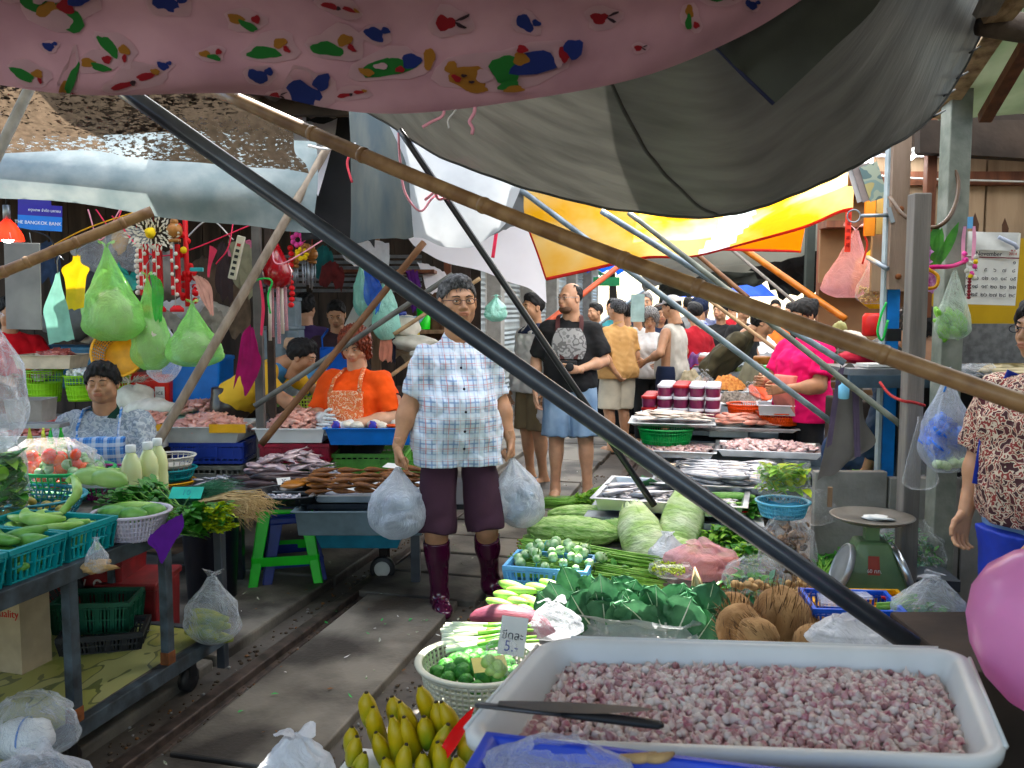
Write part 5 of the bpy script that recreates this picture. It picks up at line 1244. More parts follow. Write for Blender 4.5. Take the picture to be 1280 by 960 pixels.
# magenta towel
clothpiece('magenta towel hanging on the dark steel post',None,5.3,mat('magenta_towel',(.26,.008,.09),rough=.95,bump=.4,bscale=90,bdist=.004),rows=[[(308,410),(311,408),(316,409),(320,413)],[(300,425),(308,428),(317,430),(324,434)],[(297,455),(304,458),(314,458),(325,456)],[(292,486),(300,470),(307,494),(320,474)]],wr=.020,wf=(2.4,.5),name='towel',cat='towel',nu=20,nv=24)
# wires on the post
rope('green cord wound round the steel post top',[P(316,352,5.4),P(330,348,5.4),P(340,352,5.4),P(335,370,5.4),P(338,392,5.4)],.006,PLGREEN,'cord','cord')
for i,(x,y,w,h,c,lb) in enumerate(((110,350,30,60,(.05,.05,.06),'dark jacket hanging behind the yellow apron'),(214,400,26,40,(.30,.28,.24),'grey cloth hanging under the gourd chimes'),(300,390,22,70,(.14,.10,.07),'brown cloth strip hanging left of steel post'),(262,400,30,30,(.4,.36,.3),'pale folded cloth behind rightmost green bag'),(60,330,26,50,(.03,.05,.10),'navy cloth hanging behind the mint apron'),(415,345,26,30,(.12,.02,.02),'dark red bundle hanging near the louvres'),(405,330,20,40,(.02,.12,.12),'teal cloth hanging near the louvres'),(545,400,22,60,(.10,.05,.03),'brown sack hanging behind the plaid man'),(500,440,40,26,(.3,.25,.18),'beige cloth heap on the low shelf'))):
 clothpiece(lb,None,7.0+.08*i,mat('hung%d'%i,c,rough=.9,var=.3),rows=[[(x-w/2,y-h/2),(x,y-h/2-3),(x+w/2,y-h/2)],[(x-w/2-2,y),(x,y),(x+w/2+2,y)],[(x-w/2,y+h/2),(x,y+h/2-5),(x+w/2,y+h/2+3)]],wr=.03)
# ---------------------------------------------------------------- left front: steel frame table
XT=-2.02; Y0=1.2; Y1=G(306,787,.22).y; XB=-3.35
t=thing('steel_table','long rusty blue steel frame table loaded with green vegetables at left','table',((XT+XB)/2,(Y0+Y1)/2,0))
c=V(((XT+XB)/2,(Y0+Y1)/2,0))
def loc_box(name,a,b,m,par,bev=.003):
 a,b=V(a)-c,V(b)-c; mb=MB(); mb.box((a+b)/2,[abs(b[i]-a[i]) for i in range(3)]); return mk(name,mb,m,par,bev=bev)
for z in (.74,.22):
 loc_box('rail',(XT-.04,Y0,z-.055),(XT,Y1,z),RUSTY,t); loc_box('rail',(XB,Y0,z-.05),(XB+.04,Y1,z),RUSTY,t)
 loc_box('rail',(XB+.04,Y1-.04,z-.05),(XT-.04,Y1,z),RUSTY,t)
for px,yb in ((231,832),(112,905)):
 y=G(px,yb,.22).y; loc_box('upright',(XT-.036,y-.02,.22),(XT-.003,y+.02,.687),RUSTY,t)
 loc_box('rust_patch',(XT-.038,y-.022,.221),(XT-.001,y+.022,.27),RUST,t)
for y,x in ((Y1-.042,XT-.04),(Y1-.05,XB+.002),(2.5,XB+.002),(1.55,XT-.037)): loc_box('leg',(x,y,.06),(x+.036,y+.036,.687),STEEL if x>-3 else RUSTY,t)
loc_box('upright',(XT-.55,Y1-.05,.22),(XT-.52,Y1-.02,.69),RUSTY,t)
loc_box('shelf_board',(XB+.04,Y0,.19),(XT-.04,Y1-.04,.212),WOODGREY,t)
loc_box('top_board',(XB+.04,Y0,.70),(XT-.04,Y1+.14,.728),WOODGREY,t)
for y in (Y1-.15,2.35,1.4):
 mb=MB(); mb.lathe([(.012,-.02),(.05,-.016),(.05,.016),(.012,.02)],n=20,M=M4((XT-.10-c.x,y-c.y,.055),ry=PI/2)); mb.box((XT-.10-c.x,y-c.y,.11),(.05,.04,.10)); mk('wheel',mb,PLBLACK,t)
MATC=blotch('patterned_mat',[(.28,.30,.05),(.36,.36,.09),(.14,.16,.05),(.42,.42,.16)],scale=11,rough=.35,thr=(.42,.56,.60),stretch=(1,.45,1),coat=.3)
mb=MB(); a,b=Y0,Y1-.05; mb.surf(lambda u,v:(XB+.06+(XT-.05-XB-.06)*u,a+(b-a)*v,.218+.003*math.sin(u*9+v*14)),10,20)
solo('plastic_mat','yellow green patterned plastic mat covering the lower shelf','mat',mb,MATC)
# crates of cucumbers
ZT=.735
TW=.37
k=G(157,645,.85)
protoc=None
kind=[('teal basket of pale gourds and long green peppers nearest the white colander',0),('teal basket of small bitter cucumbers second from the colander',1),('teal basket of dark cucumbers, third along the table edge',2),('teal basket at the near end cut by the left edge',3)]
cuke=piece('cucumber','x','cucumber',cucumber_mb(.13,.021,.12),CUKE,'g'); cl=True
gourd=piece('green_gourd','x','gourd',cucumber_mb(.15,.024,.3),CUKEL,'g')
pep=piece('long_pepper','x','pepper',cucumber_mb(.20,.015,.5),CUKEL,'g')
for i,(lb,_) in enumerate(kind):
 y=k.y-.10-.235*i; x=XT-.20
 crate('teal_basket',lb,(x,y,ZT+.004),.0,TW,.215,.108,PLTEAL,'teal baskets along the table edge',ns=16,cat='basket')
 pr=[gourd,cuke,cuke,gourd][i]
 n=[9,26,24,16][i]
 def fn(j,x=x,y=y): return Matrix.Translation((x+U(-.14,.13),y+U(-.07,.07),ZT+.03+.085*((j+1)/n)))@Euler((U(-.3,.3),U(-.25,.25),U(-.8,.8))).to_matrix().to_4x4()
 if i==0:
  scatter(gourd,n,fn,'pale green gourd in the basket nearest the white colander','gourds in the first teal basket')
  n=6; scatter(pep,n,fn,'long curved green pepper in the basket nearest the colander','long peppers in the first teal basket')
 elif i==1: scatter(cuke,n,fn,'small green cucumber in the second teal basket','cucumbers in the second teal basket')
 else:
  p2=dup(pr); scatter(p2,n,fn,['','','dark green cucumber in the third teal basket','pale green gourd in the teal basket at left edge'][i],['','','cucumbers in the third teal basket','gourds in the left edge basket'][i])
mb=MB(); pts=[G(78,640,.90),G(88,628,.93),G(97,615,.97),G(92,597,1.0),G(84,603,.985)]; mb.tube([cr(pts,i/14)-pts[0] for i in range(15)],[.012]*4+[.014]*6+[.010]*5,10)
solo('long_pepper','single curly green pepper standing up out of its basket','pepper',mb,CUKEL,loc=pts[0])
# blue green round basket with small fruit; green basket with eggplants
def GT(px,py): return G(px,py,ZT)
rbasket('round_basket','wide blue green round basket of small brown green fruit at left',G(20,645,ZT),.27,.085,mat('blue_teal_plastic',(.05,.25,.30),rough=.45),rb=.8,sy=.8,nrib=60)
FR=mat('olive_fruit',(.28,.22,.05),rough=.5,col2=(.40,.36,.12),scale=12)
p=piece('small_fruit','x','fruit',MB().ell((0,0,0),.019,10,8),FR,'g'); cc=G(28,640,ZT+.05)
scatter(p,26,lambda i:(cc.x+U(-.18,.18),cc.y+U(-.10,.10),ZT+.05+U(0,.02)),'small olive brown fruit in the wide blue green basket','small fruit in the wide basket')
bc=G(80,620,ZT); bc.z=ZT
rbasket('round_basket','bright green round basket heaped with striped green eggplants',bc,.22,.13,mat('mid_green_plastic',(.05,.38,.13),rough=.4),rb=.7,sy=.8,nrib=50)
eg=eggplant(.023)
def eggheap(n,c,w,l,h,label,group,pr=eg):
 def fn(i):
  q=math.sqrt((i+.5)/n); a=i*2.4
  return Matrix.Translation((c.x+q*w*math.cos(a),c.y+q*l*math.sin(a),c.z+h*(1-q*q)))@Euler((U(-1.2,1.2),U(-1.2,1.2),U(0,6))).to_matrix().to_4x4()
 return scatter(pr,n,fn,label,group)
eggheap(24,bc+V((.03,0,.085)),.15,.11,.075,'small green and white striped eggplant heaped in the bright green basket','eggplants in the bright green basket')
# papayas, pink net basket
pb=G(135,622,ZT);
rbasket('round_basket','purple pink openwork basket holding green papayas',pb,.12,.13,PLPURP,rb=.8,sy=.8,nrib=26,nring=3)
for lb,px,py,s in (('large pale green papaya nearest the milk bottles',135,599,.75),('second green papaya left of the large one',112,597,.7)):
 q=G(px,py,.93); mb=MB(); mb.tube([(-.11*s,0,0),(-.09*s,0,0),(-.05*s,0,.004),(.02*s,0,.006),(.08*s,0,0),(.115*s,0,-.01)],[.006,.025*s,.042*s,.050*s,.036*s,.006],14)
 solo('papaya',lb,'papaya',mb,mat('papaya_skin',(.18,.34,.09),rough=.35,col2=(.36,.50,.20),scale=8),loc=q,rz=YAW-.3)
# tomato bag
tb=G(40,628,ZT); tb.z=ZT
tom=thing('tomato','x','tomato'); mb=MB(); mb.ell((0,0,0),(.031,.031,.026),14,10); mk('fruit',mb,mat('tomato_skin',(.70,.05,.01),rough=.2,col2=(.80,.16,.02),scale=10,coat=.4),tom); mb=MB()
for i in range(5): mb.leaf((0,0,.024),(math.cos(i*1.26),math.sin(i*1.26),.1),(0,0,1),.018,.004)
mk('calyx',mb,CALYX,tom)
scatter(tom,22,lambda i:(tb.x+U(-.15,.15),tb.y+.12+U(-.07,.07),ZT+.05+.15*(i/22)),'red tomato inside the clear bag on the table','tomatoes in the clear bag')
bag('clear bag full of red tomatoes with gathered top',tb+V((0,.12,0)),.42,.25,bagmat('tomato_film',alpha=.12,edge=.5),rz=YAW,sy=.6,fill=.8,ears=0,neck=.5)
# lettuce bag far left
lb_=B(2,3.2,ZT)
bag('tall clear bag of leafy greens at the left edge',lb_,.20,.34,CLEAR,rz=.4,sy=.8,fill=.85,ears=0,neck=.6)
stuff('leafy_greens','green leaves filling the tall clear bag at left edge','greens',foliage_mb(.15,.12,.28,240,.07,.025,seed=3,dome=False),[LEAF,LEAFL],loc=lb_)
bag('grey white bag hanging at the left edge above lettuce bag',P(2,560,3.6),.22,.50,CLEAR2,rz=.4,sy=.6,fill=.7,neck=.1)
# milk bottles
MILK=mat('pale_milk_plastic',(.62,.66,.36),rough=.25,col2=(.70,.73,.45),scale=2,sss=.3)
mc=G(165,622,ZT)
for i,(px,d,lb) in enumerate(((166,3.62,'leftmost of the three bottles of pale yellow milk'),(187,3.70,'middle bottle of pale yellow milk'),(199,3.80,'rightmost bottle of pale yellow milk, partly hidden'))):
 q=B(px,d,ZT); t=thing('milk_bottle',lb,'bottle',q,0,'bottles of pale milk'); t.scale=(1.15,)*3
 mb=MB(); mb.lathe([(.030,0),(.0345,.006),(.035,.09),(.033,.10),(.035,.11),(.035,.135),(.030,.165),(.018,.190),(.0145,.197)],n=24); mk('body',mb,MILK,t)
 mb=MB(); mb.lathe([(.0165,.197),(.0175,.2),(.0175,.222),(.015,.224)],n=24); mk('cap',mb,PLW,t)
# white bag with limes behind
q=G(132,604,ZT); q=B(133,3.75,ZT+.06)
tray('white_tray','white crumpled bag used as tray for pale green limes',q,YAW,.24,.14,.055,PLW,cat='tray',taper=.8)
scatter(piece('lime','x','lime',MB().ell((0,0,0),(.02,.02,.018),10,8),CUKEL,'g'),14,lambda i:q+V((U(-.09,.09),U(-.04,.04),.05+U(0,.012))),'pale green lime on the white tray behind bottles','limes behind the milk bottles')
# white colander with cucumbers
wc=G(166,672,ZT+.0); wc.z=ZT
rbasket('colander','white grey round colander holding three fat cucumbers',wc,.125,.10,mat('lilac_white_plastic',(.52,.48,.55),rough=.4),rb=.65,nrib=56,nring=6,ribw=.0045,solid=.6,cat='colander')
for lb,dx,dy,s,rz,m_ in (('fat pale cucumber on top in the colander',.0,.02,1.15,.25,CUKEL),('dark cucumber at front left in the colander',-.03,-.05,.9,-.1,CUKE),('round ended dark cucumber at front of the colander',.045,-.055,.6,.1,CUKE),('dark cucumber at right in the colander',.08,.0,.6,1.1,CUKE)):
 solo('cucumber',lb,'cucumber',cucumber_mb(.17*s,.030,.06),m_,loc=wc+V((dx,dy,.098)),rz=rz)
bag('tiny clear bag of garlic at the table edge',B(122,2.72,ZT),.085,.10,CLEAR2,sy=.7,ears=.5)
mb=MB(); mb.ell((0,0,.02),(.05,.03,.02),12,8,wob=.2); solo('ginger_piece','pale brown root in the clear bag at the table edge','root',mb,mat('ginger_skin',(.42,.28,.14),rough=.7,var=.3,scale=30),loc=B(123,2.72,ZT),rz=.5)
clothpiece('purple towel with red border draped over the table edge',None,2.9,mat('purple_towel',(.10,.015,.20),rough=.95,bump=.4,bscale=120,bdist=.003),
  rows=[[(188,668),(205,655),(228,640)],[(184,680),(206,676),(230,655)],[(196,686),(205,692),(226,666)],[(200,705),(206,700),(215,680)]],name='towel',cat='towel',wr=.006,nu=18,nv=22)
# herbs
def bunch(name,label,loc,rz,L,w,n,mats,cat='vegetable',tilt=0,**k):
 return solo(name,label,cat,bunch_mb(L,w,n,**k),mats,M=M4(loc,rz,0,tilt))
hb=B(222,3.38,ZT)
bunch('herb_bunch','leafy dark green coriander bunches spread right of the bottles',B(196,3.30,ZT),2.9,.40,.26,60,[STEM,LEAF],leafl=.045,leafw=.018,leaves=9,lift=.13)
bunch('herb_bunch','long leafed green herb bunch beneath the teal price card',B(228,3.22,ZT),-.25,.34,.18,40,[STEM,LEAF],leafl=.06,leafw=.018,leaves=8,lift=.10)
bunch('flowering_greens','yellow flowering choy sum bunch hanging over the table corner',B(262,3.22,ZT+.01),-.5,.24,.12,40,[STEM,LEAFY],leafl=.022,leafw=.012,leaves=13,lift=.09,base=.55)
stuff('dill_heap','soft heap of dark green dill behind the teal card','dill',bunch_mb(.42,.20,300,leafl=.02,leafw=.0015,leaves=2,lift=.10,stem=.0008),[LEAFD,LEAFD],loc=B(238,3.62,ZT),rz=.3)
mb=MB()
for i in range(150):
 a=U(-.15,.15); y=U(-.1,.1); z=U(.0,.07); mb.tube([(-.17,y*.5,z*.6),(0,y,z+.01),(.13+U(-.03,.04),y*1.5+U(-.03,.03),z+U(-.03,.02)),(.19+U(-.04,.04),y*1.9+U(-.05,.05),z*.6+U(-.06,.0))],[.003,.0026,.0015,.0007],4)
solo('root_bunch','bundle of dry pale coriander roots spilling past the table corner','roots',mb,STRAW,loc=B(287,3.52,ZT+.01),rz=.15).scale=(.72,.8,.85)
t=price_card('teal price card stuck in the herbs',G(233,616,.86),.12,.055,mat('teal_card',(.0,.42,.34),rough=.5),'10',rz=YAW,tilt=.7,ink=PLTEAL)
# stack of goods left of lady: rack with small bags
mb=MB(); mb.box((0,0,0),(.24,.10,.02)); solo('ledge','small grey wire ledge with bags left of the seated woman','ledge',mb,STEEL_GREY,loc=B(50,4.3,.98),rz=YAW)
for i,(px,m_,lb) in enumerate(((39,mat('yellow_green_film',(.50,.55,.12),rough=.4,trans=.3),'yellow green little bag, leftmost under the ledge'),(56,mat('yellow_green_film',(.5,.55,.12)),'yellow green little bag beside the leftmost one'),(65,PLGREEN,'slim green little bag under the ledge'),(78,GBAG2,'larger green bag under the ledge near the woman'))):
 mb=bag_mb(.075,.17,fill=.35,neck=.15,ears=.3,seed=i); solo('small_bag',lb,'bag',mb,m_,loc=B(px,4.2,.80))
tray('grey_carton','grey carton of raw offal left of the seated woman',B(40,4.7,.95),YAW,.20,.16,.12,mat('carton_grey',(.30,.28,.26),rough=.9),cat='carton',lip=.002)
# under the table
DKR=mat('dark_red_crate',(.16,.012,.014),rough=.5,var=.3)
for lb,px,d,w,h,z,m_ in (('dark red crate standing under the table behind the steel upright',178,3.9,.24,.34,.02,DKR),('wide dark red crate with chalk writing under the table',108,3.9,.42,.24,.22,DKR)):
 t=thing('red_crate',lb,'crate',B(px,d,z),YAW); mb=MB(); mb.box((0,0,h/2),(w,.26,h),tp=1.06); mk('body',mb,m_,t,bev=.01); mb=MB(); mb.box((0,0,h+.01),(w*1.1,.30,.03)); mk('rim',mb,m_,t,bev=.006)
 if w>.3: lettering('8 / 9',.09,mat('chalk',(.5,.48,.45),rough=.9),M4((.06,-.137,h*.6),rx=PI/2),t,'chalk_writing')
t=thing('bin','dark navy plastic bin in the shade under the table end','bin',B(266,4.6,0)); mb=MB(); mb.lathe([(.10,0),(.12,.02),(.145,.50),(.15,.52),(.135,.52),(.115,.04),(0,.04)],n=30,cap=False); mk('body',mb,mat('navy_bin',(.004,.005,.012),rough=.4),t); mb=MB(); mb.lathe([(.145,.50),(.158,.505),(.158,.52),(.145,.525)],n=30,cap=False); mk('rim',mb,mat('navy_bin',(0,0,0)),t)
ZS=.216
t=thing('cardboard_box','pale cardboard box with red printing on the lower shelf','box',B(22,3.3,ZS),YAW-.25); t.scale=(.9,.9,.9); mb=MB(); mb.box((0,0,.15),(.20,.16,.30)); mk('carton',mb,mat('cardboard',(.42,.34,.24),rough=.9,var=.1),t)
mb=MB(); mb.box((-.07,-.082,.235),(.05,.002,.05)); mk('red_print',mb,INKR,t)
lettering('AA',.032,PAPER,M4((-.07,-.0845,.235),rx=PI/2),t); lettering('Quality',.045,INKR,M4((.03,-.082,.25),rx=PI/2),t); lettering('PRODUCT',.022,INKR,M4((-.045,-.082,.13),rx=PI/2,ry=-PI/2),t)
crate('green_basket','dark green shopping basket on the lower shelf beside black one',B(124,3.62,ZS+.03),YAW+.1,.30,.20,.13,PLDGREEN,ns=20,cat='basket')
t=crate('black_basket','black basket lying under the green basket',B(132,3.5,ZS),YAW+.25,.30,.20,.075,PLBLACK,ns=20,cat='basket')
crate('black_basket','black basket tilted behind the cardboard box',M=M4(B(70,3.8,ZS+.06),YAW+.2,.0,-.45),loc=None,rz=0,w=.34,l=.22,h=.12,m=PLBLACK,ns=18,cat='basket')
t=thing('secateurs','pair of secateurs with dark handles lying on the mat','secateurs',G(181,792,ZS+.01),1.2)
mb=MB(); mb.tube([(-.08,-.012,.006),(-.02,-.006,.008),(.0,0,.008)],.006,6); mb.tube([(-.08,.014,.006),(-.02,.006,.008),(0,0,.008)],.006,6); mk('handle',mb,mat('tan_grip',(.25,.14,.07),rough=.6),t)
mb=MB(); mb.ell((.0,0,.008),(.012,.012,.007),8,6); mb.leaf((.0,.0,.009),(1,.1,0),(0,0,1),.055,.010); mk('blade',mb,STEEL_GREY,t)
bag('translucent handled bag of corn cobs standing at the shelf end',B(266,3.5,ZS+.005),.22,.27,CLEAR2,rz=YAW,sy=.6,fill=.62,lean=.02,ears=1)
scatter(piece('corn_cob','x','corn',cucumber_mb(.15,.024,.05),mat('corn_husk',(.35,.34,.06),rough=.6,col2=(.10,.16,.06),scale=14),'g'),8,lambda i:Matrix.Translation(B(262,3.5,ZS+.03+.012*i)+V((U(-.03,.03),U(-.02,.02),0)))@Euler((0,U(-.2,.2),U(-.4,.4))).to_matrix().to_4x4(),'yellow green corn cob inside the handled bag','corn cobs in the handled bag')
bag('large milky plastic bag of wrapped rolls on the lower shelf',B(44,2.62,ZS),.27,.19,CLEAR2,rz=.2,sy=.7,fill=.8,ears=0,neck=.5)
mb=MB(); mb.ell((0,0,.06),(.09,.06,.06),18,10,wob=.05); mb.mi=1; mb.lathe([(.062,0),(.062,.006)],n=20,M=M4((.0,0,.06),ry=PI/2,s=(1,.98,1)),cap=False); solo('wrapped_roll','white wrapped roll with blue line inside milky bag','roll',mb,[PLW,PLBLUE],loc=B(32,2.62,ZS),rz=.3)
bag('large clear bag with dark red net sack at the bottom left corner',B(48,2.22,ZS+.0),.30,.22,CLEAR2,rz=.1,sy=.75,fill=.75,ears=.8,neck=.35,lean=.02)
mb=MB(); mb.ell((0,0,.07),(.11,.08,.07),18,10,wob=.08); solo('net_sack','dark red and white net sack inside the corner bag','sack',mb,blotch('net_red_white',[(.25,.02,.05),(.60,.60,.68),(.20,.02,.05)],scale=22,thr=(.45,.6),stretch=(1,1,5)),loc=B(30,2.22,ZS),rz=.3)
# ---------------------------------------------------------------- stool with pan
def stool(label,loc,rz,m,h=.47,s=1,name='plastic_stool',nh=True):
 t=thing(name,label,'stool',loc,rz,None); a=.15*s; b=.205*s
 mb=MB(); mb.box((0,0,h-.012),(a*2+.02,a*2+.02,.024)); mb.box((0,0,h-.045),(a*2+.008,a*2+.008,.045),tp=.97); mk('seat',mb,m,t,bev=.012)
 for sx in (-1,1):
  for sy in (-1,1):
   top=V((sx*a*.93,sy*a*.93,h-.05)); bt=V((sx*b,sy*b,0)); mb=MB()
   for (ox,oy) in ((1,0),(0,1)):
    w=.060; o0=V((-sx*w*ox*.5,-sy*w*oy*.5,0));
    vs=[top+V((0,0,0)),top-V((sx*w*1.15*ox,sy*w*1.15*oy,0)),bt-V((sx*w*.8*ox,sy*w*.8*oy,0)),bt]
    th=V((sx*oy,sy*ox,0))*.012
    q=vs+[v-th for v in vs]; mb.add(q,[(0,1,2,3),(7,6,5,4),(0,4,5,1),(1,5,6,2),(2,6,7,3),(3,7,4,0)],flat=True)
   mk('leg',mb,m,t,bev=.004)
 z=.17*h/.47*1.0; e=b+(a*.93-b)*(z/(h-.05))
 for (p,q) in (((-1,-1),(1,-1)),((1,-1),(1,1)),((1,1),(-1,1)),((-1,1),(-1,-1))):
  mb=MB(); mb.bar((p[0]*e*.97,p[1]*e*.97,z),(q[0]*e*.97,q[1]*e*.97,z),.012,.05); mk('stretcher',mb,m,t,bev=.003)
 return t
sp=G(346,742,0)+V((-.03,.17,0)); sp.z=.0
stool('bright green plastic stool carrying the black pan of fish',sp,YAW+.22,PLBGREEN,.50)
stool('dark blue plastic stool nested beneath the green stool',sp+V((.02,.03,0)),YAW+.32,PLDBLUE,.435,.88)
t=thing('pan','wide black metal pan of silver fish on the green stool','pan',B(364,4.74,.503),YAW)
mb=MB(); mb.lathe([(.0,.0),(.12,.0),(.165,.02),(.19,.058),(.196,.060),(.193,.066),(.186,.064),(.16,.028),(.115,.010),(0,.008)],n=48,cap=False,sy=.95); mk('dish',mb,mat('black_pan',(.03,.032,.036),rough=.25,metal=.4,coat=.4),t)
stuff('chopped_fish','chopped silver fish pieces wet inside the black pan','fish',(lambda m_:([m_.ell((U(-.12,.07),U(-.08,.08),.02+U(0,.018)),(.016,.010,.007),6,4,rz=U(0,3),rx=U(-.6,.6)) for _ in range(150)],m_)[1])(MB()),FISHS,loc=B(358,4.72,.505),rz=YAW)
# black caster cart leg near bag
t=thing('caster','rusty cart leg with grey caster wheel beside the walking man','caster',G(481,724,0));
mb=MB(); mb.box((0,0,.19),(.05,.04,.26)); mb.box((0,0,.10),(.03,.05,.10)); mk('leg',mb,mat('dark_rusty_steel',(.025,.018,.016),rough=.7,metal=.3,var=.4),t)
mb=MB(); mb.lathe([(.030,-.018),(.065,-.020),(.072,-.012),(.072,.012),(.065,.020),(.030,.018)],n=28,M=M4((0,-.03,.072),YAW,PI/2)); mk('tyre',mb,PLBLACK,t)
mb=MB(); mb.lathe([(.010,-.022),(.042,-.021),(.046,-.015),(.046,.015),(.042,.021),(.010,.022)],n=24,M=M4((0,-.032,.072),YAW,PI/2)); mk('hub',mb,PLGREY,t)
# ---------------------------------------------------------------- low fish table
ZF=.50
a=G(250,645,ZF);
mb=MB(); mb.box((0,0,0),(2.35,.75,.03)); solo('fish_table','low dark table carrying fish between stool and crates','table',mb,STEEL,loc=B(400,5.1,ZF-.015),rz=YAW,bev=.004)
for px,d in ((300,4.9),(520,4.9),(300,5.4),(520,5.4)):
 mb=MB(); mb.box((0,0,ZF/2-.02),(.05,.05,ZF-.03)); solo('trestle_leg','steel leg of the low fish table at '+('left front','right front','left back','right back')[(px>400)+2*(d>5)],'leg',mb,STEEL,loc=B(px,d,0),rz=YAW)
tray('steel_tub','long blue grey steel tub under the foil tray of grilled fish',B(458,4.72,ZF-.115),YAW,.66,.42,.13,mat('blue_grey_metal',(.13,.18,.21),rough=.4,metal=.3,var=.15),taper=.96)
tray('blue_tub','shallow blue plastic tub underneath the blue grey tub',B(455,4.85,.27),YAW,.48,.35,.11,mat('petrol_plastic',(.03,.18,.26),rough=.4),taper=.85)
tray('foil_tray','foil lined tray of grilled catfish behind the left bag',B(470,4.85,ZF+.02),YAW,.62,.40,.045,INOX,lip=.012)
tray('steel_tray','steel tray of dark fresh fish behind black pan',B(345,5.05,ZF+.01),YAW,.62,.40,.035,ALU,lip=.01)
gf=piece('grilled_fish','x','fish',fish_mb(.20,.048,.034),[FISHG,INK],'g'); cc=B(466,4.85,ZF+.05)
def gfn(i):
 r=i%5; l=i//5; return Matrix.Translation(cc+Matrix.Rotation(YAW,3,'Z')@V((-.24+.12*r+U(-.02,.02),-.12+.11*(l%3)+U(-.02,.02),.004+.030*(l//3)+.006*(l%3))))@Euler((U(-.2,.2),U(-.15,.15),U(-.35,.35)+(.3 if r<2 else -.1))).to_matrix().to_4x4()
scatter(gf,45,gfn,'brown grilled catfish in the foil tray by the walking man','grilled catfish in the foil tray',scl=(.9,1.05))
pf=piece('pale_fish','x','fish',fish_mb(.17,.055,.028),[FISHP,INK],'g')
heap(pf,46,B(366,5.38,ZF+.02),.52,.30,.15,YAW,'pinkish silver fish in the heap in front of red crate','heap of pinkish silver fish',flat=.3,ryaw=.9)
df=piece('dark_fish','x','fish',fish_mb(.32,.07,.05),[FISHD,INK],'g')
heap(df,9,B(345,5.0,ZF+.035),.40,.22,.05,YAW,'long black catfish in the steel tray behind black pan','black catfish behind the pan',flat=.1,ryaw=.4)
rf_=piece('dried_fish','x','fish',fish_mb(.22,.10,.03),[mat('orange_fish',(.40,.17,.04),rough=.35,var=.3,coat=.3),INK],'g')
heap(rf_,3,B(392,4.9,ZF+.05),.16,.08,.03,YAW+.4,'orange brown flattened fish beside the white card','orange brown flattened fish',flat=.15,ryaw=.3)
sf=piece('small_fish','x','fish',fish_mb(.13,.03,.018),[FISHS,INK],'g')
heap(sf,26,B(415,5.2,ZF+.03),.30,.16,.05,YAW,'small silver fish between the two fish heaps','small silver fish on the low table',ryaw=.8)
heap(dup(sf),14,B(280,5.1,ZF+.03),.30,.14,.03,YAW,'small silver fish at the left end of the low table','small silver fish near the bottles',ryaw=.8)
price_card('small white price card among the black catfish',B(355,4.85,ZF+.10),.075,.045,PAPER,'30',rz=YAW+.5,tilt=.8)
price_card('white price card on left grilled fish, blank side up',B(432,4.8,ZF+.115),.13,.05,PAPER,'',rz=YAW-.1,tilt=.3)
price_card('white price card leaning on the rear grilled fish',B(492,4.98,ZF+.16),.12,.055,PAPER,'',rz=YAW-.5,tilt=.3)
# ---------------------------------------------------------------- crates stack and meat table
def bigcrate(label,px,d,z,w,l,h,m,rz=YAW,group='crates stacked under the meat trays'):
 t=thing('crate',label,'crate',B(px,d,z),rz,group)
 mb=MB(); a,b=w/2,l/2
 for s in (-1,1):
  mb.box((0,s*b,h*.5),(w,.012,h*.55)); mb.box((s*a,0,h*.5),(.012,l-.012,h*.55))
  n=int(w/.035)
  for i in range(n): x=-a+(i+.5)*w/n; mb.box((x,s*b,h*.5),(.010,.016,h*.98))
  for i in range(int(l/.035)): y=-b+(i+.5)*l/int(l/.035); mb.box((s*a,y,h*.5),(.016,.010,h*.98))
 mb.box((0,0,.01),(w,l,.012)); mk('wall',mb,m,t)
 mb=MB()
 for s in (-1,1): mb.box((0,s*b,h-.012),(w+.02,.02,.024)); mb.box((s*a,0,h-.012),(.02,l-.02,.024)); mb.box((0,s*b,.012),(w+.006,.018,.02)); mb.box((s*a,0,.012),(.018,l-.02,.02))
 mk('rim',mb,m,t)
 mb=MB(); mb.box((0,-b-.006,h*.55),(w*.32,.008,h*.5)); mk('front_panel',mb,m,t,bev=.004); return t
DM=5.75
bigcrate('dark blue crate on top of the grey crate left of steel post',270,DM,.565,.45,.34,.135,PLDBLUE)
bigcrate('dirty grey crate below the dark blue one',268,DM,.33,.46,.34,.225,mat('dirty_grey_plastic',(.14,.14,.12),rough=.7,var=.3))
bigcrate('dark red crate under the meat tray right of steel post',376,DM,.57,.43,.34,.125,mat('crimson_plastic',(.22,.012,.03),rough=.45,var=.3))
bigcrate('dirty green crate below the dark red one',378,DM,.35,.44,.34,.215,mat('dirty_green',(.14,.27,.07),rough=.7,var=.3))
bigcrate('lime green crate under the blue tray behind the grilled fish',466,DM+.1,.45,.46,.34,.165,mat('mid_lime',(.16,.40,.09),rough=.5,var=.2))
bigcrate('lime green crate beneath, at right behind the man hand',525,DM+.15,.40,.40,.34,.165,mat('mid_lime',(.16,.40,.09)))
for i,(px,d,m_,lb) in enumerate(((213,5.3,SACK,'flat round straw basket on top of the small stack behind bottles'),(214,5.3,PLTEAL,'teal basket in the small stack behind bottles'),(213,5.3,PLYEL,'yellow basket at the base of the small stack'))):
 rbasket('round_basket',lb,B(px,d,.60-.075*i),.14,.07,m_,nrib=24,nring=2)
def mtray(label,px,d,z,w,l,h,m=PLGREY,rz=YAW,**k): return tray('meat_tray',label,B(px,d,z),rz,w,l,h,m,group=None,lip=.016,**k)
mtray('long cream tray of raw chicken left of the steel post',262,DM,.70,.52,.42,.105)
mtray('cream tray of raw chicken between steel post and blue tray',372,DM,.70,.44,.42,.095,PLW)
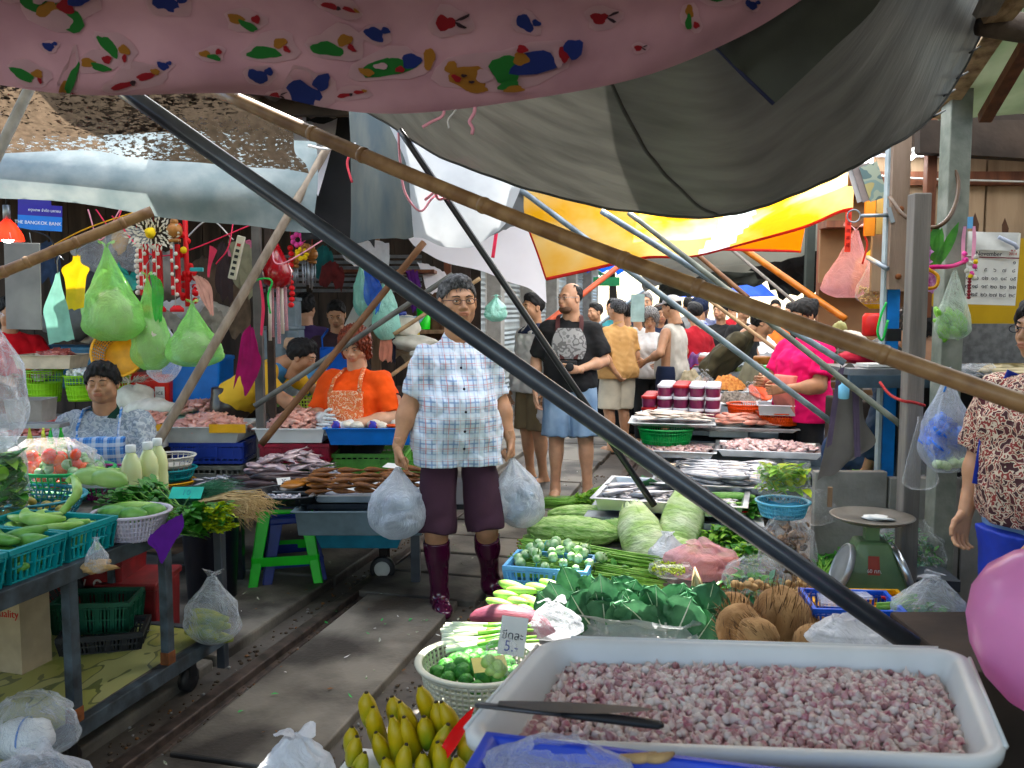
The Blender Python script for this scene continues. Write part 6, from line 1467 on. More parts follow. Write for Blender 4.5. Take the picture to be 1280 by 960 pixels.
mtray('cream tray behind the seated woman on her right side',190,DM-.1,.68,.30,.40,.11)
mtray('cream tray behind the seated woman shoulder at left',75,DM-.3,.68,.60,.40,.11)
mtray('bright blue tray of fish balls behind the walking man elbow',470,DM-.05,.69,.58,.36,.11,PLBLUE)
mb=MB(); mb.box((0,0,0),(2.9,.8,.03)); solo('meat_table','long wooden counter under the raw chicken trays','table',mb,WOODGREY,loc=B(190,6.25,.74),rz=YAW)
mb=MB(); mb.box((0,0,.35),(1.6,.5,.66)); solo('counter','dark counter block hidden behind the seated woman','counter',mb,DARKWOOD,loc=B(110,6.0,.0),rz=YAW)
ck=piece('chicken_piece','x','raw chicken',lump_mb(.030,1.5,1,.65,.3),MEAT,'g')
heap(ck,70,B(262,DM,.76),.50,.36,.09,YAW,'piece of raw chicken in the long cream tray left of steel post','raw chicken left of the steel post')
heap(dup(ck),60,B(375,DM+.05,.76),.42,.36,.11,YAW,'piece of raw chicken in the tray right of steel post','raw chicken right of the steel post')
heap(dup(ck),40,B(188,DM,.76),.28,.34,.10,YAW,'piece of raw chicken in the tray by the leaning pole','raw chicken by the leaning pole')
rk=piece('offal_piece','x','offal',lump_mb(.032,1.6,.8,.5,.3),[MEATR],'g')
heap(rk,60,B(72,DM-.3,.75),.55,.34,.12,YAW,'dark red piece of raw offal behind the seated woman','raw offal behind the seated woman')
heap(dup(ck),46,B(250,6.4,.80),.60,.30,.07,YAW,'piece of raw chicken on the white sheet at the back','raw chicken at the back of the counter')
for lb,px,w in (('yellow plastic edging hanging from the tray by leaning pole',189,.16),('yellow plastic edging hanging on the long cream tray',284,.23)):
 mb=MB(); mb.surf(lambda u,v:((u-.5)*w,-.004*math.sin(u*9),-.055*v),8,3); solo('yellow_sheet',lb,'sheet',mb,PLYEL,loc=B(px,DM-.24,.825),rz=YAW)
mb=MB(); mb.surf(lambda u,v:((u-.5)*1.0,(v-.5)*.5,.03*math.sin(u*9)*math.sin(v*5)),20,12); solo('green_cloth','pale green plastic cloth spread on the counter behind the woman','cloth',mb,mat('pale_green_film',(.30,.50,.36),rough=.4,trans=.2),loc=B(205,6.3,.79),rz=YAW)
# fish balls etc in blue tray
fb=piece('fish_ball_pack','x','fish balls',MB().ell((0,0,0),(.05,.05,.032),12,8,wob=.06),mat('fishball_white',(.70,.66,.56),rough=.4,var=.06,bump=.5,bscale=60),'g')
scatter(fb,7,lambda i:B(432+i*16,DM-.1,.80)+V((0,U(-.06,.06),0)),'round white portion of fish balls in the bright blue tray','white portions in the bright blue tray',tilt=False)
for px,lb in ((420,'small red and blue packet at left end of blue tray'),(466,'red wrapped packet in the middle of blue tray')):
 mb=MB(); mb.ell((0,0,.02),(.03,.02,.03),10,6,wob=.2); solo('packet',lb,'packet',mb,blotch('red_blue_pack',[(.55,.02,.03),(.05,.05,.40),(.6,.02,.04)],scale=9,thr=(.45,.58)),loc=B(px,DM-.2,.79))
scatter(piece('sausage','x','sausage',cucumber_mb(.09,.012,.1),PLORANGE,'g'),9,lambda i:Matrix.Translation(B(500,DM-.15,.795)+V((U(-.06,.06),U(-.05,.05),U(0,.02))))@Matrix.Rotation(U(-.5,.5),4,'Z'),'orange sausage at the right end of bright blue tray','orange sausages in the blue tray')
tray('fish_tray','steel tray of small fish in front of the woman in orange',B(478,6.05,.80),YAW,.75,.30,.03,ALU)
heap(dup(sf),40,B(470,6.05,.82),.66,.26,.03,YAW,'small silver fish laid out before the woman in orange','small fish before the woman in orange',ryaw=.5,flat=.15)
rbasket('round_basket','pale yellow green basket left of the woman gloved hand',B(386,6.3,.80),.155,.115,mat('pale_lime_plastic',(.55,.68,.14),rough=.4),rb=.72,sy=.8,nrib=40)
rbasket('round_basket','mint green basket with plastic film right of the gloved hand',B(481,6.15,.82),.125,.10,mat('mint_plastic',(.20,.62,.46),rough=.4),rb=.62,sy=.8,nrib=44,solid=.6)
t=thing('basin','light blue plastic basin held over the counter by an arm','basin',M=M4(P(384,482,6.5),YAW,-.7)); mb=MB(); mb.lathe([(0,0),(.10,0),(.15,.09),(.158,.092),(.145,.088),(.095,.006),(0,.006)],n=28,cap=False); mk('body',mb,PLSKY,t); mb=MB(); mb.lathe([(.150,.086),(.163,.088),(.160,.096),(.15,.094)],n=28,cap=False); mk('rim',mb,PLSKY,t)
bag('white bag on the counter behind blue basin',B(362,6.7,.82),.22,.40,WBAG,rz=1,sy=.7,fill=.6)
bag('green bag next to the white bag behind counter',B(345,6.7,.80),.12,.22,GBAG,rz=1,sy=.7,fill=.6)
# chair with holes
t=thing('chair','brown perforated plastic chair behind the woman in orange','chair',B(498,6.75,.45),YAW-.2)
mb=MB(); mb.surf(lambda u,v:((u-.5)*.36,.05*(1-4*(u-.5)**2)+.05*v,.40*v+.10),12,10); mb.surf(lambda u,v:((u-.5)*.36,.05*(1-4*(u-.5)**2)+.05*v+.012,.40*v+.10),12,10); mk('backrest',mb,mat('brown_plastic',(.055,.035,.03),rough=.5),t)
mb=MB();
for i in range(5):
 for j in range(4): u=(i+.5)/5; mb.lathe([(.009,0),(.009,.003)],n=8,M=M4(((u-.5)*.34,.05*(1-4*(u-.5)**2)+.05*(j/4)-.006,.15+.085*j),rx=PI/2))
mk('hole',mb,PAPER,t); mb=MB(); mb.box((0,-.2,.05),(.38,.38,.03)); mk('seat',mb,mat('brown_plastic',(0,0,0)),t)
for sx in (-1,1):
 for sy in (-.36,-.02): mb=MB(); mb.bar((sx*.16,sy,-.43),(sx*.16,sy,.05),.03); mk('leg',mb,mat('brown_plastic',(0,0,0)),t)
# tubs at back
def tub(label,px,d,z,w,l,h,m,rz=YAW,name='ice_box'):
 t=thing(name,label,'ice box',B(px,d,z),rz); mb=MB(); mb.box((0,0,h/2),(w,l,h),tp=1.06); mk('body',mb,m,t,bev=.015); mb=MB(); mb.box((0,0,h-.02),(w*1.08,l*1.08,.035)); mk('rim',mb,m,t,bev=.008); return t
tub('tall blue storage tub beneath the rightmost green bag',250,6.9,.72,.42,.35,.46,PLBLUE,name='storage_tub')
t=tub('red ice box with white label right of seated woman head',192,6.8,.78,.36,.3,.27,mat('bright_red_plastic',(.50,.03,.02),rough=.4)); mb=MB(); mb.box((.12,-.168,.13),(.07,.004,.10)); mk('label_sticker',mb,PAPER,t); lettering('ICE',.035,INK,M4((.12,-.1715,.13),rx=PI/2),t)
tub('long grey blue tub behind the seated woman head',92,7.3,.90,.72,.4,.34,mat('grey_blue_plastic',(.07,.20,.32),rough=.45,var=.15),name='storage_tub')
for lb,px,d,z,r,h in (('light green tall basket beneath the white tray at left',57,6.6,.85,.125,.24),('light green basket of crushed ice left of the woman head',104,6.5,.87,.12,.19),('light green basket behind the woman head at right',146,6.6,.85,.10,.20)):
 rbasket('tall_basket',lb,B(px,d,z),r,h,mat('apple_plastic',(.30,.58,.06),rough=.45,var=.08),rb=.80,nrib=30,nring=6,solid=.3,group='light green tall baskets')
stuff('crushed_ice','heap of crushed white ice in the light green basket','ice',(lambda m_:([m_.ell((U(-.09,.09),U(-.09,.09),U(0,.05)),(.018,.015,.014),6,4,rz=U(0,3)) for _ in range(110)],m_)[1])(MB()),mat('ice',(.80,.84,.86),rough=.2,var=.03),loc=B(106,6.5,1.05))
mtray('cream tray tilted under the gloved hand of person in red',66,6.5,1.11,.42,.30,.10,mat('cream_tray',(.58,.50,.38),rough=.5))
heap(dup(rk),22,B(72,6.5,1.20),.20,.14,.03,YAW,'dark red offal piece in the tray by the gloved hand','offal in the tilted cream tray')
t=thing('colander','yellow openwork colander basket tipped on its side behind the bags','colander',M=M4(P(156,446,6.4),YAW,1.25,.35));
c2=rbasket('yb','x',(0,0,0),.18,.16,mat('amber_plastic',(.62,.33,.0),rough=.4),rb=.75,nrib=44,nring=7,ribw=.0045);
for ch in list(c2.children): ch.parent=t
bpy.data.objects.remove(c2)
for lb,x,y,w,h,d in (('big white sack behind the red ice box',215,438,.62,.30,7.3),('white sack with frayed opening beside red ice box',168,497,.34,.22,6.5),('crumpled white sack behind the third green bag',255,395,.6,.32,7.8),('white sack at the foot of red ice box',190,508,.40,.14,6.3),('white cloth bundle left of the yellow colander',110,420,.20,.10,7.0)):
 sack(lb,P(x,y,d)-V((0,0,h/2)),(w/2,w/3,h/2))
mb=MB()
for i in range(90): a=U(0,6.28); q=U(0,.10); mb.leaf((q*math.cos(a),q*math.sin(a),0),(math.cos(a),math.sin(a),U(.2,1.4)),(0,0,1),.09,.006,n=2)
solo('frayed_fibres','frayed white plastic fibres of the opened sack','fibres',mb,SACK,loc=P(163,478,6.35))
bag('white mesh bag standing behind counter near steel post',B(378,7.3,1.0),.14,.22,WBAG,rz=0,seed=2)
# ---------------------------------------------------------------- foreground: shallot tray
TZ=.915
Cf=[G(566,927,.93),G(1266,952,.93),G(1207,810,.93),G(682,795,.93)]
tc_=sum(Cf,V())/4; tc_.z=.815; rzT=0
wT=.775; lT=.42
def TM(x,y,z=0):
 u=x/(wT+.044)+.5; v=y/(lT+.044)+.5
 p=(Cf[0]*(1-u)+Cf[1]*u)*(1-v)+(Cf[3]*(1-u)+Cf[2]*u)*v
 return V((p.x-tc_.x,p.y-tc_.y,z))
def TMB(mb): mb.v=[tuple(TM(*p)) for p in mb.v]; return mb
t=thing('white_tray','large white plastic tray full of pink shallots in the foreground','tray',tc_,rzT)
TP=mat('white_tray_plastic',(.60,.61,.60),rough=.38,col2=(.70,.71,.70),scale=5,bump=.06,bscale=18)
def tray_shell(w,l,h,wall,lip,tp):
 mb=MB(); a,b=w/2,l/2; rc=.045
 def ring(a,b,z,rc):
  out=[]
  for k,(cx,cy,s0) in enumerate(((a-rc,-b+rc,-PI/2),(a-rc,b-rc,0),(-a+rc,b-rc,PI/2),(-a+rc,-b+rc,PI))):
   for i in range(7): q=s0+PI/2*i/6; out.append((cx+rc*math.cos(q),cy+rc*math.sin(q),z))
  return out
 L=[ring(a*tp,b*tp,0,rc*.8),ring(a,b,h-.022,rc),ring(a+lip,b+lip,h-.020,rc+lip),ring(a+lip+.002,b+lip+.002,h-.004,rc+lip),ring(a+lip-.004,b+lip-.004,h,rc+lip),ring(a+.002,b+.002,h,rc),ring(a-.006,b-.006,h-.006,rc),ring((a-wall)*1,(b-wall)*1,h-.035,rc*.9),ring((a-wall*1.6)*tp,(b-wall*1.6)*tp,.014,rc*.7)]
 vs=[p for r in L for p in r]; n=28; fs=[tuple(range(n-1,-1,-1))]
 for i in range(len(L)-1):
  for j in range(n): p=i*n+j; q=i*n+(j+1)%n; fs.append((p,q,q+n,p+n))
 e=(len(L)-1)*n; fs.append(tuple(range(e,e+n))); mb.add(vs,fs,flat=False); return mb
mk('shell',TMB(tray_shell(wT,lT,.115,.018,.022,.93)),TP,t)
mb=MB()
for s in (-1,1): mb.tube([(s*(wT/2+.022),-lT/2+.03,.113),(s*(wT/2+.022),lT/2-.03,.113)],.0045,6)
mb.tube([(-wT/2+.03,lT/2+.020,.113),(wT/2-.03,lT/2+.020,.113)],.0045,6)
mk('rim_bead',TMB(mb),TP,t)
# shallots
SHA=mat('shallot_skin',(.42,.17,.20),rough=.40,col2=(.74,.62,.56),scale=55,stretch=(1,1,.4),det=3,thr=(.36,.60),coat=.15)
SHB=mat('pale_shallot_skin',(.58,.46,.42),rough=.45,col2=(.72,.66,.60),scale=50,stretch=(1,1,.4))
SHC=mat('purple_shallot_skin',(.28,.12,.13),rough=.4,col2=(.52,.36,.34),scale=50,stretch=(1,1,.4))
def clove(mb,M=None):
 mb.lathe([(.0,-.009),(.0035,-.0085),(.0085,-.004),(.0092,.001),(.0062,.006),(.0028,.010),(.0012,.015),(.0002,.0175)],n=8,M=M,sy=.85)
RT_=Matrix.Translation(tc_)@Matrix.Rotation(rzT,4,'Z')
protos=[solo('shallot','x','shallot',(lambda m_:(clove(m_),m_)[1])(MB()),mm_) for mm_ in (SHA,SHB,SHC)]
def shz(x,y): return .080+.010*math.sin(x*7+1)*math.cos(y*9)-.012*max(0,(abs(x)/(wT*.5))**4)-.008*max(0,(abs(y)/(lT*.5))**3)
rgs=random.Random(4); cand=[]
W2=wT*.5-.028; L2=lT*.5-.027; nx=int(2*W2/.0100); ny=int(2*L2/.0100)
for i in range(nx):
 for j in range(ny):
  x=-W2+2*W2*(i+.5)/nx+rgs.uniform(-.005,.005); y=-L2+2*L2*(j+.5)/ny+rgs.uniform(-.005,.005)
  if y<-L2+.012+.012*math.sin(x*12) or x<-W2+.03-.02*math.sin(y*15): continue
  cand.append((x,y,shz(x,y)+rgs.uniform(-.002,.011)))
cand.sort(key=lambda c:c[1]-c[2]*3); used=[0,0,0]; first=[True]*3
rest=MB()
for k,(x,y,z) in enumerate(cand):
 M=Matrix.Translation(TM(x,y,z))@Euler((rgs.uniform(-1.9,1.9),rgs.uniform(-1.9,1.9),rgs.uniform(0,6.3))).to_matrix().to_4x4()@Matrix.Diagonal((*([rgs.uniform(.55,1.02)]*3),1))
 c=rgs.choice((0,0,0,1,1,2))
 if k<297:
  o=protos[c] if first[c] else dup(protos[c]);
  if first[c]: o['label']='small %s shallot near the front of the white tray'%('pink and white','pale cream','purple')[c]; o['group']='%s shallots at the front of the tray'%('pink','pale','purple')[c]; first[c]=False
  o.matrix_world=RT_@M
 else: rest.mi=c; clove(rest,M)
for x in range(40):
 for y in range(20):
  X=-W2+2*W2*(x+.5)/40; Y=-L2+2*L2*(y+.5)/20; rest.mi=2 if (x+y)%2 else 0; clove(rest,Matrix.Translation(TM(X,Y,shz(X,Y)-.012))@Matrix.Rotation(x+y,4,'X')@Matrix.Scale(1.5,4))
rest.mi=2; rest.surf(lambda u,v:TM((u-.5)*2*W2,(v-.5)*2*L2,shz((u-.5)*2*W2,(v-.5)*2*L2)-.014),30,20)
o=stuff('shallot_heap','bed of pink and purple shallots filling the back of white tray','shallots',rest,[SHA,SHB,SHC],loc=tc_,rz=rzT)
t=thing('knife','long knife with dark handle resting along the front rim of the tray','knife',P(830,912,1.275)+V((0,0,.004)),rzT+.0)
mb=MB(); mb.tube([(-.285,.0,.0),(-.28,0,.001),(-.20,.0,.002),(-.14,.0,.002)],[.004,.007,.0085,.007],10,sq=.55); mk('blade',mb,mat('dull_blade',(.07,.07,.075),rough=.35,metal=.6),t)
mb=MB(); mb.tube([(-.15,0,.002),(-.12,0,.003),(-.04,0,.003),(-.008,0,.002),(0,0,.002)],[.008,.0105,.011,.010,.004],10,sq=.6); mk('handle',mb,PLBLACK,t)
mb=MB(); mb.leaf((-.25,.004,.006),(1,.05,0),(0,0,1),.24,.018,curl=-.05,fold=0,n=8); mk('reflective_edge',mb,mat('dull_blade',(0,0,0)),t)
# stand under the tray, blue tray, bag in front
mb=MB(); mb.box((0.05,0,0),(.62,.36,.03)); solo('stand','dark plank stand under the white shallot tray','stand',mb,DARKWOOD,loc=tc_-V((0,-.02,.018)),rz=rzT)
for i,(x,y) in enumerate(((-.2,-.14),(.3,-.14),(-.2,.14),(.3,.14))):
 mb=MB(); mb.box((0,0,.38),(.05,.05,.76)); solo('trestle_leg','dark wooden leg of the shallot stand, '+('front left','front right','back left','back right')[i],'leg',mb,DARKWOOD,loc=RT_@V((x,y,-.80)),rz=rzT)
bl=P(900,985,1.09);
tray('blue_tray','deep blue plastic tray in front of the white shallot tray',bl-V((.0,.02,.05)),rzT,.62,.16,.05,mat('cobalt_plastic',(.012,.05,.42),rough=.35),lip=.012)
mb=bag_mb(.20,.055,fill=.6,ears=0,neck=.4,sy=.7,seed=5); solo('plastic_bag','crumpled clear plastic bag on the deep blue tray','bag',mb,CLEAR2,loc=P(700,962,1.14)-V((0,0,.02)))
for px,lb in ((800,'brown pods lying on the blue tray'),(822,'pale brown pod at right of the brown pods')): solo('pod',lb,'pod',cucumber_mb(.05,.007,.2),mat('ginger_skin',(0,0,0)),loc=P(px,948,1.15),rz=.4)
# pink balloon
t=thing('balloon','pink balloon floating at the right edge','balloon',P(1314,794,1.58))
mb=MB(); mb.lathe([(.0,-.160),(.012,-.156),(.030,-.148),(.068,-.125),(.105,-.085),(.130,-.030),(.138,.020),(.131,.070),(.108,.110),(.070,.140),(.030,.153),(0,.156)],n=56); mk('skin',mb,mat('balloon_pink',(.90,.45,.72),rough=.3,var=.03,trans=.5,coat=.25),t)
mb=MB(); mb.lathe([(.012,-.163),(.020,-.180),(.014,-.183),(.006,-.165)],n=12); mk('neck',mb,mat('balloon_pink',(0,0,0)),t)
mb=MB(); mb.tube([(0,0,-.17),(.01,0,-.4),(-.02,0,-.75)],.0012,4); mk('string',mb,PAPER,t)
# ---------------------------------------------------------------- low vegetable platform
ZP=.30
mb=MB(); a_=MB();
for i in range(7): mb.box((-.92+.215*i+.06,4.15,ZP-.02),(.205,3.9,.03))
solo('vegetable_platform','low plank platform on the right rail carrying the vegetables','platform',mb,WOODGREY,bev=.003)
for i,(x,y) in enumerate(((-.85,2.4),(-.85,5.9),(.35,2.4),(.35,5.9))):
 mb=MB(); mb.box((0,0,.13),(.06,.06,.265)); solo('platform_leg','grey leg under the vegetable platform, '+('near left','far left','near right','far right')[i],'leg',mb,WOODGREY,loc=(x,y,0))
def GP_(px,py,z=ZP): return G(px,py,z)
# white basket of limes
wb=G(592,868,.36); wb.z=.30
rbasket('white_basket','white round openwork basket of kaffir limes at the platform corner',wb+V((.0,.06,0)),.185,.15,mat('ivory_plastic',(.60,.60,.50),rough=.4,var=.06),rb=.80,nrib=56,nring=9,ribw=.0042,lip=.014,solid=0)
KL=mat('kaffir_skin',(.03,.16,.03),rough=.5,col2=(.10,.32,.06),scale=40,bump=1,bscale=60,bdist=.008)
kl=piece('kaffir_lime','x','lime',MB().ell((0,0,0),(.028,.028,.026),14,10,wob=.05),KL,'g')
eggheap(26,wb+V((.0,.06,.10)),.13,.12,.035,'bumpy dark green kaffir lime in the white basket','kaffir limes in the white basket',kl)
price_card('yellow price card lying on the kaffir limes',P(612,830,2.66),.105,.055,mat('yellow_card',(.70,.62,.25),rough=.8),'15.-',rz=.5,tilt=.5)
t=price_card('white price card in plastic with a handwritten price at the tray corner',P(641,795,2.35),.075,.10,PAPER,'ขีดละ',rz=-.1,tilt=1.15,size=.03); lettering('5.-',.04,mat('blue_ink',(.02,.03,.25)),M4((0,-.028,.0012)),t,'writing')
bag('little clear bag of cut green fruit hanging at the tray corner',P(626,845,2.3),.09,.12,CLEAR,rz=.3,sy=.5,fill=.7)
scatter(piece('cut_fruit','x','fruit',MB().ell((0,0,0),(.018,.016,.022),8,6),CUKEL,'g'),6,lambda i:P(622+U(-14,12),838+U(-22,2),2.3),'light green cut fruit inside the little clear bag','cut fruit in the little bag')
# bananas
BAN=mat('banana_skin',(.44,.33,.03),rough=.45,col2=(.17,.27,.035),scale=7,det=3,bump=.05,bscale=80,thr=(.42,.62)); BANT=mat('banana_tip',(.05,.035,.015),rough=.8)
def banana(label,a,b,bend,r,group):
 a,b=V(a),V(b); t=thing('banana',label,'banana',a,0,group); d=b-a; m_=d*.5+V(bend)
 pts=[V((0,0,0)),d*.25+V(bend)*.75,m_,d*.75+V(bend)*.75,d]
 mb=MB(); mb.tube([cr(pts,i/12) for i in range(13)],[r*q for q in (.45,.70,.88,.96,1,1,1,.98,.95,.88,.74,.48,.26)],7); mk('peel',mb,BAN,t)
 mb=MB(); e=cr(pts,1); f=cr(pts,.93); mb.tube([e-(e-f)*.1,e+(e-f)*.35],[r*.24,r*.20],7); mk('tip',mb,BANT,t)
Bn=[(480,905,466,868),(528,925,505,815+66),(500,928,490,880),(448,935,446,905),(440,950,456,925),(492,952,480,932),(545,880,525,842),(560,900,545,862),(520,905,500,862),(470,880,458,850),(512,950,508,915),(536,905,530,880),(575,905,552,862),(560,945,547,912),(462,955,437,945),(590,930,585,900),(530,950,528,925),(486,930,470,900),(446,918,440,893),(575,958,570,930),(505,880,490,855),(540,930,560,890)]
for i,(x0,y0,x1,y1) in enumerate(Bn):
 d=2.32-.012*((y0-880)/8)+U(-.02,.02); a=P(x0+U(-4,4),y0+30,d); b=P(x1,y1+16,d-.05)
 banana('stubby yellow green banana standing in the bunch at the platform edge',a,b,V((U(-.006,.012),-.010,.0)),.0235*U(.92,1.1),'bananas in the bunch beside the white basket')
t=thing('banana_stand','white foam edge holding the bananas upright at the bottom edge','tray',G(520,975,.40),.05); mb=MB(); mb.box((0,0,-.05),(.42,.26,.10)); mk('foam',mb,PLW,t,bev=.01)
t=thing('plastic_label','red plastic strip stuck between the bananas','strip',P(566,925,2.15)); mb=MB(); a,b=V((-.045,0,-.075)),V((.055,.0,.09)); mb.leaf(a,b-a,(0,-1,.2),(b-a).length,.016,curl=0,n=8,fold=.3); mk('strip',mb,mat('red_film',(.62,.03,.03),rough=.25,coat=.4,trans=.2),t)
bag('crumpled white plastic bag at the bottom edge left of bananas',P(370,975,2.3),.20,.12,WBAG,rz=.5,sy=.7,fill=.5,ears=1.2,neck=.3)
# spring onions
SO=mat('spring_onion',(.78,.80,.70),rough=.35,col2=(.45,.60,.22),scale=4,stretch=(1,1,1))
for i in range(22):
 x0=553+U(-6,14)+i*.4; y0=790+i*1.7-10+U(-3,3); a=P(x0,y0,3.0-.006*i); b=P(x0+95+U(-10,12),y0-4-i*.9+U(-4,4)+8,3.05-.006*i)
 t=thing('spring_onion','spring onion with white end lying behind the white basket','onion',a,0,'spring onions behind the white basket')
 d=b-a; mb=MB(); mb.tube([V(),d*.25,d*.45],[.0085,.0075,.007],7); mk('white_stem',mb,STEMW,t); mb=MB(); mb.tube([d*.44,d*.7+V((0,0,.004)),d],[.007,.0075,.005],7); mk('green_leaf',mb,STEM,t)
# banana blossom
mb=MB(); mb.tube([(-.15,0,0),(-.13,0,.0),(-.07,0,.004),(0,0,.006),(.07,0,.004),(.13,0,-.004),(.17,0,-.01)],[.012,.030,.052,.060,.054,.034,.004],18)
solo('banana_blossom','large purple red banana blossom lying beside the cucumbers','banana blossom',mb,mat('blossom_purple',(.13,.025,.055),rough=.5,col2=(.30,.09,.11),scale=5,stretch=(.6,4,4),bump=.2,bscale=30),loc=P(637,778,3.12),rz=-.12)
# cucumbers
cc=P(655,757,3.5)
for i in range(16):
 r=i//5; q=P(614+U(-2,2)+ (i%5)*20+r*9,770-r*13-(i%5)*3+U(-3,3),3.45+.05*r)
 if i==0: c0=solo('cucumber','x','cucumber',cucumber_mb(.13,.022,.06),CUKEL,group='cucumbers behind the banana blossom'); c0['label']='short pale green cucumber behind the banana blossom'; o=c0
 else: o=dup(c0)
 o.location=q; o.rotation_euler=(U(-.2,.2),U(-.15,.15),-.35+U(-.3,.3))
crate('blue_basket','light blue basket of round green eggplants on the platform',B(688,3.95,ZP+.005),.0,.36,.26,.12,PLSKY,ns=14,cat='basket')
eg2=dup(eg,'x'); eg2['group']='g'
for ch in eg2.children: pass
eggheap(34,B(700,3.97,ZP+.10),.20,.15,.075,'round pale green eggplant heaped in the light blue basket','eggplants in the light blue basket',eg2)
mb=MB(); mb.tube([(0,0,0),(.006,.0,.03),(-.012,0,.055),(-.02,0,.06)],[.002,.002,.003,.003],5); solo('stalk','dark curled stalk sticking up from the eggplants','stalk',mb,DARKWOOD,loc=P(742,718,3.9))
# long bean bundle
LB_=G(645,706,ZP); LBd=4.12
for k,(dz,dy,n,lb) in enumerate(((.0,-.06,0,'near bundle of long green beans tied with green string'),(.03,.10,0,'rear bundle of long green beans tied with green string'))):
 mb=MB(); c=B(646,LBd,ZP+.055)+V((0,dy,dz))
 for i in range(110):
  a=U(0,6.28); q=.066*math.sqrt(U(0,1)); y=q*math.cos(a); z=max(-.02,q*math.sin(a)); e=U(-.02,.02)
  mb.mi=0; mb.tube([(e,y,z),(.12,y*.9,z*.9),(.35,y*1.2,z*.8),(.62+U(-.05,.08),y*1.35+U(-.02,.02),z*.5-.01)],[.0042,.0040,.0045,.0022],5)
  mb.mi=1; mb.ell((e-.002,y,z),(.005,.005,.005),5,4)
 o=solo('long_bean_bundle',lb,'beans',mb,[mat('long_bean',(.16,.34,.06),rough=.45,col2=(.30,.50,.14),scale=16),mat('bean_tip',(.22,.14,.05),rough=.8)],loc=c,rz=-.02)
 mb=MB(); mb.tube([(.12,.068*math.cos(q/12*2*PI),.064*math.sin(q/12*2*PI)) for q in range(13)],.003,5,cap=False); mk('string',mb,PLTEAL,o)
# gourds
GO=mat('bitter_gourd_skin',(.22,.40,.10),rough=.45,col2=(.50,.64,.30),scale=30,stretch=(.5,2,2),bump=1.0,bscale=45,bdist=.01)
def bgourd(label,c,L,r,rz):
 mb=MB(); n=40; k=30; vs=[];fs=[]
 for i in range(k+1):
  t=i/k; x=(t-.5)*L; q=r*math.sin(PI*min(max(t,.02),.98))**.38*(1 if t<.85 else 1-.3*(t-.85)/.15)
  for j in range(n):
   a=2*PI*j/n; w=1+.05*math.sin(10*a)+.05*math.sin(10*a+1)*math.sin(t*75+math.sin(5*a)*3); vs.append((x,q*w*math.cos(a),q*w*math.sin(a)))
 for i in range(k):
  for j in range(n): a=i*n+j; b=i*n+(j+1)%n; fs.append((a,b,b+n,a+n))
 fs+= [tuple(range(n-1,-1,-1)),tuple(range(k*n,k*n+n))]; mb.add(vs,fs,flat=False)
 mb.tube([(L*.49,0,0),(L*.55,0,.004)],[.008,.005],6); return solo('bitter_gourd',label,'gourd',mb,GO,loc=c,rz=rz)
bgourd('large ridged light green gourd on top of the others',P(717,664,4.7),.50,.080,.0)
bgourd('second ridged gourd below the top one at front',P(706,692,4.55),.48,.066,-.08)
bgourd('third ridged gourd, mostly hidden below the top one',P(752,684,4.8),.44,.068,.05)
bgourd('ridged gourd tip showing at left under the top gourd',P(700,676,4.95),.42,.06,.05)
bgourd('fourth ridged gourd lying behind at the back of the pile',P(735,646,5.0),.46,.066,.04)
bgourd('short ridged gourd end at the right of the pile',P(772,662,4.75),.26,.060,-.3)
for i,(px,py,d) in enumerate(((660,668,4.75),(668,658,4.95))): bgourd('slim ridged gourd at the left end of the pile, %s one'%('front','back')[i],P(px+40,py+6,d),.38,.045,.1)
# far greens on platform
stuff('water_spinach','bright green bunch of herbs lying at the far left platform end','herbs',bunch_mb(.42,.26,90,leafl=.05,leafw=.016,leaves=7,lift=.10),[STEM,LEAFL],loc=B(722,5.5,ZP),rz=.1)
def bigleaf(mb,p,d,L,w,up=(0,0,1),curl=.3,wav=.12,n=14):
 p=V(p); d=V(d).normalized(); side=d.cross(V(up)).normalized(); up=side.cross(d); vs=[];fs=[]; ph=U(0,6); m=10
 for i in range(n+1):
  t=i/n; ww=w*((.12+.88*min(1,t/.5)**.8)*(1 if t<.6 else math.sqrt(max(.01,1-((t-.6)/.4)**2))))
  for j in range(m+1):
   s=j/m*2-1; e=1-(s*s)*.0; q=wav*w*math.sin(ph+t*19+s*4)*abs(s)**2.5+.12*w*abs(s)-.10*w*s*s
   vs.append(p+d*(L*t-L*.06*s*s)+side*(ww*s)+up*(-curl*L*t*t+q+.05*w*math.sin(9*abs(s)-t*16)))
 for i in range(n):
  for j in range(m): a=i*(m+1)+j; fs.append((a,a+1,a+m+2,a+m+1))
 mb.add(vs,fs,flat=False); k0=mb.mi; mb.mi=1; mb.tube([p+d*(L*t)+up*(-curl*L*t*t+.002) for t in (0,.3,.6,.95)],[w*.05,w*.04,w*.025,w*.01],5); mb.mi=k0
def veined(name,c1,c2,vein=(.35,.5,.3)):
 return mat(name,c1,rough=.38,col2=c2,scale=7,bump=.5,bscale=35,bdist=.006,trans=.12,coat=.1)
KALE=mat('kale_leaf',(.035,.125,.06),rough=.55,col2=(.11,.27,.14),scale=11,det=6,bump=.5,bscale=40,bdist=.005,trans=.15);
mb=MB();
for i in range(16):
 x=U(-.28,.28); mb.mi=0; bigleaf(mb,(x,U(-.08,.08),.03+U(0,.07)),(U(-.6,1),U(-.6,.1),U(-.05,.45)),U(.18,.26),U(.06,.09),curl=.4)
 mb.mi=1; mb.tube([(x-.1,0,.02),(x,0,.04)],.005,5)
solo('kale_pile','pile of large dark green kale leaves at the far end of platform','kale',mb,[KALE,STEM],loc=B(815,5.35,ZP),rz=0)
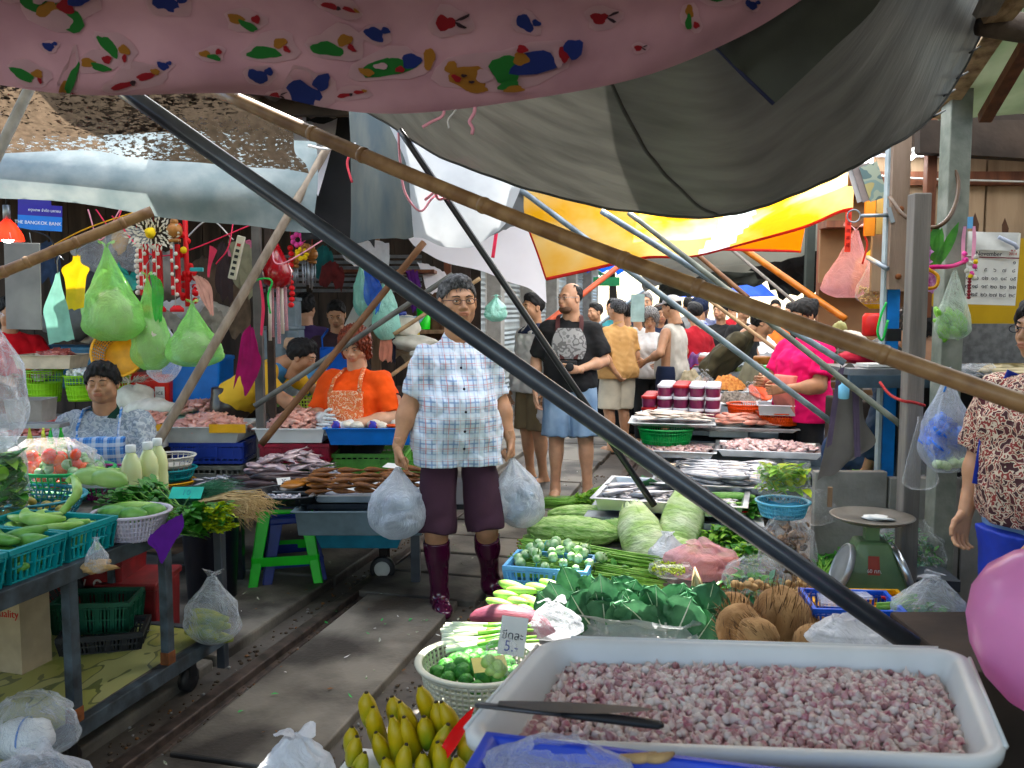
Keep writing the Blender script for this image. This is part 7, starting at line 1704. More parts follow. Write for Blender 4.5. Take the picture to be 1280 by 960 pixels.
# cabbages
CAB=mat('cabbage_leaf',(.38,.55,.20),rough=.5,col2=(.72,.78,.55),scale=9,det=6,stretch=(1,1,2.5),bump=.9,bscale=30,bdist=.012,trans=.1)
CABW=mat('cabbage_white',(.66,.72,.50),rough=.45,col2=(.80,.82,.68),scale=6)
def cabbage(label,c,s,rx,rz):
 t=thing('chinese_cabbage',label,'cabbage',M=M4(c,rz,rx)@Matrix.Scale(s,4))
 mb=MB(); mb.tube([(0,0,-.16),(0,0,-.13),(0,0,-.03),(0,0,.08),(0,0,.15),(0,0,.17)],[.045,.062,.080,.078,.050,.010],20); mk('head',mb,CAB,t)
 mb=MB()
 for i in range(7):
  a=i*.9; rr=.072+.006*(i%2)
  def fn(u,v,a=a,rr=rr):
   q=a+(u-.5)*1.5; f=1+.06*math.sin(9*u+12*v)*(v) ; w=math.sin(PI*min(.97,max(.10,.15+v*.8)))**.5
   return (rr*w*f*math.cos(q)*(1+.1*v),rr*w*f*math.sin(q)*(1+.1*v),-.165+.33*v+.012*math.sin(u*14))
  mb.surf(fn,10,12)
 mk('outer_leaf',mb,[CAB],t); mb=MB(); mb.tube([(0,0,-.172),(0,0,-.158)],[.03,.05],14); mk('stalk_end',mb,CABW,t)
cabbage('large pale green cabbage, left one behind the gourds',P(806,684,4.55),1.45,-.7,.6)
cabbage('second pale cabbage leaning behind the left one',P(850,662,4.65),1.4,-.6,-.3)
cabbage('cabbage at the right of the three, near carrots',P(870,655,5.15),1.3,-.6,.5)
cabbage('small cabbage under the left one, wrapped in film',P(860,694,4.42),.75,-1.2,.8)
# leafy kale bag front
kc=B(800,3.35,ZP)
KL2=MB(); rgk=random.Random(9)
for i in range(44):
 x=-.26+.52*i/43+rgk.uniform(-.02,.02); y=rgk.uniform(-.10,.10); h=.10+.06*math.sin(i*1.3)+rgk.uniform(-.02,.05)
 KL2.mi=0; bigleaf(KL2,(x,y,.03+.02*rgk.random()),(rgk.uniform(-.8,.8)+(x*1.2),rgk.uniform(-.5,.25),1),.13+h*.5,rgk.uniform(.055,.085),up=(rgk.uniform(-.6,.6),-1,.5),curl=rgk.uniform(-.35,.2),wav=.15)
 KL2.mi=1; KL2.tube([(x,y,0),(x,y,.09)],.005,5)
solo('kale_bunch','big bunch of upright blue green kale leaves behind the shallot tray','kale',KL2,[KALE,STEMW],loc=kc)
bag('white film bag wrapped round the foot of the big kale bunch',kc,.62,.13,bagmat('film_collar',alpha=.35,edge=.3),rz=0,sy=.55,fill=.7,ears=0,open_=1.15)
bag('knotted clear bag at the left of the kale bunch',P(690,795,3.1),.24,.12,CLEAR2,rz=.6,sy=.7,fill=.5,neck=.2)
# small bags of spices / dried things between
bag('clear bag of yellow green peppercorns behind the kale',P(838,722,3.9),.20,.07,CLEAR,sy=.8,fill=.9,ears=0,neck=.5)
stuff('peppercorns','yellow green young peppercorns in the clear bag behind the kale','peppercorns',(lambda m_:([m_.ell((U(-.07,.07),U(-.05,.05),.02+U(0,.03)),(.006,.006,.006),5,4) for _ in range(220)],m_)[1])(MB()),LEAFY,loc=P(836,720,3.9))
ON=mat('onion_husk',(.45,.33,.18),rough=.7,col2=(.62,.52,.34),scale=22,stretch=(1,1,.3))
mb=MB()
for i in range(60): y=U(-.03,.03); mb.tube([(0,y*.3,.09),(U(-.01,.03),y,.03),(U(.0,.06),y*1.8,-.05),(U(.02,.09),y*2,-.10)],[.003,.003,.002,.001],4)
solo('garlic_braid','dry pale garlic stems tied in a hanging tuft right of kale','garlic',mb,ON,loc=P(868,738,3.45),rz=0)
g0=piece('garlic_bulb','x','garlic',MB().lathe([(.004,-.02),(.022,-.012),(.026,0),(.018,.014),(.006,.024),(.004,.04)],n=12,wob=.06),STEMW,'g')
scatter(g0,7,lambda i:P(882+(i%4)*9+U(-3,3),757+(i//4)*14+U(-4,4),3.4),'pale garlic bulb right of the dry stems','garlic bulbs behind the kale',tilt=True)
bag('clear bag with dark herbs, right of carrots, big and crumpled',P(942,744,3.75),.28,.17,CLEAR,rz=.4,sy=.7,fill=.75,neck=.35,ears=0,seed=4)
stuff('herb_filling','dark green herbs at the bottom of the big crumpled clear bag','herbs',foliage_mb(.26,.16,.09,130,.05,.016,seed=6),[LEAF,LEAFD],loc=P(940,742,3.75))
for lb,px,py,d,w,h in (('low heap of bright herbs between the beans and kale',778,735,4.0,.30,.10),('low heap of green leaves behind the carrots',915,690,4.5,.34,.14),('heap of fresh leaves at the foot of the mushroom bag',930,715,4.1,.26,.12)):
 stuff('herb_heap',lb,'herbs',foliage_mb(w,w*.6,h,260,.05,.016,seed=px),[LEAF,LEAFL],loc=P(px,py,d))
# carrots
CAR=mat('carrot_skin',(.66,.24,.13),rough=.5,col2=(.74,.36,.24),scale=8,stretch=(4,1,1))
for i in range(9):
 q=P(868+(i%3)*12,712-(i//3)*8+(i%3)*2,4.05)
 mb=MB(); mb.tube([(-.13,0,0),(-.12,0,0),(-.02,0,.0),(.08,0,0),(.13,0,0)],[.008,.022,.022,.014,.003],10) if i==0 else None
 if i==0: c0=solo('carrot','orange carrot inside the pinkish bag','carrot',mb,CAR,group='carrots in the pinkish bag'); o=c0
 else: o=dup(c0)
 o.location=q; o.rotation_euler=(0,U(-.15,.15),2.6+U(-.2,.2))
bag('pinkish plastic bag stuffed with carrots',P(876,724,4.02),.36,.16,PBAG,rz=.2,sy=.7,fill=.75,neck=.4,ears=.8)
# white net cloth etc
bag('white crinkled bag between the cabbages and carrots',P(834,700,4.2),.22,.12,WBAG,rz=1,sy=.7,fill=.5,neck=.3)
# celery, chillies
bunch('celery_bunch','celery stalks with leafy tips lying left of the mushroom bag',B(905,4.9,ZP+.12),-.35,.46,.14,26,[STEM,LEAF],stem=.006,leafl=.05,leafw=.02,leaves=4,base=.8,lift=.06)
scatter(piece('red_chilli','x','chilli',cucumber_mb(.10,.008,.3),mat('chilli_red',(.60,.01,.01),rough=.25,coat=.4),'g'),10,lambda i:Matrix.Translation(P(912+U(-10,12),640+U(-4,4),4.75))@Matrix.Rotation(U(-.5,.5),4,'Z'),'long red chilli beside the celery','red chillies beside the celery')
rbasket('teal_basket','small teal basket at the left behind the celery',B(875,4.95,ZP+.06),.10,.11,PLTEAL,nrib=30)
scatter(piece('zucchini','x','zucchini',cucumber_mb(.2,.026,.05),CUKE,'g'),3,lambda i:Matrix.Translation(P(900+i*10,621,4.95)),'dark green squash behind the celery','dark squashes behind the celery')
# light blue basket with bag of greens
t_=B(977,4.15,.72)
mb=MB(); mb.box((0,0,0),(.34,.26,.02))
rbasket('blue_basket','light blue round basket on top of the mushroom bag',P(978,645,4.1),.115,.075,mat('powder_blue_plastic',(.14,.42,.58),rough=.4),rb=.8,nrib=46,nring=4,solid=.6)
bag('clear open bag of yellow green flowering greens in blue basket',P(979,628,4.1),.25,.19,CLEAR,rz=.3,sy=.8,fill=.9,ears=0,open_=.95,pleat=.04)
stuff('flowering_greens','yellow green leaves filling the open clear bag','greens',foliage_mb(.21,.17,.16,170,.06,.02,seed=8,dome=False),[LEAFL,LEAFY],loc=P(979,626,4.1))
bag('tall clear bag of dried brown mushrooms under the blue basket',P(982,742,3.95),.25,.34,CLEAR,rz=.3,sy=.8,fill=.85,ears=0,neck=.6)
scatter(piece('dried_mushroom','x','mushroom',MB().lathe([(.0,.004),(.018,.002),(.024,-.004),(.015,.0),(.004,-.002),(.003,-.02)],n=10,wob=.12),mat('mushroom_brown',(.12,.06,.03),rough=.7,col2=(.32,.20,.12),scale=20),'g'),90,lambda i:P(982+U(-28,28),738-U(0,80),3.95+U(-.06,.08)),'dried brown mushroom inside the tall clear bag','dried mushrooms in the tall clear bag')
# lettuce bags right
bag('wide clear bag of curly lettuce behind the scale',P(1082,640,4.5),.46,.20,CLEAR,rz=.1,sy=.5,fill=.7,ears=0,open_=1.1)
stuff('lettuce','curly light green lettuce leaves in the wide clear bag','lettuce',foliage_mb(.36,.2,.17,260,.045,.03,seed=2,wav=.4),[mat('lettuce',(.10,.38,.03),rough=.5,col2=(.24,.55,.08),scale=16,trans=.3),LEAFL],loc=P(1070,632,4.5))
stuff('dill_heap','dense dark green feathery herb heap right of the scale','herbs',foliage_mb(.34,.25,.26,900,.045,.008,seed=5,curl=.6),[LEAF,LEAFD],loc=P(1128,728,4.1))
bag('clear bag drawn over the feathery herb heap',P(1130,728,4.1),.42,.30,CLEAR,rz=.5,sy=.7,fill=.7,neck=.4,ears=0)
stuff('long_leaf_herbs','dark green leeks and herbs between mushroom bag and scale','herbs',bunch_mb(.34,.16,60,leafl=.07,leafw=.012,leaves=6,lift=.12,stem=.004),[STEM,LEAF],loc=P(1030,735,4.2),rz=1.2)
mb=MB(); mb.box((0,0,0),(.32,.22,.05)); solo('bench','dark bench end right of the weighing scale','bench',mb,STEEL,loc=P(1142,722,3.9),rz=.1,bev=.003)
bag('clear film spread between lettuce bag and scale',P(1020,655,4.3),.30,.16,CLEAR,rz=.7,sy=.6,fill=.5,neck=.4)
# scale
SG=mat('scale_green',(.10,.17,.08),rough=.45,col2=(.15,.23,.11),scale=9,bump=.1,bscale=60,bdist=.002,coat=.2)
sl=P(1086,752,3.72)
t=thing('weighing_scale','green cast weighing scale with round tray and tilted dial','scale',sl,YAW-.15); SC=t
mb=MB()
vs=[(-.155,-.10,0),(.165,-.10,0),(.165,.11,0),(-.155,.11,0),(-.150,-.10,.045),(.155,-.10,.045),(.155,.11,.045),(-.150,.11,.045),(-.062,-.055,.27),(.062,-.055,.27),(.062,.06,.27),(-.062,.06,.27)]
mb.add(vs,[(3,2,1,0),(0,1,5,4),(1,2,6,5),(2,3,7,6),(3,0,4,7),(4,5,9,8),(5,6,10,9),(6,7,11,10),(7,4,8,11),(8,9,10,11)],flat=True); mk('body',mb,SG,t,bev=.012)
mb=MB(); mb.box((0,0,.30),(.055,.05,.09)); mb.lathe([(.07,0),(.03,.012)],(0,0,.335),16); mk('neck',mb,SG,t)
mb=MB(); mb.lathe([(.0,.0),(.125,.002),(.165,.022),(.170,.026),(.160,.028),(.12,.010),(0,.008)],(0,0,.345),40,cap=False); mk('pan',mb,mat('worn_pan',(.15,.14,.12),rough=.4,metal=.5,col2=(.26,.24,.21),scale=9),t)
for s,lb in ((-1,'dial'),(1,'rear_dial')):
 Md=M4((s*.118,-.02,.145),0,0,s*(PI/2-.36)); mb=MB(); mb.lathe([(.104,-.012),(.109,-.010),(.109,.012),(.100,.016),(.098,.010)],n=36,M=Md,cap=False); mb.lathe([(.0,.010),(.100,.010)],n=36,M=Md,cap=False); mb.lathe([(0,-.012),(.105,-.012)],n=36,M=Md,cap=False); mk(lb,mb,ALU if s<0 else INOX,t)
mb=MB(); mb.add([(-.028,-.103+.02,.10),(.022,-.083,.10),(.018,-.066,.215),(-.026,-.066,.215)],[(0,1,2,3)],M4((0,-.004,0))); plate=mk('name_plate',mb,mat('plate_red',(.32,.07,.05),rough=.6),t)
lettering('60 กก.',.022,PAPER,M4((-.003,-.0835,.155),rx=PI/2-.16),plate)
mb=MB(); mb.ell((0,0,0),(.06,.04,.010),12,6,wob=.2); solo('white_powder','small pile of white salt in the scale pan','salt',mb,PAPER,loc=sl+V((.02,.0,.362)))
solo('wooden_peg','short wooden stick standing behind the scale pan','stick',MB().box((0,0,.04),(.02,.02,.09)),WOOD,loc=P(1037,632,4.0))
# coconuts and ginger
HUSK=mat('coconut_husk',(.22,.12,.055),rough=.95,col2=(.46,.30,.16),scale=12,stretch=(1,1,.3),det=8,bump=.9,bscale=70,bdist=.006)
for lb,px,py,d,s,rx,ry in (('hairy coconut with pointed top in the middle of the pile',975,768,3.05,1.15,.1,.05),('coconut at left front of the pile',925,785,3.0,1.0,.5,-.5),('greyish coconut at the front centre',948,797,2.85,.8,.6,.6),('coconut at right of the pile',1005,785,3.1,.95,-.1,.5),('coconut behind left, half hidden',915,765,3.25,.9,.2,-.3),('small coconut at the front right',1012,802,2.85,.65,.5,.3)):
 t=thing('coconut',lb,'coconut',M=M4(P(px,py,d),U(0,6),rx,ry,s)); mb=MB(); mb.lathe([(.0,-.078),(.035,-.074),(.065,-.052),(.082,-.012),(.080,.025),(.062,.056),(.036,.076),(.016,.088),(0,.094)],n=30,wob=.035); mk('shell',mb,HUSK,t)
 mb=MB()
 for k_ in range(260):
  a=U(0,6.28); z=U(-.06,.085); r=.078*math.sqrt(max(.03,1-((z-.0)/.11)**2)); d_=V((-math.sin(a)*U(-.3,.3)+math.cos(a)*.12*(1-z*8),math.cos(a)*U(-.3,.3)+math.sin(a)*.12*(1-z*8),1)); mb.leaf((r*math.cos(a),r*math.sin(a),z),d_,(math.cos(a),math.sin(a),0),U(.025,.06),U(.0007,.002),n=2,curl=U(-.4,.4)); mb.mi=k_%2
 mk('fibres',mb,[HUSK,mat('dark_fibre',(.10,.055,.03),rough=.95)],t)
GING=mat('ginger_skin',(.42,.28,.14))
for lb,px,py,d,s in (('ginger root lying on coconuts at left',938,732,3.5,1.0),('knobbly ginger root right of the coconuts top',995,745,3.3,1.15),('round galangal root at right',1000,730,3.45,.8)):
 mb=MB();
 for i in range(6): mb.ell((-.06*s+.024*s*i,.012*math.sin(i*2),.006*math.cos(i*3)),(.020*s,.017*s,.015*s),10,7,wob=.12)
 mb.ell((.01,.03*s,.01),(.012*s,.022*s,.012*s),8,6); solo('ginger_root',lb,'ginger',mb,GING,loc=P(px,py,d),rz=U(0,1))
# crates right
crate('blue_basket','blue openwork basket of small packets right of the coconuts',P(1062,790,3.15),YAW-.1,.30,.22,.12,mat('royal_plastic',(.02,.10,.50),rough=.4),ns=16,cat='basket')
crate('yellow_basket','yellow basket behind the blue openwork basket',P(1072,778,3.4),YAW-.05,.36,.20,.10,PLYEL,ns=16,cat='basket')
scatter(piece('chilli','x','chilli',cucumber_mb(.07,.008,.2),mat('chilli_mix',(.55,.02,.01),rough=.3,col2=(.35,.30,.02),scale=3),'g'),16,lambda i:P(1062+U(-34,34),782+U(-6,3),3.15),'small chilli in the blue openwork basket','chillies in the blue basket')
mb=MB(); mb.box((0,0,0),(.16,.10,.012),rx=.1); mb.box((.03,.02,.015),(.14,.09,.01),rz=.2); solo('plastic_sheets','stack of folded clear plastic sheets on the blue basket','plastic sheets',mb,CLEAR2,loc=P(1052,750,3.2),rz=.1)
crate('blue_basket','dark blue flat basket beneath the bag at the right',P(1155,806,3.0),YAW-.12,.30,.22,.06,mat('royal_plastic',(0,0,0)),ns=16,cat='basket')
bag('frosted bag of dark green leaves beside the balloon',P(1156,795,3.05),.28,.20,CLEAR2,rz=.4,sy=.7,fill=.6,neck=.25,lean=.12,seed=11)
stuff('dark_leaves','dark green leaves showing inside the frosted bag','leaves',foliage_mb(.22,.15,.10,260,.035,.012,seed=4),[LEAFD,LEAF],loc=P(1158,793,3.05))
bunch('green_chillies','bunch of dark green peppercorn stalks at the mouth of bag',P(1122,765,3.1),.3,.14,.07,30,[STEM,LEAF],leafl=.012,leafw=.006,leaves=10,lift=.05)
bag('white plastic bag lying before the blue basket by steel pole',P(1062,808,2.6),.26,.09,WBAG,rz=.2,sy=.7,fill=.6,ears=0,neck=.4)
scatter(piece('red_pepper','x','pepper',cucumber_mb(.05,.009,.3),PLRED,'g'),3,lambda i:P((1112,1116,1108)[i],752+i*2,3.2),'small red pepper at the yellow basket end','red peppers at the yellow basket')
# ---------------------------------------------------------------- fish tables on the right rail
def xbox(label,name,cat,px0,px1,d,z,dep,h,m,rz=0):
 a,b=B(px0,d,z),B(px1,d,z); mb=MB(); mb.box((0,0,-h/2),((b-a).length,dep,h)); return solo(name,label,cat,mb,m,loc=(a+b)/2,rz=rz,bev=.004)
for lb,px,d,w,l,z in (('low steel rack under the near silver fish tray',845,5.15,.95,.9,.42),('steel rack under the squid trays',925,6.1,1.05,.9,.52),('long steel table holding dried seafood farther away',930,7.6,1.15,2.2,.64)):
 t=thing('steel_rack',lb,'table',B(px,d,0)); mb=MB(); mb.box((0,0,z-.02),(w,l,.035)); mk('top',mb,STEEL_GREY,t);
 mb=MB(); mb.box((0,0,z-.10),(w-.05,l-.05,.03)); mk('rail',mb,STEEL_GREY,t)
 for sx in (-1,1):
  for sy in (-1,1): mb=MB(); mb.box((sx*(w/2-.04),sy*(l/2-.04),z/2-.02),(.04,.04,z-.04)); mk('leg',mb,STEEL,t)
tray('fish_tray','large steel tray of sliced fish and ice behind the kale leaves',B(842,5.0,.45),-.04,.78,.62,.07,INOX,lip=.028,taper=.97)
stuff('ice_slush','wet ice and silvery scraps inside the large steel tray','ice',(lambda m_:([m_.ell((U(-.34,.34),U(-.26,.26),.012+U(0,.012)),(.03,.022,.010),6,4,rz=U(0,3),wob=.2) for _ in range(260)],m_)[1])(MB()),[mat('wet_scrap',(.42,.42,.44),rough=.15,col2=(.70,.66,.66),scale=30,metal=.2)],loc=B(842,5.0,.46))
sfish=piece('silver_fish','x','fish',fish_mb(.34,.085,.045),[FISHS,INK],'g')
def lay(proto,px,d,z,nx,ny,dx,dy,rz,label,group,jit=.01,tilt=.05,lay_=1):
 c=B(px,d,z)
 return scatter(proto,nx*ny*lay_,lambda i:Matrix.Translation(c+V(((i%nx-(nx-1)/2)*dx+U(-jit,jit),((i//nx)%ny-(ny-1)/2)*dy+U(-jit,jit),.02*(i//(nx*ny))+U(0,.01))))@Euler((U(-.25,.25),U(-tilt,tilt),rz+U(-.12,.12))).to_matrix().to_4x4(),label,group,scl=(.92,1.05))
lay(sfish,905,5.35,.53,3,10,.15,.055,2.85,'large silver fish in the rows right of the steel pole','rows of large silver fish',lay_=2,tilt=.12)
tray('fish_tray','wide steel tray beneath the rows of silver fish',B(900,5.35,.49),-.02,.74,.66,.05,INOX,lip=.02)
lay(dup(sfish),800,5.1,.48,2,2,.2,.16,.7,'silver fish lying on the ice in the large steel tray','silver fish on the ice')
tray('fish_tray','steel tray of pinkish fish fillets left, behind silver fish',B(846,6.0,.56),0,.50,.40,.05,INOX,lip=.02)
tray('fish_tray','steel tray heaped with pink squid pieces',B(960,5.95,.57),0,.66,.42,.05,INOX,lip=.02)
sq=piece('squid_piece','x','squid',lump_mb(.026,1.4,.9,.55,.3),SQUID,'g')
heap(sq,90,B(960,5.95,.60),.62,.36,.045,0,'piece of pink squid in the heaped steel tray','pink squid pieces')
heap(dup(sq),60,B(846,6.0,.585),.46,.34,.02,0,'pinkish fillet piece in the left steel tray','pinkish fillet pieces')
tray('fish_tray','thin steel tray of pale red fish below the orange baskets',B(935,6.35,.68),.02,.66,.34,.03,ALU,lip=.015)
pk_=piece('red_fish','x','fish',fish_mb(.20,.055,.03),[mat('red_fish_skin',(.60,.24,.18),rough=.35,col2=(.75,.52,.44),scale=10),INK],'g')
heap(pk_,34,B(935,6.35,.71),.58,.28,.05,0,'pale red fish in the thin steel tray','pale red fish',ryaw=.7,flat=.2)
mb=MB(); mb.box((0,0,0),(.20,.07,.003)); solo('price_card','blank white card sticking out of pale red fish','price card',mb,PAPER,M=M4(P(912,535,6.35),.45,.5))
rbasket('green_basket','green ribbed basket under the tray of dried fish',B(832,6.1,.62),.185,.11,mat('emerald_plastic',(.02,.30,.08),rough=.4),nrib=60,nring=2,rb=.85,solid=.9)
tray('flat_tray','flat tray of dried split fish on the green basket',B(840,6.15,.745),.05,.56,.38,.025,ALU,lip=.015)
wf_=piece('split_fish','x','dried fish',fish_mb(.24,.09,.016),[FISHW,INK],'g')
heap(wf_,22,B(845,6.15,.77),.46,.26,.05,0,'pale dried split fish on the flat tray','dried split fish',ryaw=.6,flat=.15)
JAM=mat('purple_paste',(.20,.03,.09),rough=.3,var=.15,coat=.4); LID=mat('clear_lid',(.70,.68,.74),rough=.25,var=.05)
def jar(red):
 t=thing('jar','x','jar'); mb=MB(); mb.lathe([(.047,0),(.050,.004),(.053,.062),(.053,.066)],n=20); mk('body',mb,JAM,t); mb=MB(); mb.lathe([(.056,.062),(.057,.066),(.057,.080),(.052,.084)],n=20); mk('lid',mb,PLRED if red else LID,t); return t
j1,j2=jar(True),jar(False)
tray('blue_tray','light blue tray under the jars of purple paste',B(846,6.75,.70),0,.56,.50,.04,PLSKY,lip=.01)
c=B(800,6.55,.735)+V((.065,0,0)); k1=k2=0
for ix in range(5):
 for iy in range(4):
  for iz in range(3):
   red=(ix==0 and iz<2) or (ix==2 and iz==2)
   if iz==2 and ix==0: continue
   src=j1 if red else j2; first_=(k1==0 if red else k2==0); o=src if first_ else dup(src)
   if red: k1+=1
   else: k2+=1
   if first_: o['label']='red lidded jar of purple paste in the stacked block' if red else 'clear lidded jar of purple paste in the stacked block'; o['group']='red lidded jars' if red else 'clear lidded jars'
   o.location=c+V((ix*.115,iy*.115,iz*.085))
bag('clear bag right of the jars',B(882,6.6,.74),.20,.20,CLEAR,rz=1,sy=.8,seed=3)
tray('flat_tray','dark flat tray of grey shellfish beside the jars',B(925,6.9,.80),0,.62,.36,.02,ALU,lip=.02)
mound('shellfish','mound of small grey brown shellfish on the dark flat tray','shellfish',B(918,6.9,.82),.40,.24,.075,mat('shellfish_grey',(.06,.045,.035),rough=.6,col2=(.24,.20,.16),scale=45,bump=1,bscale=60),rough=.010)
mound('dried_shrimp','orange heap of dried shrimps on a flat tray','dried shrimp',B(909,7.6,.85),.34,.24,.12,mat('dried_shrimp',(.38,.12,.03),rough=.7,col2=(.62,.30,.10),scale=50,bump=1,bscale=60),rough=.012)
tray('flat_tray','flat dark tray under the orange dried shrimps',B(909,7.6,.83),0,.44,.32,.02,ALU,lip=.01)
mb=MB(); mb.lathe([(0,0),(.07,.0),(.10,.05),(.095,.052),(.06,.008)],n=20,cap=False); solo('scoop','orange plastic scoop lying right of shellfish','scoop',mb,PLORANGE,M=M4(B(947,6.95,.85),.3,.5,.3))
mb=MB(); mb.surf(lambda u,v:((u-.5)*.9,(v-.5)*.4,.02*math.sin(u*14)*math.sin(v*6)+.012*math.sin(u*31)),30,10); solo('paper_sheet','white crumpled paper under the seafood before the woman in pink','paper',mb,PAPER,loc=B(965,6.85,.80))
for px,lb in ((935,'orange ribbed basket at left beneath the seafood trays'),(975,'orange ribbed basket beneath the deep steel pan')):
 rbasket('orange_basket',lb,B(px,6.3 if px>950 else 6.5,.725 if px>950 else .76),.16 if px>950 else .15,.09,PLORANGE,nrib=54,nring=4,rb=.88,solid=.8)
tray('steel_pan','deep shiny steel pan stacked on orange basket','' or B(980,6.25,.80),0,.36,.26,.075,INOX,lip=.012,taper=.95,cat='pan')
xbox('pale grey boxes stacked behind the dried fish','foam_box','box',888,935,6.6,.76,.3,.16,ALU)
for px,d,z,w,lb,m_ in ((1022,6.2,.60,.34,'dark blue bin under the end of fish trays',PLDBLUE),(1010,5.9,.56,.30,'steel box at the tray ends',STEEL_GREY)):
 xbox(lb,'bin','bin',px-30,px+40,d,z,.3,z*.7,m_)
# farther goods
col=[('pile of dried fish slices left of the shrimps',863,8.0,.85,.26,.14,mat('dried_slices',(.20,.17,.10),rough=.8,col2=(.42,.36,.26),scale=20,bump=1,bscale=30)),('dark red basket heap behind the slices',892,9.0,.92,.3,.1,mat('dk_red_heap',(.2,.03,.04),rough=.6,col2=(.45,.06,.08),scale=14)),('black olive heap with green pieces behind the shrimps',915,8.8,.88,.4,.1,mat('olive_heap',(.03,.035,.02),rough=.6,col2=(.15,.18,.03),scale=14)),
 ('round grey green winter melon like sack beside shrimps',940,8.0,.86,.30,.22,mat('grey_melon',(.17,.16,.11),rough=.8,var=.2)),('purple heap far on the left of table',872,9.4,.95,.3,.12,mat('purple_heap',(.10,.02,.12),rough=.6,var=.4)),('white heap of packets far down the table',935,11,1.0,.8,.28,mat('white_packets',(.50,.50,.50),rough=.5,col2=(.8,.8,.8),scale=10,bump=.6,bscale=12)),
 ('orange heap far down the table',968,11.5,1.05,.5,.35,mat('orange_heap',(.6,.15,.03),rough=.6,var=.3)),('pink heap far down the table',955,12,1.15,.35,.3,mat('pink_heap',(.7,.12,.25),rough=.6,var=.3)),('grey white heap near the far crowd',985,12.5,1.0,1.2,.5,mat('mixed_heap',(.25,.24,.22),rough=.7,col2=(.7,.66,.6),scale=6,bump=.6,bscale=12))]
for lb,px,d,z,w,h,m_ in col: mound('goods_heap',lb,'goods',B(px,d,z),w,w*.7,h,m_,rough=.02,f=35)
t=thing('long_table','long far table of small goods down the track','table',B(950,11,0)); mb=MB(); mb.box((0,0,.90),(1.5,5.0,.05)); mk('top',mb,STEEL_GREY,t)
for sx in (-1,1):
 for sy in (-1,1): mb=MB(); mb.box((sx*.7,sy*2.4,.44),(.05,.05,.86)); mk('leg',mb,STEEL,t)
for px,d,r,h,m_,lb in ((888,8.9,.13,.11,mat('brick_plastic',(.30,.08,.05),rough=.5),'brick red tub with white top far left on table'),(952,9.2,.09,.10,mat('brown_jar',(.25,.10,.02),rough=.4),'brown jar behind the grey sack'),(977,9.8,.08,.1,mat('brown_jar',(0,0,0)),'brown jar farther right'),(960,8.6,.10,.04,PLGREEN,'green dish at the table beside the woman in pink')):
 mb=MB(); mb.lathe([(r*.8,0),(r,h),(r*.9,h+.02)],n=22); solo('tub',lb,'tub',mb,m_,loc=B(px,d,.93))
mb=MB()
for i in range(7): mb.ell((U(-.08,.08),U(-.06,.06),.02),(.05,.04,.03),10,6)
solo('white_packets','white packets on top of the brick red tub','packets',mb,PLW,loc=B(888,8.9,1.05))
bag('clear bag held in the hands of the woman in pink',P(938,505,6.1),.16,.14,CLEAR,rz=.3,sy=.6,seed=6)
bag('clear bag behind the shrimps left',B(880,7.5,.85),.2,.16,CLEAR,rz=.3,sy=.6,seed=7)
# ---------------------------------------------------------------- right hand building
def postp(name,label,px,d,w,z0,z1,m,rz=YAW,dd=None,bev=.005,group=None):
 mb=MB(); mb.box((0,0,(z0+z1)/2),(w,dd or w,z1-z0)); return solo(name,label,'post',mb,m,loc=(lambda q:V((q.x,q.y,0)))(B(px,d,(max(z0,.7)+z1)/2)),rz=rz,bev=bev,group=group)
def zof(py,d): return CH-(py-385)*d/F
postp('concrete_post','mossy pale concrete post behind the hanging bags at right',1187,4.0,.098,0,2.62,CONCG)
t=postp('wooden_post','grey timber post with red rope left of the concrete post',1142,3.72,.072,0,zof(245,3.72),WOODGREY)
postp('thin_post','thin brown post hanging between the timber and concrete posts',1161,4.5,.05,1.5,2.62,WOODRED)
q=B(1120,4.25,1.7); t=thing('side_post','bolted plank and blue steel post of the right stall','post',(q.x,q.y,0),YAW)
mb=MB(); mb.box((0,0,2.03),(.085,.04,.78)); mk('plank',mb,mat('worn_plank',(.22,.16,.12),rough=.8,col2=(.32,.24,.19),scale=3,stretch=(6,6,.7),bump=.3,bscale=30),t)
mb=MB(); mb.box((.0,.03,.85),(.06,.03,1.7)); mk('blue_steel',mb,mat('blue_paint',(.03,.20,.55),rough=.4,var=.15),t)
mb=MB(); mb.box((-.045,.03,1.2),(.015,.04,2.4)); mk('pale_edge',mb,mat('pale_blue_paint',(.38,.45,.48),rough=.6),t)
for z in (1.70,2.02): mb=MB(); mb.lathe([(.014,0),(.014,.012),(.008,.016)],n=8,M=M4((0,-.02,z),rx=PI/2)); mk('bolt',mb,RUST,t)
mb=MB(); mb.box((0,.02,1.42),(.07,.05,.06)); mk('black_wrap',mb,PLBLACK,t)
BW=5.0
q=B(1190,BW,2.1); w=thing('board_wall','weathered brown board wall at the back of the right stall','wall',(q.x,q.y,0),YAW)
PLK=mat('peeling_boards',(.20,.135,.085),rough=.85,col2=(.34,.25,.17),scale=1.6,stretch=(5,5,.8),det=7,bump=.4,bscale=25,bdist=.003)
mb=MB()
for i,x in enumerate((-.30,.02,.42,.92,1.4)): mb.box((x,0,2.12),((.30,.31,.46,.50,.44)[i],.025,.95))
mb.box((.9,.03,1.2),(2.2,.02,2.4)); mk('boarding',mb,PLK,w)
mb=MB(); mb.box((.45,-.03,zof(262-10,BW)+.12),(2.1,.05,.075)); mk('red_beam',mb,WOODRED,w)
mb=MB(); mb.box((.5,-.05,zof(190,BW)+.02),(2.0,.02,.13)); mk('white_board',mb,mat('pale_lilac_board',(.55,.54,.60),rough=.7,var=.05),w)
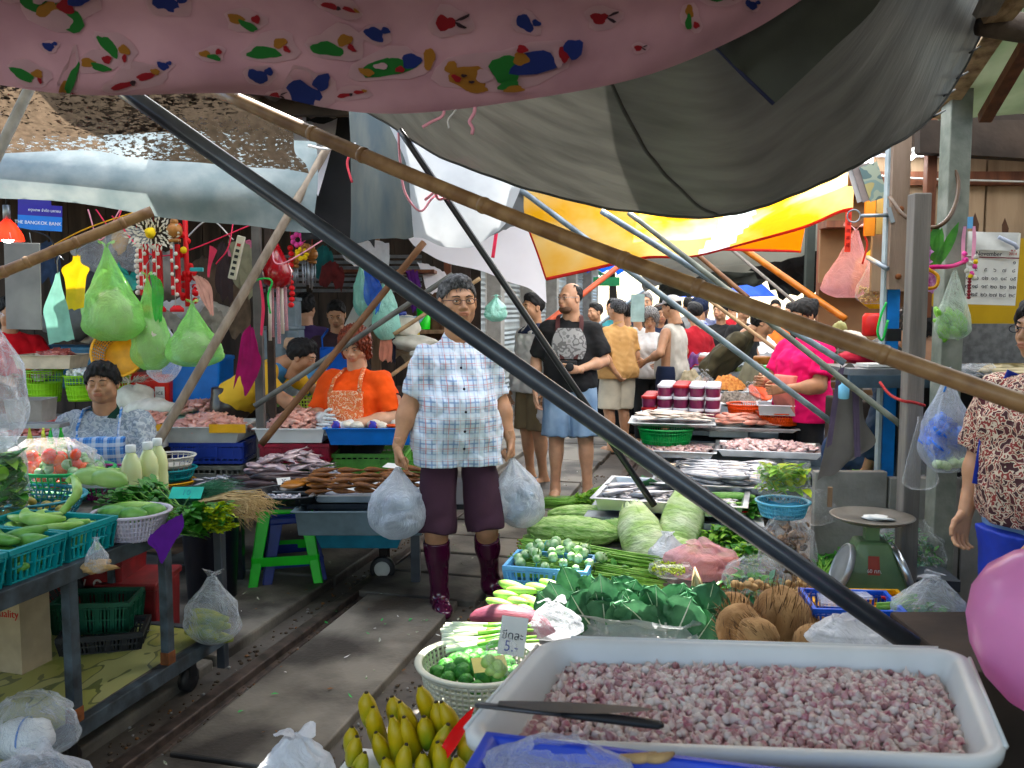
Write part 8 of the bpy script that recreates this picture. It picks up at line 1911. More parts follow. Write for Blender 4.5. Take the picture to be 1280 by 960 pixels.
mb=MB(); mb.box((.6,-.12,2.58),(2.2,.10,.16)); mb.box((.6,-.2,2.44),(2.2,.06,.10)); mk('dark_beam',mb,DARKWOOD,w)
mb=MB();
for (x,z,h) in ((.13,1.98,.22),(.30,1.96,.20),(.02,2.0,.15),(.62,2.0,.26)): mb.add([(x-.02,-.0135,z+h*.3),(x-.005,-.0135,z+h*.5),(x+.02,-.0135,z+h*.2),(x+.012,-.0135,z-h*.5),(x-.015,-.0135,z-h*.2)],[(0,4,3,2,1)])
mk('bare_patch',mb,mat('dark_bare_wood',(.08,.04,.025),rough=.9),w)
mb=MB(); pts=[V((-.65,-.08,zof(195,5)-.02)),V((-.55,-.09,zof(218,5))),V((-.3,-.08,zof(226,5))),V((.4,-.08,zof(231,5))),V((1.2,-.08,zof(236,5)))]; mb.tube([cr(pts,i/30) for i in range(31)],.006,6); mk('cable',mb,PLGREY,w)
# fluorescent
t=thing('tube_lamp','lit fluorescent tube lamp under the roof of the right stall','lamp',P(1130,200,4.7)); a,b=P(1118,212,4.6)-P(1130,200,4.7),P(1158,178,4.9)-P(1130,200,4.7)
mb=MB(); mb.tube([a,b],.020,12); mk('tube',mb,mat('tube_glow',(1,1,1),em=(.92,.97,1,9),var=0),t); mb=MB(); mb.bar(a+V((0,0,.03)),b+V((0,0,.03)),.05,.02); mk('fitting',mb,PLW,t)
# roof
t=thing('tin_roof','pale green sheet roof with rotten timber rafters above the right stall','roof',P(1240,90,3.8))
o_=t.location.copy()
def quadpart(name,pts,m,th=.02,n=1):
 mb=MB(); q=[V(p)-o_ for p in pts]; up=(q[1]-q[0]).cross(q[3]-q[0]).normalized()*th
 mb.add(q+[p+up for p in q],[(0,1,2,3),(7,6,5,4),(0,4,5,1),(1,5,6,2),(2,6,7,3),(3,7,4,0)],flat=True); return mk(name,mb,m,t)
PG=mat('pale_green_sheet',(.38,.44,.33),rough=.6,col2=(.55,.58,.48),scale=4,trans=.35)
quadpart('sheet',[P(1172,148,4.2),P(1400,130,4.2),P(1400,-60,3.3),P(1240,20,3.3)],PG,.01)
quadpart('rafter',[P(1166,140,4.1),P(1185,143,4.1),P(1262,30,3.3),P(1240,20,3.25)],mat('rotten_wood',(.22,.15,.09),rough=.95,col2=(.50,.38,.25),scale=8,stretch=(2,2,2),bump=.9,bscale=30),.03)
quadpart('rafter',[P(1222,143,4.0),P(1238,143,4.0),P(1310,20,3.3),P(1292,20,3.3)],WOODRED,.04)
quadpart('ridge_board',[P(1215,18,3.1),P(1240,14,3.1),P(1290,-70,2.9),P(1262,-80,2.9)],WOODGREY,.03)
quadpart('fascia',[P(1226,22,3.15),P(1262,18,3.15),P(1330,-60,2.9),P(1290,-60,2.9)],mat('rotten_wood',(0,0,0)),.03)
mb=MB(); pts=[P(1224,30,3.2)-o_,P(1262,33,3.2)-o_,P(1330,40,3.2)-o_]; mb.tube(pts,[.040,.050,.058],14); mk('log',mb,mat('dark_log',(.06,.045,.035),rough=.9,col2=(.14,.11,.09),scale=8,bump=.6,bscale=40),t)
quadpart('edge_beam',[P(1150,150,4.4),P(1400,150,4.4),P(1400,205,4.4),P(1150,190,4.4)],DARKWOOD,.06)
# black cord stitches along tarp edge
for i,(x,y) in enumerate(((1167,146),(1180,120),(1196,98),(1212,66))):
 mb=MB(); mb.tube([V(),P(x+14,y-8,3.4)-P(x,y,3.2)],.004,5); solo('cord_tie','black cord tying the grey awning to the roof edge','cord',mb,PLBLACK,loc=P(x,y,3.2),group='cord ties along the awning edge')
# counters, boards
t=thing('counter','blue grey steel counter behind the posts at right','counter',(lambda q:V((q.x,q.y,0)))(B(1175,4.35,1.2)),YAW); zc=zof(462,4.3)
mb=MB(); mb.box((0.1,0,zc),(1.25,.40,.03)); mk('top',mb,STEEL_GREY,t); mb=MB(); mb.box((.1,-.19,zc-.045),(1.25,.03,.06)); mk('edge',mb,mat('slate_blue_paint',(.06,.09,.12),rough=.5,var=.3),t)
mb=MB(); mb.box((.3,.1,zc/2),(.9,.04,zc-.05)); mk('back_panel',mb,PLBLACK,t)
mb=MB(); mb.box((0,0,0),(.95,.02,.46)); solo('yellow_board','dark yellow painted board behind the calendar','board',mb,mat('mustard_paint',(.46,.30,.02),rough=.6,var=.1,scale=5),loc=B(1255,4.75,zof(352,4.75)),rz=YAW)
mb=MB(); mb.box((0,0,0),(.62,.02,.21)); solo('grey_board','speckled grey board under the yellow board','board',mb,mat('speckled_grey',(.12,.12,.12),rough=.7,col2=(.20,.20,.20),scale=30),loc=B(1262,4.7,zof(429,4.7)),rz=YAW)
mb=MB()
for i in range(4): mb.box((-.55+.36*i,0,.36),(.35,.05,.74 if i else .80))
solo('low_wall','low grey concrete panel wall at lower right','wall',mb,CONC,loc=B(1195,4.35,0),rz=YAW,bev=.006)
mb=MB(); mb.box((0,0,0),(1.5,.04,1.0)); solo('dark_interior','black sheet standing in for the dark interior under the counter','panel',mb,PLBLACK,loc=B(1260,4.9,.6),rz=YAW)  # black sheet stands in for the dark interior below the counter
# calendar
t=thing('calendar','white November wall calendar with large Thai numerals','calendar',M=facing(B(1237,4.4,zof(336,4.4)))@Matrix.Rotation(-.03,4,'Z'))
mb=MB(); mb.surf(lambda u,v:((u-.5)*.29,(v-.5)*.36,.004*math.sin(u*5)),6,6); mk('sheet',mb,PAPER,t)
mb=MB(); mb.surf(lambda u,v:((u-.5)*.25,.09+.09*v,.012+.010*math.sin(v*3+u*4)),8,6); mk('turned_page',mb,PAPER,t)
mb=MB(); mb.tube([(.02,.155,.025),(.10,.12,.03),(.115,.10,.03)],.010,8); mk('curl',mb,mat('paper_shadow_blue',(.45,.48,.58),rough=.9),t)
mb=MB(); mb.box((.0,.055,.008),(.28,.006,.002)); mk('red_rule',mb,mat('maroon_ink',(.18,.03,.04)),t)
lettering('November',.030,INK,M4((-.015,.072,.010)),t); lettering('2014',.020,INKR,M4((.105,.075,.010)),t); lettering('พ.ย.',.016,INKR,M4((.105,.092,.014)),t)
for r,row in enumerate((('','','','','','๑'),('','๔','๕','๖','๗','๘'),('๑๐','๑๑','๑๒','๑๓','๑๔','๑๕'),('๑๗','๑๘','๑๙','๒๐','๒๑','๒๒'),('๒๔','๒๕','๒๖','๒๗','๒๘','๒๙'))):
 for c_,s in enumerate(row):
  if s: lettering(s,.030,INK,M4((-.118+.047*c_,.034-.041*r,.008)),t,'numeral')
# garlands on post
t=thing('orchid','purple orchid with green leaves tied to the posts','orchid',P(1163,322,3.8))
mb=MB()
for i in range(6): mb.leaf((U(-.02,.04),0,-.03),(U(-.35,.5),U(-.3,.1),1),(0,-1,0),U(.12,.20),.020,n=5,curl=.1)
mk('leaf',mb,LEAF,t)
for i in range(9):
 mb=MB(); c_=V((-.035+.006*i+U(-.015,.015),-.03,.04-.022*i+U(-.01,.01)))
 for k in range(5): a=k*1.26; mb.leaf(c_,(math.cos(a),-.35,math.sin(a)),(0,-1,0),.024,.009,n=2)
 mk('flower',mb,mat('orchid_purple',(.36,.02,.30),rough=.5,col2=(.75,.50,.75),scale=60),t)
rope('magenta ribbon tied between the two posts',[P(1150,338,3.85),P(1165,334,3.75),P(1188,333,3.8),P(1206,327,3.9)],.010,mat('magenta_ribbon',(.65,.03,.22),rough=.4,trans=.2),'ribbon','ribbon')
rope('yellow ribbon loop under the magenta ribbon',[P(1160,336,3.75),P(1172,345,3.74),P(1170,358,3.74),P(1158,360,3.76),P(1156,350,3.78)],.008,mat('amber_ribbon',(.75,.40,.02),rough=.3,trans=.3),'ribbon','ribbon')
t=thing('flower_garland','pink and white flower garland hanging from blue clip','garland',P(1211,300,3.9))
mb=MB()
for s in (-1,1):
 rows=[[V((s*.018+q*.006,0,.06)),V((s*.022+q*.008,0,.0)),V((s*.020+q*.007,0,-.09))] for q in (-1,1)]; mb.surf(patch_fn(rows),3,8)
mk('pink_ribbon',mb,mat('pale_pink_ribbon',(.80,.40,.55),rough=.4,trans=.3),t)
for i in range(10):
 mb=MB(); mb.ell((U(-.02,.03),-.01,-.06-.012*i+U(-.005,.005)),.011,8,6,wob=.2); mk('flower',mb,[PNK,SHELL,PNK,CHY,SHELL][i%5],t)
mb=MB()
for i in range(7): mb.ell((.008,-.01,-.17-.014*i),(.009,.008,.008),7,5)
mk('bead_drop',mb,mat('deep_red_bead',(.20,.01,.02),rough=.4),t)
mb=MB(); mb.box((.0,-.01,.075),(.020,.012,.05)); mk('clip',mb,PLSKY,t)
# hanging bags on posts
t=thing('plastic_bag','clear bag of small green cucumbers hanging on the concrete post','bag',P(1190,424,3.82))
mk('film',bag_mb(.155,.30,fill=.4,neck=.08,ears=0,sy=.6,seed=4),bagmat('hung_clear',(.70,.80,.72),alpha=.30,edge=.35),t)
p2=piece('small_cucumber','x','cucumber',cucumber_mb(.085,.016,.1),mat('bright_cuke',(.14,.40,.05),rough=.4,col2=(.30,.55,.12),scale=14),'g')
scatter(p2,16,lambda i:Matrix.Translation(P(1190+U(-17,17),418-U(0,24),3.82))@Euler((U(-1,1),U(.3,1.8),U(-1,1))).to_matrix().to_4x4(),'small green cucumber inside the bag on the concrete post','small cucumbers in the hanging bag')
solo('plastic_bag','large clear bag stuffed with blue bags hanging below the bamboo','bag',bag_mb(.205,.42,fill=.55,neck=.08,ears=.3,sy=.7,seed=9),bagmat('hung_clear2',(.75,.80,.88),alpha=.28,edge=.4),loc=P(1180,590,3.65),rz=.2)
mb=MB()
for i in range(16): mb.ell((U(-.045,.045),U(-.04,.04),U(-.07,.07)),(U(.03,.05),U(.025,.04),U(.03,.045)),10,8,rz=U(0,3),wob=.25)
solo('blue_bags','crumpled blue plastic bags inside the large clear bag','bags',mb,mat('blue_film',(.03,.14,.66),rough=.25,col2=(.15,.32,.80),scale=20,bump=.8,bscale=40),loc=P(1179,548,3.65))
rope('blue twine knotted at the neck of the large bag',[P(1171,468,3.6),P(1178,478,3.6),P(1186,470,3.6),P(1180,490,3.6)],.004,PLBLUE)
solo('plastic_bag','empty clear bag hanging at left of the large bag','bag',bag_mb(.14,.30,fill=.3,neck=.3,ears=0,sy=.3,seed=2),CLEAR,loc=P(1150,612,3.6),rz=.1)
solo('plastic_bag','small clear bag of pale green vegetables below the large bag','bag',bag_mb(.15,.085,fill=.7,neck=.6,ears=0,sy=.5,seed=6),CLEAR,loc=P(1190,590,3.6))
scatter(piece('pale_eggplant','x','eggplant',MB().ell((0,0,0),(.022,.02,.022),10,8),mat('pale_veg',(.42,.58,.32),rough=.4,col2=(.65,.75,.55),scale=16),'g'),7,lambda i:P(1172+i*6,580+U(-4,6),3.6),'pale green vegetable in the small bag below','pale vegetables in the small hanging bag')
bag('pinkish clear bag hanging from pipe at left of the peanuts bag',P(1062,372,5.3),.34,.40,PBAG,rz=YAW,sy=.4,fill=.35,neck=.1,lean=.06,seed=3)
t=thing('plastic_bag','clear bag of pale peanuts hanging on the stall frame','bag',P(1091,380,5.1)); mk('film',bag_mb(.19,.32,fill=.35,neck=.06,ears=0,sy=.5,seed=8),CLEAR,t)
mb=MB()
for i in range(130): a=U(0,6.28); q=math.sqrt(U(0,1)); mb.ell((.08*q*math.cos(a),.035*q*math.sin(a),.015+U(0,.085)),(.011,.008,.008),6,4,rz=U(0,3))
mk('peanuts',mb,mat('peanut',(.55,.40,.20),rough=.7,var=.2),t)
bag('bright yellow bag hanging behind the peanuts bag',P(1094,386,5.4),.28,.36,mat('yellow_film',(.75,.55,.02),rough=.4,trans=.3),rz=YAW,sy=.3,fill=.8,neck=.3,ears=.5,seed=5)
rope('red cord holding the pinkish bag',[P(1083,260,5.2),P(1080,290,5.2),P(1084,306,5.2),P(1078,330,5.2)],.006,INKR)
rope('green hose looped by the blue post',[P(1108,378,4.1),P(1101,395,4.1),P(1097,415,4.1),P(1103,425,4.1),P(1110,400,4.1)],.006,PLGREEN,'hose','hose')
rope('brown rubber hose hanging in a curve between posts',[P(1112,246,4.0),P(1128,268,3.9),P(1150,281,3.85),P(1170,284,3.8),P(1186,272,3.8),P(1196,250,3.85),P(1198,225,3.9),P(1192,210,3.92)],.0095,mat('brown_rubber',(.09,.05,.025),rough=.4),'hose','hose')
rope('red rope wound round the timber post',[P(1100,478,3.9),P(1112,493,3.8),P(1128,501,3.66),P(1142,503,3.66),P(1156,507,3.68)],.0065,mat('red_rope',(.35,.04,.04),rough=.9,bump=.8,bscale=90),'rope','rope')
# newspaper, ring, tags
t=thing('magazine','bundle of magazines hanging from the awning corner','magazine',P(1092,225,4.6))
for i,(c_,dx) in enumerate((((.42,.40,.40),-.06),((.24,.20,.19),-.035),((.10,.16,.16),.0))):
 mb=MB(); mb.box((dx,.01*(2-i),-.01),(.09,.008,.19),ry=-.32); mk('cover',mb,blotch('cover%d'%i,[c_,(.30,.34,.26),(.18,.26,.24),(.40,.33,.14)],scale=9,thr=(.45,.52,.60),rough=.4) if i==2 else mat('page%d'%i,c_,rough=.7),t)
t=thing('steel_ring','grey steel ring bracket sticking out from the plank post','bracket',P(1070,270,4.25));
mb=MB(); mb.tube([(-.01+.030*math.cos(q/16*2*PI),0,.030*math.sin(q/16*2*PI)) for q in range(17)],.004,6,cap=False); mb.tube([(.02,0,0),(.15,0,0)],.009,10); mb.box((.155,0,0),(.02,.02,.075),ry=-.3); mk('ring',mb,STEEL_GREY,t)
mb=MB(); mb.tube([V(),P(1109,336,4.2)-P(1085,322,4.4)],.012,10); solo('pipe_stub','grey pipe stub pointing out beside the yellow bag','pipe',mb,STEEL_GREY,loc=P(1085,322,4.4))
TAGC=mat('red_tag',(.75,.10,.08),rough=.6,trans=.2)
mb=MB(); mb.box((0,0,0),(.035,.003,.235)); t=solo('paper_tag','long red paper strip hanging from the orange tarpaulin','strip',mb,TAGC,loc=P(1060,290,5.2),rz=YAW);
for i in range(5): lettering('福',.024,mat('dark_red_ink',(.30,.01,.01)),M4((0,-.0025,.09-.042*i),rx=PI/2),t,'character')
for i,(px,py,w,h,m_,lb) in enumerate(((1087,270,.055,.22,mat('orange_book',(.62,.22,.03),rough=.6,var=.1),'orange booklet hanging on the wall behind the ring'),(1100,268,.05,.22,mat('ochre_book',(.36,.22,.07),rough=.7,var=.15),'ochre booklet right of the orange one'),(1112,272,.05,.22,mat('orange_book',(.62,.22,.03)),'orange strip beside the plank post'))):
 mb=MB(); mb.box((0,0,0),(w,.02,h)); solo('booklet',lb,'booklet',mb,m_,loc=P(px,py,4.9),rz=YAW)
# interior shelves behind (left of plank post)
t=thing('back_shelves','dim wooden shelves of the next stall right of the orange tarpaulin','shelves',B(1085,6.9,0),YAW)
mb=MB(); mb.box((.1,.12,1.25),(1.0,.03,2.5)); mk('back_board',mb,mat('tan_board',(.22,.13,.07),rough=.8,var=.2,scale=3),t)
for z in (2.18,2.42,1.72): mb=MB(); mb.box((.05,0,z),(.95,.20,.05)); mk('shelf',mb,WOODRED,t)
postp('wooden_post','red brown post left of the dim shelves',1030,7.1,.11,0,2.35,mat('brick_brown_wood',(.16,.06,.035),rough=.8,var=.2))
postp('wooden_post','slim dark green post behind the woman in pink',1010,7.6,.07,0,2.3,mat('dark_green_post',(.03,.04,.035),rough=.7))
mb=MB(); mb.lathe([(.05,0),(.06,.01),(.06,.11),(.045,.13)],n=18); solo('tub','small red lidded tub beside the green hose','tub',mb,mat('red_tub',(.60,.04,.04),rough=.4),loc=P(1091,420,5.0))
mb=MB();
for i in range(12): mb.box((0,0,.06*i),(.55,.02,.012))
for i in range(6): mb.box((-.25+.1*i,0,.33),(.012,.024,.7))
solo('cage','wooden lattice crate side behind the grey hanging cloth','lattice',mb,WOODGREY,loc=B(1052,6.9,.62),rz=YAW)
for px,py,d,w,h,m_,lb in ((1062,425,5.6,.22,.12,SACK,'beige sack on the crates behind pipe'),(1050,410,5.8,.09,.09,mat('melon',(.35,.36,.18),rough=.6),'round pale melon left of the beige sack'),(1078,446,5.2,.26,.09,mat('red_cloth_heap',(.40,.02,.05),rough=.8,var=.2),'heap of red cloth below the beige sack'),(1105,436,5.2,.30,.12,mat('grey_tin',(.14,.15,.15),rough=.6),'grey tin tray beside the red cloth')):
 mb=MB(); mb.ell((0,0,0),(w/2,w/3,h/2),18,10,wob=.08); solo('bundle',lb,'bundle',mb,m_,loc=P(px,py,d),rz=YAW)
mb=MB(); mb.box((0,0,0),(.5,.4,.6)); solo('crate_stack','dark crates piled behind the grey hanging cloth','crates',mb,DARKWOOD,loc=B(1095,5.4,.7),rz=YAW,bev=.01)
# hanging grey coat on pipe
GC=mat('grey_felt',(.15,.135,.125),rough=.95,col2=(.20,.185,.17),scale=5,bump=.2,bscale=60,bdist=.003)
clothpiece('grey felt cloth with purple binding hanging off the pipe end',None,4.25,GC,rows=[[(1050,458),(1062,456),(1078,462)],[(1042,500),(1062,500),(1080,520)],[(1034,545),(1066,545),(1094,555)],[(1022,600),(1046,590),(1066,575)]],wr=.012,wf=(1.5,.6),nu=24,nv=20)
for lb,r_ in (('purple grey strap hanging left on the felt cloth',[[(1048,462),(1056,458)],[(1040,505),(1046,512)],[(1033,560),(1040,555)]]),('purple grey strap hanging in the middle of felt cloth',[[(1063,460),(1074,460)],[(1066,510),(1074,515)],[(1068,572),(1076,570)]])):
 clothpiece(lb,None,4.2,mat('purple_grey_cloth',(.10,.075,.12),rough=.9),rows=r_,name='strap',cat='strap',wr=.004)
mb=MB(); mb.lathe([(.02,0),(.025,.005),(.025,.06),(.012,.07),(.012,.09)],n=14); solo('lighter','small blue bottle clipped at the pipe end','bottle',mb,mat('clear_blue',(.25,.55,.75),rough=.2),loc=P(1054,512,4.1)+V((0,0,.05)))
bag('small clear bag with blue trim on the counter',P(1225,470,4.1),.22,.06,CLEAR2,rz=.2,sy=.5,ears=0,neck=.5); bag('flat bag of pale noodles on the counter right',P(1262,468,4.1),.30,.05,mat('noodle_pack',(.50,.42,.26),rough=.4),rz=.2,sy=.5,ears=0,neck=.6)
mb=MB(); mb.box((0,0,0),(.22,.12,.015),rz=.1); solo('papers','white papers on the counter left of the timber post','papers',mb,PAPER,loc=P(1105,456,4.25),rz=YAW)
# ---------------------------------------------------------------- far end
SHT=mat('shutter_grey',(.24,.26,.26),rough=.5,metal=.3,var=.2,scale=2)
t=thing('shop_row','row of shuttered shop fronts along the left of the track','building',(-3.1,14.5,0));
mb=MB(); mb.box((-.6,2.5,1.7),(.2,13,3.4)); mk('wall',mb,mat('dirty_render',(.20,.19,.17),rough=.9,col2=(.32,.31,.29),scale=2),t)
for i in range(6):
 mb=MB(); mb.surf(lambda u,v:(-.46+.015*math.sin(u*170),-3.6+2.1*i+1.5*v,.1+2.3*u),60,1,flat=True); mk('shutter',mb,SHT,t)
 mb=MB(); mb.box((-.40,-3.85+2.1*i,1.4),(.22,.22,2.8)); mk('pillar',mb,CONC,t)
mb=MB(); mb.box((-.2,2.5,2.75),(.9,13,.06)); mk('canopy',mb,CORR,t)
t=thing('signboard','small green sign board high on the shop row','sign',B(758,10.0,zof(352,10.0)),YAW); mb=MB(); mb.box((0,0,0),(.30,.05,.10)); mk('panel',mb,mat('sign_green',(.02,.16,.06),rough=.4),t)
t=thing('hanging_box','pale mint box fixed at the shopfront pillar','box',B(797,9.6,zof(385,9.6)),YAW); mb=MB(); mb.box((0,0,0),(.14,.08,.30)); mk('case',mb,mat('mint_box',(.35,.48,.46),rough=.5),t)
t=thing('far_stalls','row of far stall roofs closing the view at the right','building',(3.0,15,0)); mb=MB(); mb.box((.8,0,1.3),(.2,16,2.6)); mk('wall',mb,DARKWOOD,t)
mb=MB(); mb.surf(lambda u,v:(-1.0+2.2*u,-8+16*v,2.5+.35*u+.02*math.sin(v*300)),2,300); mk('roof',mb,CORR,t)
for i in range(7): mb=MB(); mb.box((-.4,-7+2.3*i,1.2),(.09,.09,2.4)); mk('post',mb,DARKWOOD,t)
t=thing('umbrella','blue market umbrella far down the track','umbrella',B(893,15.5,0)); mb=MB(); mb.lathe([(1.0,1.75),(.75,1.98),(.4,2.15),(0,2.25)],n=8,cap=False,flat=True); mk('canopy',mb,mat('blue_tarpaulin',(0,0,0)),t); mb=MB(); mb.tube([(0,0,0),(0,0,2.3)],.02,8); mk('pole',mb,PLW,t)
for i,(px,d,lb,m_) in enumerate(((870,17,'pale awning spanning the track far away',WT),(915,20,'grey awning spanning the track farther away',FG),(960,15,'dark low awning far right',DKT),(780,13,'grey awning before the shop fronts',FG))):
 a=B(px-60,d,2.45); b=B(px+80,d,2.30); mb=MB();
 rows=[[a+V((0,1.2,.25)),(a+b)/2+V((0,1.2,.12)),b+V((0,1.2,.2))],[a,(a+b)/2-V((0,0,.14)),b]]; mb.surf(patch_fn(rows,wr=.04),8,20); solo('far_awning',lb,'tarpaulin',mb,m_)
for sx in (-1,1):
 t=thing('far_tree','leafy tree beyond the far end of the market, '+('left' if sx<0 else 'right')+' one','tree',(sx*4.5-.5,36,0)); mb=MB(); mb.tube([(0,0,0),(.1,0,2),(0,.1,3.6)],[.22,.17,.1],10); mk('trunk',mb,DARKWOOD,t)
 mb=foliage_mb(5.5,4,3.2,1400,.30,.12,seed=7+sx); mk('crown',mb,[LEAF,LEAFD],t,M=Matrix.Translation((0,0,2.5)))
mb=MB(); mb.box((0,0,0),(.9,.5,.55)); solo('dark_filler','added dark chest in the shade behind the balloon','filler',mb,DARKWOOD,loc=P(1330,905,2.75),rz=YAW,bev=.01)  # dark block added as a stand-in for dark clutter
for lb,x,y0,y1,z0,z1 in (('added unseen stall wall blocking light from the right of the viewer',2.6,-2,5.0,0,2.7),('added unseen stall wall blocking light from the left of the viewer',-4.4,-2,2.4,0,2.7)):  # unseen walls and roofs added beside the viewer to block side light
 t=thing('side_blocker',lb,'wall',(x,(y0+y1)/2,0)); mb=MB(); mb.box((0,0,1.35),(.06,y1-y0,2.7)); mk('boarding',mb,DARKWOOD,t); mb=MB(); mb.box((.55 if x>0 else -.2,0,2.78),(2.1 if x>0 else 2.4,y1-y0,.04),ry=.0); mk('roof',mb,CORR,t)
DENIM=mat('pale_denim',(.15,.24,.37),rough=.9,col2=(.32,.43,.56),scale=5,bump=.3,bscale=160,bdist=.002)
def fab(n,c,c2=None,sc_=7,**k): return mat(n,c,rough=.92,col2=c2,var=.12,scale=sc_,bump=.25,bscale=120,bdist=.002,**k)
BLKC=fab('black_cotton',(.012,.012,.013)); WHC=fab('white_cotton',(.62,.60,.58)); KHA=fab('khaki_cotton',(.20,.15,.09)); NAVC=fab('navy_cotton',(.012,.02,.05))
# --- man in the middle of the track
m=Person('man in plaid shirt, plum shorts and rubber boots walking with a bag in each hand',572,4.52,1.69,face=-14,skin='tan',w=.93,belly=.9,head='wide',vox=.0085,hs=1.05,armw=1.15,
  pose=dict(elR=(.245,-.02,1.06),wrR=(.315,.05,.865),elL=(-.235,-.06,1.06),wrL=(-.275,.02,.88),
   knR=(.125,.06,.415),anR=(.105,.03,.085),che=(0,0,1.205),nek=(0,-.012,1.405),shR=(.155,-.01,1.300),shL=(-.155,-.015,1.300),knL=(-.135,.08,.42),anL=(-.185,-.06,.115),toeL=(-.55,.8,-.12)),
  hands=('grip','grip'),hdir=((.05,.05,-1),(-.05,.05,-1)),hy=.10,hr=.03)
PL=plaid('plaid_cotton',(.60,.68,.77),(.15,.25,.46),(.56,.18,.18),fx=19)
SH=m.shirt(PL,hem=.76,sleeve=.80,off=.014,flare=.028,wr=.014,seed=3,collar=PL,vneck=.02,armoff=.014)
m.legs_(fab('plum_cotton',(.052,.022,.038)),to=1.0,off=.014,top=.98,flare=.038,wr=.010,seed=6,r=.88)
m.boots(mat('plum_rubber',(.060,.008,.030),rough=.14,var=.15,coat=.6),top=.37,off=.010)
f=m.front(SH); mb=MB(); mb.surf(lambda u,v:f((u-.5)*.034,.80+.50*v,.003),3,40); mk('placket',mb,PL,SH)
for z in (1.26,1.16,1.05,.95,.86): mb=MB(); mb.ell(f(0,z,.006),(.007,.003,.007),8,5); mk('button',mb,INK,SH)
mb=MB(); mb.surf(lambda u,v:f(-.12+.10*u,1.06+.11*v,.004),10,10); mk('pocket',mb,PL,SH)
m.hair('short',HAIRD,head='wide'); m.glasses(INK)
for q,lb,s,seed in (('R','blue white bag of silvery fish in the walking man right hand',1.0,3),('L','blue white bag of fish in the walking man left hand',.95,6)):
 h=m.pt(m.J['wr'+q]+V((0,.03,-.10))); w,hh=(.29,.36) if q=='R' else (.27,.36)
 c=h-V((0,0,hh+.0)); c+=RT*(-.015 if q=='R' else .05)
 t=thing('fish_bag',lb,'bag',c,YAW,'bags carried by the walking man'); mk('film',bag_mb(w,hh,fill=.62,neck=.08,ears=0,sy=.8,seed=seed,lean=.03 if q=='R' else -.12),bagmat('blue_white_film',(.78,.84,.95),alpha=.40,edge=.4,bump=.9,bscale=24),t)
 mb=MB()
 for i in range(18): mb.ell((U(-.045,.045),U(-.045,.03),.12+U(-.06,.07)),(.058,.03,.028),10,7,rz=U(0,3),ry=U(-.8,.8))
 mk('fish',mb,mat('bagged_fish',(.05,.08,.14),rough=.3,col2=(.60,.68,.78),scale=14),t)
# --- bald visitor
m=Person('bald bearded man in black T-shirt and denim shorts holding a camera',712,7.15,1.74,face=6,skin='fair',w=1.02,vox=.0105,
  pose=dict(elR=(.27,-.04,1.10),wrR=(.265,.06,.86),elL=(-.27,.02,1.10),wrL=(-.07,.20,1.04),anR=(.11,0,.085),anL=(-.15,.05,.085),knL=(-.13,.05,.49)),hands=('relax','half'),hdir=((0,.1,-1),(.9,.3,.1)),palm=(None,(.2,-1,0)),hy=-.75)
m.shirt(BLKC,hem=.86,sleeve=.85,off=.020,flare=.02,wr=.010,seed=5,armoff=.035); m.legs_(DENIM,to=.98,off=.030,flare=.035,wr=.010,seed=8)
m.hair('bald',HAIRB); m.glasses(STEEL_GREY)
sd=SDF((-.1,-.02,-.14),(.1,.14,.02),.004); sd.ell((0,.05,-.088),(.054,.048,.036),.01); sd.ell((0,.112,-.052),(.028,.02,.018),.01,sub=True); sd.ell((0,.03,-.03),(.048,.072,.05),.01,sub=True); mb=MB(); addnet(mb,sd); mk('beard',mb,mat('stubble',(.13,.075,.05),rough=.9),m.root,M=m.HM)
mb=MB()
for q in (-1,1):
 pts=[V((q*.05,-.05,1.47)),V((q*.09,.04,1.44)),V((q*.085,.135,1.30)),V((q*.05,.165,1.12))]; mb.surf(patch_fn([[p-V((.017,0,0)) for p in pts],[p+V((.017,0,0)) for p in pts]]),2,16)
mk('camera_strap',mb,mat('maroon_strap',(.07,.02,.02),rough=.7),m.root)
t=thing('camera','black camera held by the bald man','camera',m.pt((0,.19,1.07)),m.root.rotation_euler.z); mb=MB(); mb.box((0,0,0),(.13,.05,.085)); mk('body',mb,PLBLACK,t,bev=.01); mb=MB(); mb.lathe([(.032,0),(.034,.06),(.028,.062)],n=20,M=M4((-.01,.025,-.005),rx=-PI/2)); mk('lens',mb,PLBLACK,t)
mb=MB(); mb.mi=0
def fpr(u,v):
 x=(u-.5)*.27; z=1.12+.24*v; a=(u-.5)*2
 return (x*(math.sin(PI*(.28+.5*v))),.128+.022+.018*(1-a*a)-.004*math.cos(v*6),z)
mb.surf(fpr,14,14); mk('shirt_print',mb,blotch('grey_print',[(.36,.36,.36),(.16,.16,.16),(.40,.40,.40),(.26,.26,.26)],scale=17,thr=(.44,.52,.64)),m.root)
# --- man with white shirt behind
m=Person('man in loose white shirt and khaki shorts seen from the side behind the plaid shirt',668,7.7,1.66,face=58,skin='mid',vox=.012,pose=dict(elL=(-.25,-.02,1.10)))
m.shirt(WHC,hem=.84,sleeve=1.7,off=.035,flare=.03,wr=.018,seed=7); m.legs_(KHA,to=.98,off=.028,flare=.03); m.hair('short',HAIRB)
m.shell('navy_collar',NAVC,off=.046,zr=(1.36,1.50),yr=(-.3,0),wr=.003)
